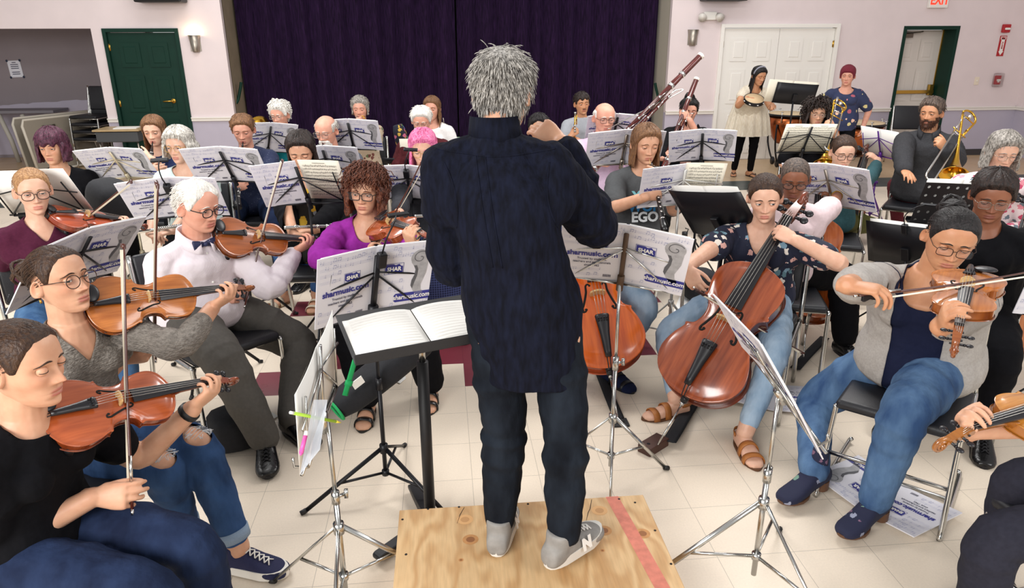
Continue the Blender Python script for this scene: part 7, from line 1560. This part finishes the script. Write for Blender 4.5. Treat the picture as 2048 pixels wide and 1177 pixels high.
clip_light(M17, 'black clip light on the pink haired player\'s stand', x=.0, z=.27, bend=-.03)
# half folders with loose sheets
def half(bl, br, lab, slab, shlab, m, tl, k=1.0):
    M = plane_from(bl, br, k, PW * 2, tl=tl); fo = folder(M, lab); 
    for c in list(fo.children):
        if c.name.startswith('front_cover'):
            for q in list(c.children):
                for e in list(q.children): bpy.data.objects.remove(e)
                bpy.data.objects.remove(q)
            bpy.data.objects.remove(c)
    sheets(M @ Matrix.Translation((.118, .004, .01)) @ rot('Z', -6), .225, .295, shlab, 1, seed=4); wire_stand(M, slab, m, group=None)
half((534, 408), (706, 400), 'printed folder back in front of the dark haired flute player', 'black wire stand in front of the dark haired flute player', 'cream sheet of music beside the folder of the dark haired flute player', M_black, (511, 326))
half((1272, 411), (1438, 402), 'printed folder back in front of the oboist', 'white metal wire stand in front of the oboist', 'cream sheet of music beside the folder of the oboist', mat('pale_metal', '#c9c8c4', .35, .7), (1290, 332))
# loose music
M = plane_from((20, 428), (186, 420), 1.0, .46, tr=(155, 337)); sheets(M, .46, .31, 'white sheets of music behind the maroon t-shirt violinist', 2, m=M_pagew, print_=False); wire_stand(M, 'black wire stand behind the maroon t-shirt violinist', group=None)
M = plane_from((1553, 304), (1652, 304), 1.0, .44, tl=(1549, 249), h=.3); sheets(M, .44, .30, 'sheets of music in front of the curly haired trombonist', 2, seed=3); wire_stand(M, 'black wire stand in front of the curly haired trombonist', group=None)
M = plane_from((1727, 304), (1802, 320), .95, .44, 24); sheets(M, .44, .30, 'sheets of music on the purple stand before the bearded trombonist', 2, print_=False, m=M_pagew); wire_stand(M, 'purple wire stand before the bearded trombonist', mat('purple_metal', '#53207e', .35, .4), group=None)
M = plane_from((803, 322), (838, 322), 1, .16, 20); sheets(M, .16, .22, 'small cream music book in front of the maroon shirted player', 1, print_=False); desk_stand(M, 'black desk stand in front of the maroon shirted player', .50, .06, group=None)
M = plane_from((856, 274), (892, 274), 1, .20, 20); sheets(M, .2, .16, 'small white sheet in front of the player in the white top', 1, m=M_pagew); wire_stand(M, 'steel wire stand in front of the player in the white top', M_steel, group=None, wide=.1)
M = plane_from((1386, 458), (1530, 470), .9, .50, tl=(1372, 377), h=.31); desk_stand(M, 'solid black desk stand behind the front cellist\'s bow arm', .5, .33, group=None); sheets(M, .46, .33, 'white sheets on the black desk behind the front cellist\'s bow arm', 2, m=M_pagew, print_=False)
Mb = plane_from((1738, 514), (1900, 540), .92, .50, tl=(1705, 439), h=.28); desk_stand(Mb, 'solid black desk stand in front of the right cellist', .5, .30, group=None); sheets(Mb, .46, .29, 'white sheets on the black desk in front of the right cellist', 2, m=M_pagew, print_=False); clip_light(Mb, 'black clip light on the solid desk before the right cellist', x=0, z=.26, bend=-.1)
M = plane_from((1818, 440), (1965, 446), 1, .48, tl=(1831, 363), h=.28); desk_stand(M, 'perforated black desk stand behind the viola player', .48, .30, holes=True, group=None); sheets(M, .46, .30, 'white sheets on the perforated black desk', 2, m=M_pagew, print_=False)
M = plane_from((1543, 204), (1624, 210), 1, .50, tl=(1542, 163), h=.26); desk_stand(M, 'tall solid black desk stand of the tambourine player', .5, .26, group=None, base='round', z0=0); sheets(M @ Matrix.Translation((-.05, .0, .0)), .60, .28, 'large cream sheets on the tall black desk', 2, print_=False)
# edge-on stands in front
M = plane_from((1497, 686), (1662, 912), .85, .49, edge=4); folder(M, 'printed folder seen edge-on, right foreground', pages=.004, group=None); wire_stand(M, 'chrome wire stand in the right foreground', M_chrome, group=None, yaw=.9, r=.42, zh=.40)
M = plane_from((598, 951), (668, 762), 1.21, .47, edge=12); sheets(M @ rot('Z', 180), .47, .275, 'white music pages seen edge-on, left foreground', 2, m=M_pagew, seed=5); wire_stand(M, 'chrome wire stand in the left foreground', M_chrome, group=None, yaw=.5, r=.34, zh=.36)
# ================================================================== the plywood box, the conductor's stand, things on the floor and along the walls
def plywood():
    if 'plywood' in _M: return _M['plywood']
    m = bpy.data.materials.new('plywood'); m.use_nodes = True; nt = m.node_tree; b = nt.nodes['Principled BSDF']; L = nt.links.new; tc = nd(nt, 'ShaderNodeTexCoord')
    n = nd(nt, 'ShaderNodeTexNoise', Scale=2.0, Detail=3.0); mp = nd(nt, 'ShaderNodeMapping'); mp.inputs['Scale'].default_value = (2.2, .8, 1); L(tc.outputs['Object'], mp.inputs[0]); L(mp.outputs[0], n.inputs['Vector'])
    w = nd(nt, 'ShaderNodeMath', operation='MULTIPLY'); w.inputs[1].default_value = 55; L(n.outputs['Fac'], w.inputs[0]); s = nd(nt, 'ShaderNodeMath', operation='SINE'); L(w.outputs[0], s.inputs[0])
    mr = nd(nt, 'ShaderNodeMapRange'); mr.inputs[1].default_value = -1; mr.inputs[2].default_value = 1; L(s.outputs[0], mr.inputs[0])
    rp = nd(nt, 'ShaderNodeValToRGB'); rp.color_ramp.elements[0].color = (*lin('#c99d6a'), 1); rp.color_ramp.elements[1].color = (*lin('#e0bb8a'), 1); L(mr.outputs[0], rp.inputs[0])
    n2 = nd(nt, 'ShaderNodeTexNoise', Scale=40.0, Detail=4.0); mp2 = nd(nt, 'ShaderNodeMapping'); mp2.inputs['Scale'].default_value = (3, .25, 1); L(tc.outputs['Object'], mp2.inputs[0]); L(mp2.outputs[0], n2.inputs['Vector'])
    mx = nd(nt, 'ShaderNodeMix', data_type='RGBA', blend_type='MULTIPLY'); mx.inputs[0].default_value = .35; L(rp.outputs[0], mx.inputs[6]); L(n2.outputs['Fac'], mx.inputs[7]); L(mx.outputs[2], b.inputs['Base Color']); b.inputs['Roughness'].default_value = .6
    _M['plywood'] = m; return m
c00, c10, c11, c01 = (hitz(*p, BOXZ) for p in ((800, 1018), (1283, 993), (1376, 1177), (785, 1177)))
xa, xb, yb, ya = (c00.x + c01.x) / 2, (c10.x + c11.x) / 2, (c00.y + c10.y) / 2, 1.36
root = empty('conductor_box', 'plywood conductor\'s box with a red painted stripe, under the conductor', 'podium', loc=((xa + xb) / 2, (ya + yb) / 2, 0)); w, l = xb - xa, yb - ya
bm = BM(); add_box(bm, (0, 0, BOXZ - .009), (w, l, .018)); link('top_panel', bm, plywood(), root, smooth=False, bevel=.003)
for nme, c, s in (('side_panel', (-w / 2 + .03, 0, (BOXZ - .018) / 2), (.02, l - .04, BOXZ - .018)), ('side_panel', (w / 2 - .03, 0, (BOXZ - .018) / 2), (.02, l - .04, BOXZ - .018)), ('end_panel', (0, l / 2 - .03, (BOXZ - .018) / 2), (w - .04, .02, BOXZ - .018)), ('end_panel', (0, -l / 2 + .03, (BOXZ - .018) / 2), (w - .04, .02, BOXZ - .018))):
    bm = BM(); add_box(bm, c, s); link(nme, bm, plywood(), root, smooth=False)
bm = BM(); bm.faces.new([bm.verts.new(p) for p in ((w / 2 - .055, -l / 2, BOXZ + .0006), (w / 2 - .004, -l / 2, BOXZ + .0006), (w / 2 - .10, l / 2, BOXZ + .0006), (w / 2 - .15, l / 2, BOXZ + .0006))]); link('red_stripe', bm, mat('faded_red_paint', '#d98270', .7, var=.15, vscale=30, alpha=.8), root, smooth=False)
def on_box(u, v): P = hitz(u, v, BOXZ); return (P.x - root.location.x, P.y - root.location.y, BOXZ)
for u, v, r in ((1285, 1068, .028), (1208, 1062, .0285), (941, 1080, .0285), (1205, 1102, .008), (922, 1121, .009), (1199, 1022, .03), (930, 1040, .03)):
    bm = BM(); c = V(on_box(u, v)) + ZU * .0004; rr = lambda r_, q: V((math.cos(q) * r_, math.sin(q) * r_ * .95, 0)); n = 20; vs = [[bm.verts.new(c + rr(r * f, 2 * math.pi * i / n)) for i in range(n)] for f in (1, .55)]
    for i in range(n): bm.faces.new((vs[0][i], vs[0][(i + 1) % n], vs[1][(i + 1) % n], vs[1][i]))
    bm.faces.new(vs[1]).material_index = 1; link('knot', bm, [mat('knot_edge', '#b98552', .7, var=.1, vscale=60), mat('knot_core', '#8c5a34', .7)] if r < .029 else [mat('knot_faint', '#cfa06c', .7), mat('knot_faint_core', '#b88a5a', .7)], root, smooth=False)
for u, v in ((805, 1040), (812, 1110), (1270, 1006), (1310, 1062), (1342, 1129), (1238, 999), (1056, 1009), (918, 1015), (856, 1019)):
    bm = BM(); c = V(on_box(u, v)); add_tube(bm, [c, c + ZU * .0012], .0045, 10); link('screw_head', bm, M_black, root)
for P in (((1183, 1000), (1180, 1018), (1176, 1026), (1172, 1044)), ((928, 1016), (920, 1030), (914, 1048))):
    bm = BM(); add_tube(bm, [V(on_box(*p)) + ZU * .0003 for p in P], [.002] + [.0028] * (len(P) - 2) + [.0008], 5, flat=(1, .2)); link('crack', bm, mat('crack_dark', '#2a1a10', .9), root)
# conductor's stand: thick pole, flat feet, wide tilted desk, open score
base = hitz(862, 1062); A, B = pt(738, 724, 2.14), pt(960, 682, 2.26)
cs = empty('conductor_stand', 'black conductor\'s stand with a thick pole, holding the open score', 'music stand', loc=(base.x, base.y, 0)); Tm = Matrix.Translation((-base.x, -base.y, 0))
x = (B - A).normalized(); fy = ZU.cross(x).normalized(); up = (fy * math.cos(R(3)) + ZU * math.sin(R(3))).normalized()
top = pt(845, 702, 2.08); MD = frame((A + B) / 2 + x * .06, x=x, y=up); D = Tm @ MD; Wd, Hd = .56, .385
bm = BM(); add_box(bm, (0, Hd / 2, -.004), (Wd, Hd, .004), D); add_box(bm, (0, -.002, .014), (Wd, .004, .036), D); link('desk', bm, mat('black_desk_metal', '#1b1b1e', .5, bump=.15, bscale=500), cs, smooth=False, bevel=.004)
pc = MD @ V((-.02, Hd * .5, -.03)); pz = pc.z
bm = BM(); add_tube(bm, [V((0, 0, .04)), V((0, 0, pz * .80))], .022, 16); link('pole_sleeve', bm, M_blackp, cs)
bm = BM(); add_tube(bm, [V((0, 0, pz * .78)), V((0, 0, pz - .01))], .013, 14); link('pole', bm, M_chrome, cs)
bm = BM(); add_box(bm, Tm @ V((base.x, base.y, pz - .01)), (.08, .08, .05)); link('pivot', bm, M_black, cs, smooth=False, bevel=.01)
for p in ((826, 975), (752, 1122), (985, 1100)):
    e = Tm @ hitz(*p, .02); bm = BM(); d = (e.normalized()); n = V((-d.y, d.x, 0)) * .024; z1 = .07
    add_loft(bm, [[d * a + n * q + ZU * z for q, z in ((-1, z0), (1, z0), (1, z0 + h), (-1, z0 + h))] for a, z0, h in ((0, .03, .05), (e.length * .5, .012, .035), (e.length * .95, .001, .026), (e.length, .001, .018))]); link('leg', bm, M_blackp, cs, smooth=False, bevel=.006)
sc = empty('open_score', 'open white orchestral score lying on the conductor\'s stand', 'score', M=MD @ Matrix.Translation((-.03, .012, 0))); rnd = random.Random(2)
for s in (-1, 1):
    bm = BM(); N = 12; rings = []
    for y in (0, .30):
        rings.append([V((s * (.002 + .235 * i / N), y, .004 + .016 * math.sin(math.pi * min(1, i / N * 1.1)) ** .7 * (1 - i / N * .5))) for i in range(N + 1)])
    add_loft(bm, rings, False, False); q = link('page', bm, M_pagew, sc); sd = q.modifiers.new('t', 'SOLIDIFY'); sd.thickness = .006; sd.offset = 1 if s < 0 else -1
    bm = BM()
    for r in range(13):
        y = .018 + r * .021
        for k in range(5):
            for i in range(1, N - 1):
                z = lambda j: .0055 + .016 * math.sin(math.pi * min(1, j / N * 1.1)) ** .7 * (1 - j / N * .5); xs = lambda j: s * (.002 + .235 * j / N)
                bm.faces.new([bm.verts.new(p) for p in ((xs(i), y + k * .0022, z(i)), (xs(i + 1), y + k * .0022, z(i + 1)), (xs(i + 1), y + k * .0022 + .0005, z(i + 1)), (xs(i), y + k * .0022 + .0005, z(i)))])
    link('staves', bm, mat('pale_print', '#c9c5be', .8), q, smooth=False)
bm = BM(); add_box(bm, (.19, .012, .007), (.04, .012, .002)); link('bookmark', bm, mat('yellow_tab', '#e2c94a', .7), sc, smooth=False)
# music pencils and clear sleeve on the left foreground stand
o = empty('plastic_sleeve', 'clear plastic pouch clipped left of the edge-on pages', 'pouch'); bm = BM(); q = [pt(600, 950, 1.84), pt(640, 900, 1.88), pt(655, 800, 1.95), pt(628, 800, 1.92)]
f = bm.faces.new([bm.verts.new(p) for p in q]); o2 = link('sleeve', bm, mat('clear_vinyl', '#dfe3ea', .15, alpha=.4), o, smooth=False); o2.modifiers.new('t', 'SOLIDIFY').thickness = .002
o.location = q[0]; o2.matrix_parent_inverse = Matrix.Translation(-q[0])
def pencil(a, b, r, m, label, tipm, name='pencil'):
    e = empty(name, label, 'pencil' if name == 'pencil' else 'marker', M=frame(a, x=b - a, z=ZU)); L = (b - a).length
    bm = BM(); add_tube(bm, [(0, 0, 0), (L * .88, 0, 0)], r, 8); link('barrel', bm, m, e); bm = BM(); add_tube(bm, [(L * .88, 0, 0), (L, 0, 0)], [r, r * .2], 8); link('tip', bm, tipm, e); bm = BM(); add_tube(bm, [(-.012, 0, 0), (.0, 0, 0)], r * .95, 8); link('end', bm, M_white, e)
pencil(pt(587, 827, 1.86), pt(682, 846, 2.0), .0045, mat('lime_plastic', '#9fc43a', .4), 'lime green and yellow mechanical pencil on the edge-on stand', mat('yellow_plastic', '#e4cf3a', .4))
pencil(pt(611, 872, 1.86), pt(601, 912, 1.84), .006, mat('pink_plastic', '#e45aa8', .4), 'pink highlighter in the clear plastic pouch', mat('pink_plastic', ''), 'highlighter')
# black gig bag with green straps under the conductor's desk
def bag(a, b, w, h, label, m, name='instrument_bag', n=9, bul=.85):
    a, b = V(a), V(b); x = (b - a); L = x.length; M = frame(a, x=x, z=ZU); root = empty(name, label, 'bag', M=M); bm = BM(); rings = []
    for i in range(n):
        t = i / (n - 1); f = bul + (1 - bul) * math.sin(math.pi * t) if 0 < t < 1 else bul * .8
        rings.append([V((L * t, w * f * math.copysign(abs(math.cos(q)) ** .6, math.cos(q)), h * f * math.copysign(abs(math.sin(q)) ** .6, math.sin(q)))) for q in np.linspace(0, 2 * math.pi, 20, endpoint=False)])
    add_loft(bm, rings); link('case', bm, m, root, sharp=60); return root, L
GRN = mat('green_webbing', '#16a45a', .7)
a, b = pt(672, 818, 2.95), pt(862, 668, 3.15); g, L = bag(a, b, .075, .06, 'long black bag with green trim leaning under the conductor\'s desk', M_dark)
bm = BM(); add_tube(bm, [(-.004, .062 * math.cos(q), .05 * math.sin(q)) for q in np.linspace(0, 2 * math.pi, 25)], .007, 6, flat=(1, .7)); link('trim', bm, GRN, g)
I = g.matrix_world.inverted(); bm = BM(); add_tube(bm, [I @ pt(u, v, d) for u, v, d in ((690, 792, 2.84), (696, 770, 2.84), (706, 735, 2.82), (716, 700, 2.80))], .012, 6, flat=(1, .15), axis=RT); add_tube(bm, [I @ pt(696, 772, 2.835), I @ pt(699, 762, 2.835)], .016, 6, flat=(1, .4), axis=RT); link('strap', bm, GRN, g)
bm = BM(); c = I @ pt(716, 766, 2.86); add_box(bm, c, (.05, .004, .035)); link('name_tag', bm, M_white, g, smooth=False)
# endpin anchors
P = hitz(1306, 898, .0); blk = empty('endpin_block', 'dark brown wooden block under the front cello\'s endpin', 'endpin stop', M=frame((P.x, P.y, 0), x=hitz(1335, 880) - hitz(1278, 915), z=ZU)); bm = BM(); add_box(bm, (0, 0, .022), (.15, .075, .044)); link('block', bm, mat('walnut', '#4a2c22', .5, var=.2, vscale=20), blk, smooth=False, bevel=.004)
bm = BM(); add_tube(bm, [(-.04, 0, .0435), (-.04, 0, .0447)], .008, 12); link('hole', bm, M_black, blk)
def strap(name, pts, w, label, m=None):
    bm = BM(); add_tube(bm, smoothpath(pts, 4), w, 6, flat=(1, .1), axis=V((1, .3, 0))); return tag(link(name, bm, m or M_dark), label, 'strap')
strap('endpin_strap', [hitz(1338, 884, .035), hitz(1352, 862, .03), hitz(1380, 815, .02), hitz(1410, 775, .012), hitz(1455, 735, .01)], .035, 'black webbing strap running back from the wooden block')
P = hitz(1240, 848); pad = empty('endpin_pad', 'square black rubber pad under the orange cello\'s endpin', 'endpin stop', loc=P); bm = BM(); add_box(bm, (0, 0, .006), (.085, .075, .012)); link('pad', bm, M_blackp, pad, smooth=False, bevel=.003); bm = BM(); add_tube(bm, [(.016 * math.cos(q), .016 * math.sin(q), .014) for q in np.linspace(0, 6.283, 17)], .006, 8); link('cup', bm, M_blackp, pad)
strap('endpin_strap', [hitz(1238, 838, .012), hitz(1222, 800, .01), hitz(1200, 745, .01), hitz(1184, 705, .02), hitz(1180, 680, .1)], .030, 'black webbing strap running back from the square pad')
strap('endpin_strap', [hitz(1590, 738, .01), hitz(1620, 705, .01), hitz(1650, 675, .012)], .03, 'black strap on the floor behind the front cellist\'s chair')
# printed folders and papers on the floor
def on_floor(p, q, width, label, z=.006, flip=False):
    A, B = hitz(*p, z), hitz(*q, z); x = (B - A).normalized(); up = ZU.cross(x).normalized(); return frame((A + B) / 2, x=x, z=up)
def floor_folder(c, ang, label):
    P = hitz(*c, .008); x = RTH * math.cos(R(ang)) + FWH * math.sin(R(ang)); zz = ZU.cross(x); M = frame(P, x=x, z=zz); f = folder(M, label, group=None)
    return f
f = floor_folder((1812, 975), 118, 'printed folder lying on the floor under the viola player\'s chair')
f = floor_folder((1545, 770), 160, 'printed folder lying on the floor behind the front cello')
def paper(pts, label, d=None, z=.004):
    bm = BM(); P = [hitz(*p, z) for p in pts] if d is None else [pt(*p, d) for p in pts]; bm.faces.new([bm.verts.new(p) for p in P]); o = link('paper', bm, M_pagew, None, smooth=False); o.modifiers.new('t', 'SOLIDIFY').thickness = .003; return tag(o, label, 'paper')
paper([(1340, 640), (1362, 588), (1418, 594), (1402, 640)], 'white sheets on the floor behind the front cellist\'s right knee')
paper([(1160, 712), (1160, 690), (1240, 690), (1248, 706)], 'white papers under the orange cello')
paper([(787, 762), (805, 742), (812, 758), (800, 768)], 'white paper by the black bag\'s upper end')
paper([(528, 838), (545, 826), (556, 834), (536, 846)], 'white paper scrap beside the black dress shoes')
# bags and bottles
a, b = hitz(420, 868, .10), hitz(520, 842, .10); bag(a, b, .12, .10, 'black bag on the floor under the bow tied player\'s chair', M_dark, 'shoulder_bag')
t = empty('tablet', 'tablet in a dark cover leaning on the black bag', 'tablet', M=frame(hitz(405, 862, .05), x=RTH + FWH * .2, z=ZU * .9 + FWH * .3)); bm = BM(); add_box(bm, (0, 0, 0), (.20, .012, .10)); link('case', bm, mat('grey_case', '#3a3d45', .4), t, smooth=False, bevel=.004); bm = BM(); add_box(bm, (0, -.007, 0), (.18, .002, .085)); link('screen', bm, mat('tablet_glass', '#8b93a5', .15), t, smooth=False)
a, b = pt(200, 395, 4.45), pt(245, 425, 4.35); bag(a, b, .12, .16, 'black padded backpack between the second row violinists', M_dark, 'backpack')
a, b = hitz(1372, 572, .12), hitz(1425, 566, .12); bag(a, b, .13, .12, 'black bag on the floor behind the front cellist\'s music', M_dark, 'shoulder_bag')
a, b = hitz(1236, 470, .15), hitz(1252, 462, .15); bag(a, b, .10, .15, 'bright blue bag beside the oboist\'s chair', mat('blue_nylon', '#2546b0', .6), 'blue_bag')
P = hitz(1366, 512); bt = empty('water_bottle', 'brown water bottle standing on the floor beside the oboist', 'bottle', loc=P); bm = BM(); add_tube(bm, [(0, 0, 0), (0, 0, .02), (0, 0, .17), (0, 0, .19)], [.034, .037, .037, .026], 16); link('body', bm, mat('smoked_plastic', '#4a2f22', .2), bt); bm = BM(); add_tube(bm, [(0, 0, .19), (0, 0, .225)], .026, 14); add_tube(bm, [(.02, 0, .22), (.03, 0, .25), (0, 0, .26)], .005, 6); link('cap', bm, M_blackp, bt)
a = pt(795, 250, 7.9); bb = a - ZU * .42 + RTH * .05; g, _ = bag(bb + RTH * .05, a, .10, .07, 'bright patterned fabric bag hanging before the curtain', floral('bag_print', '#1d2030', ['#d06a8a', '#58a07a', '#d9b04a', '#5a6fc0'], 22, .45), 'patterned_bag')
# peg stand of an instrument behind the purple violinist
P = hitz(925, 582); ps = empty('instrument_peg', 'black instrument peg stand on the floor left of the conductor', 'instrument stand', loc=P); bm = BM(); add_tube(bm, [(0, 0, .03), (0, 0, .10), (0, 0, .2), (0, 0, .25)], [.022, .018, .010, .012], 12); link('peg', bm, M_blackp, ps)
for i in range(3): a = 2.1 * i + .4; bm = BM(); add_tube(bm, [(0, 0, .04), (.16 * math.cos(a), .16 * math.sin(a), .006)], .006, 6); link('leg', bm, M_chrome, ps)
# percussion
timpani(hitz(1580, 226, .80), .33, .80, 'copper timpani behind the curly haired trombonist, farther one')
timpani(hitz(1712, 244, .80), .37, .80, 'copper timpani in front of the person in the head wrap')
# trumpet keys etc. at the back right: spare chairs and a case
P = hitz(1938, 300); chair((P.x, P.y), TC - RTH * .2, 'empty black chair by the wall at right, holding a black case', 'stack')
c = pt(1958, 262, depth(P) - .15); a, b = c - RTH * .36 + ZU * .02, c + RTH * .36; bag(a, b, .10, .13, 'black instrument case lying on the chair at right', M_dark, 'instrument_case')
P = hitz(1812, 330); chair((P.x, P.y), TC - RTH * .1, 'empty black chair left of the bearded trombonist', 'stack')
# student desk by the green door
P = pt(245, 262, depth(hity(240, 262, YW - .55))); P.z = 0; de = empty('student_desk', 'wooden topped school desk in front of the green door', 'desk', loc=(P.x, P.y, 0)); H = .70
bm = BM(); add_box(bm, (0, 0, H), (.62, .46, .025)); link('desk_top', bm, mat('oak_laminate', '#b39a72', .4, var=.08, vscale=12), de, smooth=False, bevel=.006); bm = BM(); add_box(bm, (0, 0, H - .09), (.56, .42, .14)); link('book_box', bm, mat('grey_plastic', '#45474a', .6), de, smooth=False, bevel=.012)
for sx in (-1, 1):
    for sy in (-1, 1): bm = BM(); add_tube(bm, [(sx * .25, sy * .18, H - .15), (sx * .27, sy * .2, .0)], .013, 8); link('leg', bm, M_steel, de)
bm = BM(); add_box(bm, (0, 0, 0), (.3, .22, .012)); o = link('paper_stack', bm, M_pagew, None, smooth=False); o.location = (P.x + .08, P.y - .03, H + .019); o.rotation_euler = (0, 0, .1); tag(o, 'stack of white paper on the school desk', 'paper')
# folding tables and stacked chairs in the alcove
def folding_table(c, ang, lean, label):
    M = Matrix.Translation(c) @ rot('Z', ang) @ rot('X', lean); t = empty('folding_table', label, 'table', 'folded tables in the alcove', M=M)
    bm = BM(); pr = [(-.9, 0), (.9, 0), (.9, .68), (.86, .76), (-.86, .76), (-.9, .68)]; add_prism(bm, pr, .03, frame((0, 0, 0), x=(1, 0, 0), z=(0, -1, 0))); link('table_top', bm, mat('beige_laminate', '#8f877a', .5), t, smooth=False)
    bm = BM(); q = [V((x, .0, z)) for x, z in pr + pr[:1]]; add_tube(bm, q, .02, 8, flat=(1, 1)); link('edge_band', bm, mat('pale_edge', '#c9c2b4', .5), t)
    for s in (-1, 1):
        bm = BM(); add_tube(bm, [(s * .6, -.035, .10), (s * .6, -.035, .66)], .014, 8); add_tube(bm, [(s * .42, -.035, .10), (s * .42, -.035, .66)], .014, 8); add_tube(bm, [(s * .6, -.035, .64), (s * .42, -.035, .64)], .014, 8); link('folded_leg', bm, M_steel, t)
E0 = hity(150, 330, YW + .95); folding_table((E0.x + .35, YW + .72, .03), 66, -10, 'folded table leaning on edge in the alcove, the nearer one'); folding_table((E0.x + .10, YW + .98, .03), 64, -10, 'folded table leaning on edge in the alcove, the farther one')
# upright white trestle legs along the alcove wall
tl = empty('table_trolley', 'pale folding table legs standing along the alcove wall', 'table', loc=(-7.6, YW + 1.36, 0)); bm = BM(); add_box(bm, (-.1, .02, .80), (3.0, .5, .04)); link('table_top', bm, mat('grey_laminate', '#77737a', .5), tl, smooth=False)
for i, x in enumerate((1.35, 1.0, .65, .30, -.4, -1.2)): bm = BM(); add_tube(bm, [(x - .1, -.2, .76), (x, -.2, .35), (x + .04, -.2, .0)], .035, 8); link('leg', bm, mat('pale_steel', '#b5b0a6', .5), tl)
for i in range(4):
    c = hity(196, 315, YW + .55); ch = chair((c.x + .05, YW + .62 + .0), (-.25, -1, 0), 'black chairs stacked in the alcove beside the doorway', 'stack', 'stacked black chairs in the alcove'); ch.location.z = .11 * i

def remove_tree(o):
    for c in list(o.children): remove_tree(c)
    bpy.data.objects.remove(o)
remove_tree(_FP[0])

GROUPS = {'person': 'members of the orchestra', 'chair': 'chairs of the players', 'music stand': 'music stands', 'violin': 'violins', 'viola': 'violas', 'cello': 'cellos', 'bow': 'bows', 'sheet music': 'loose sheet music on stands', 'clarinet': 'clarinets', 'flute': 'flutes', 'bassoon': 'bassoons', 'trombone': 'trombones', 'trumpet': 'trumpets', 'drum': 'timpani', 'stand light': 'clip lights on the stands', 'wall lamp': 'wall sconces', 'speaker': 'wall loudspeakers', 'strap': 'endpin straps', 'paper': 'loose white papers'}
for o in bpy.data.objects:
    if o.parent is None and o.get('category') in GROUPS and not o.get('group'): o['group'] = GROUPS[o['category']]
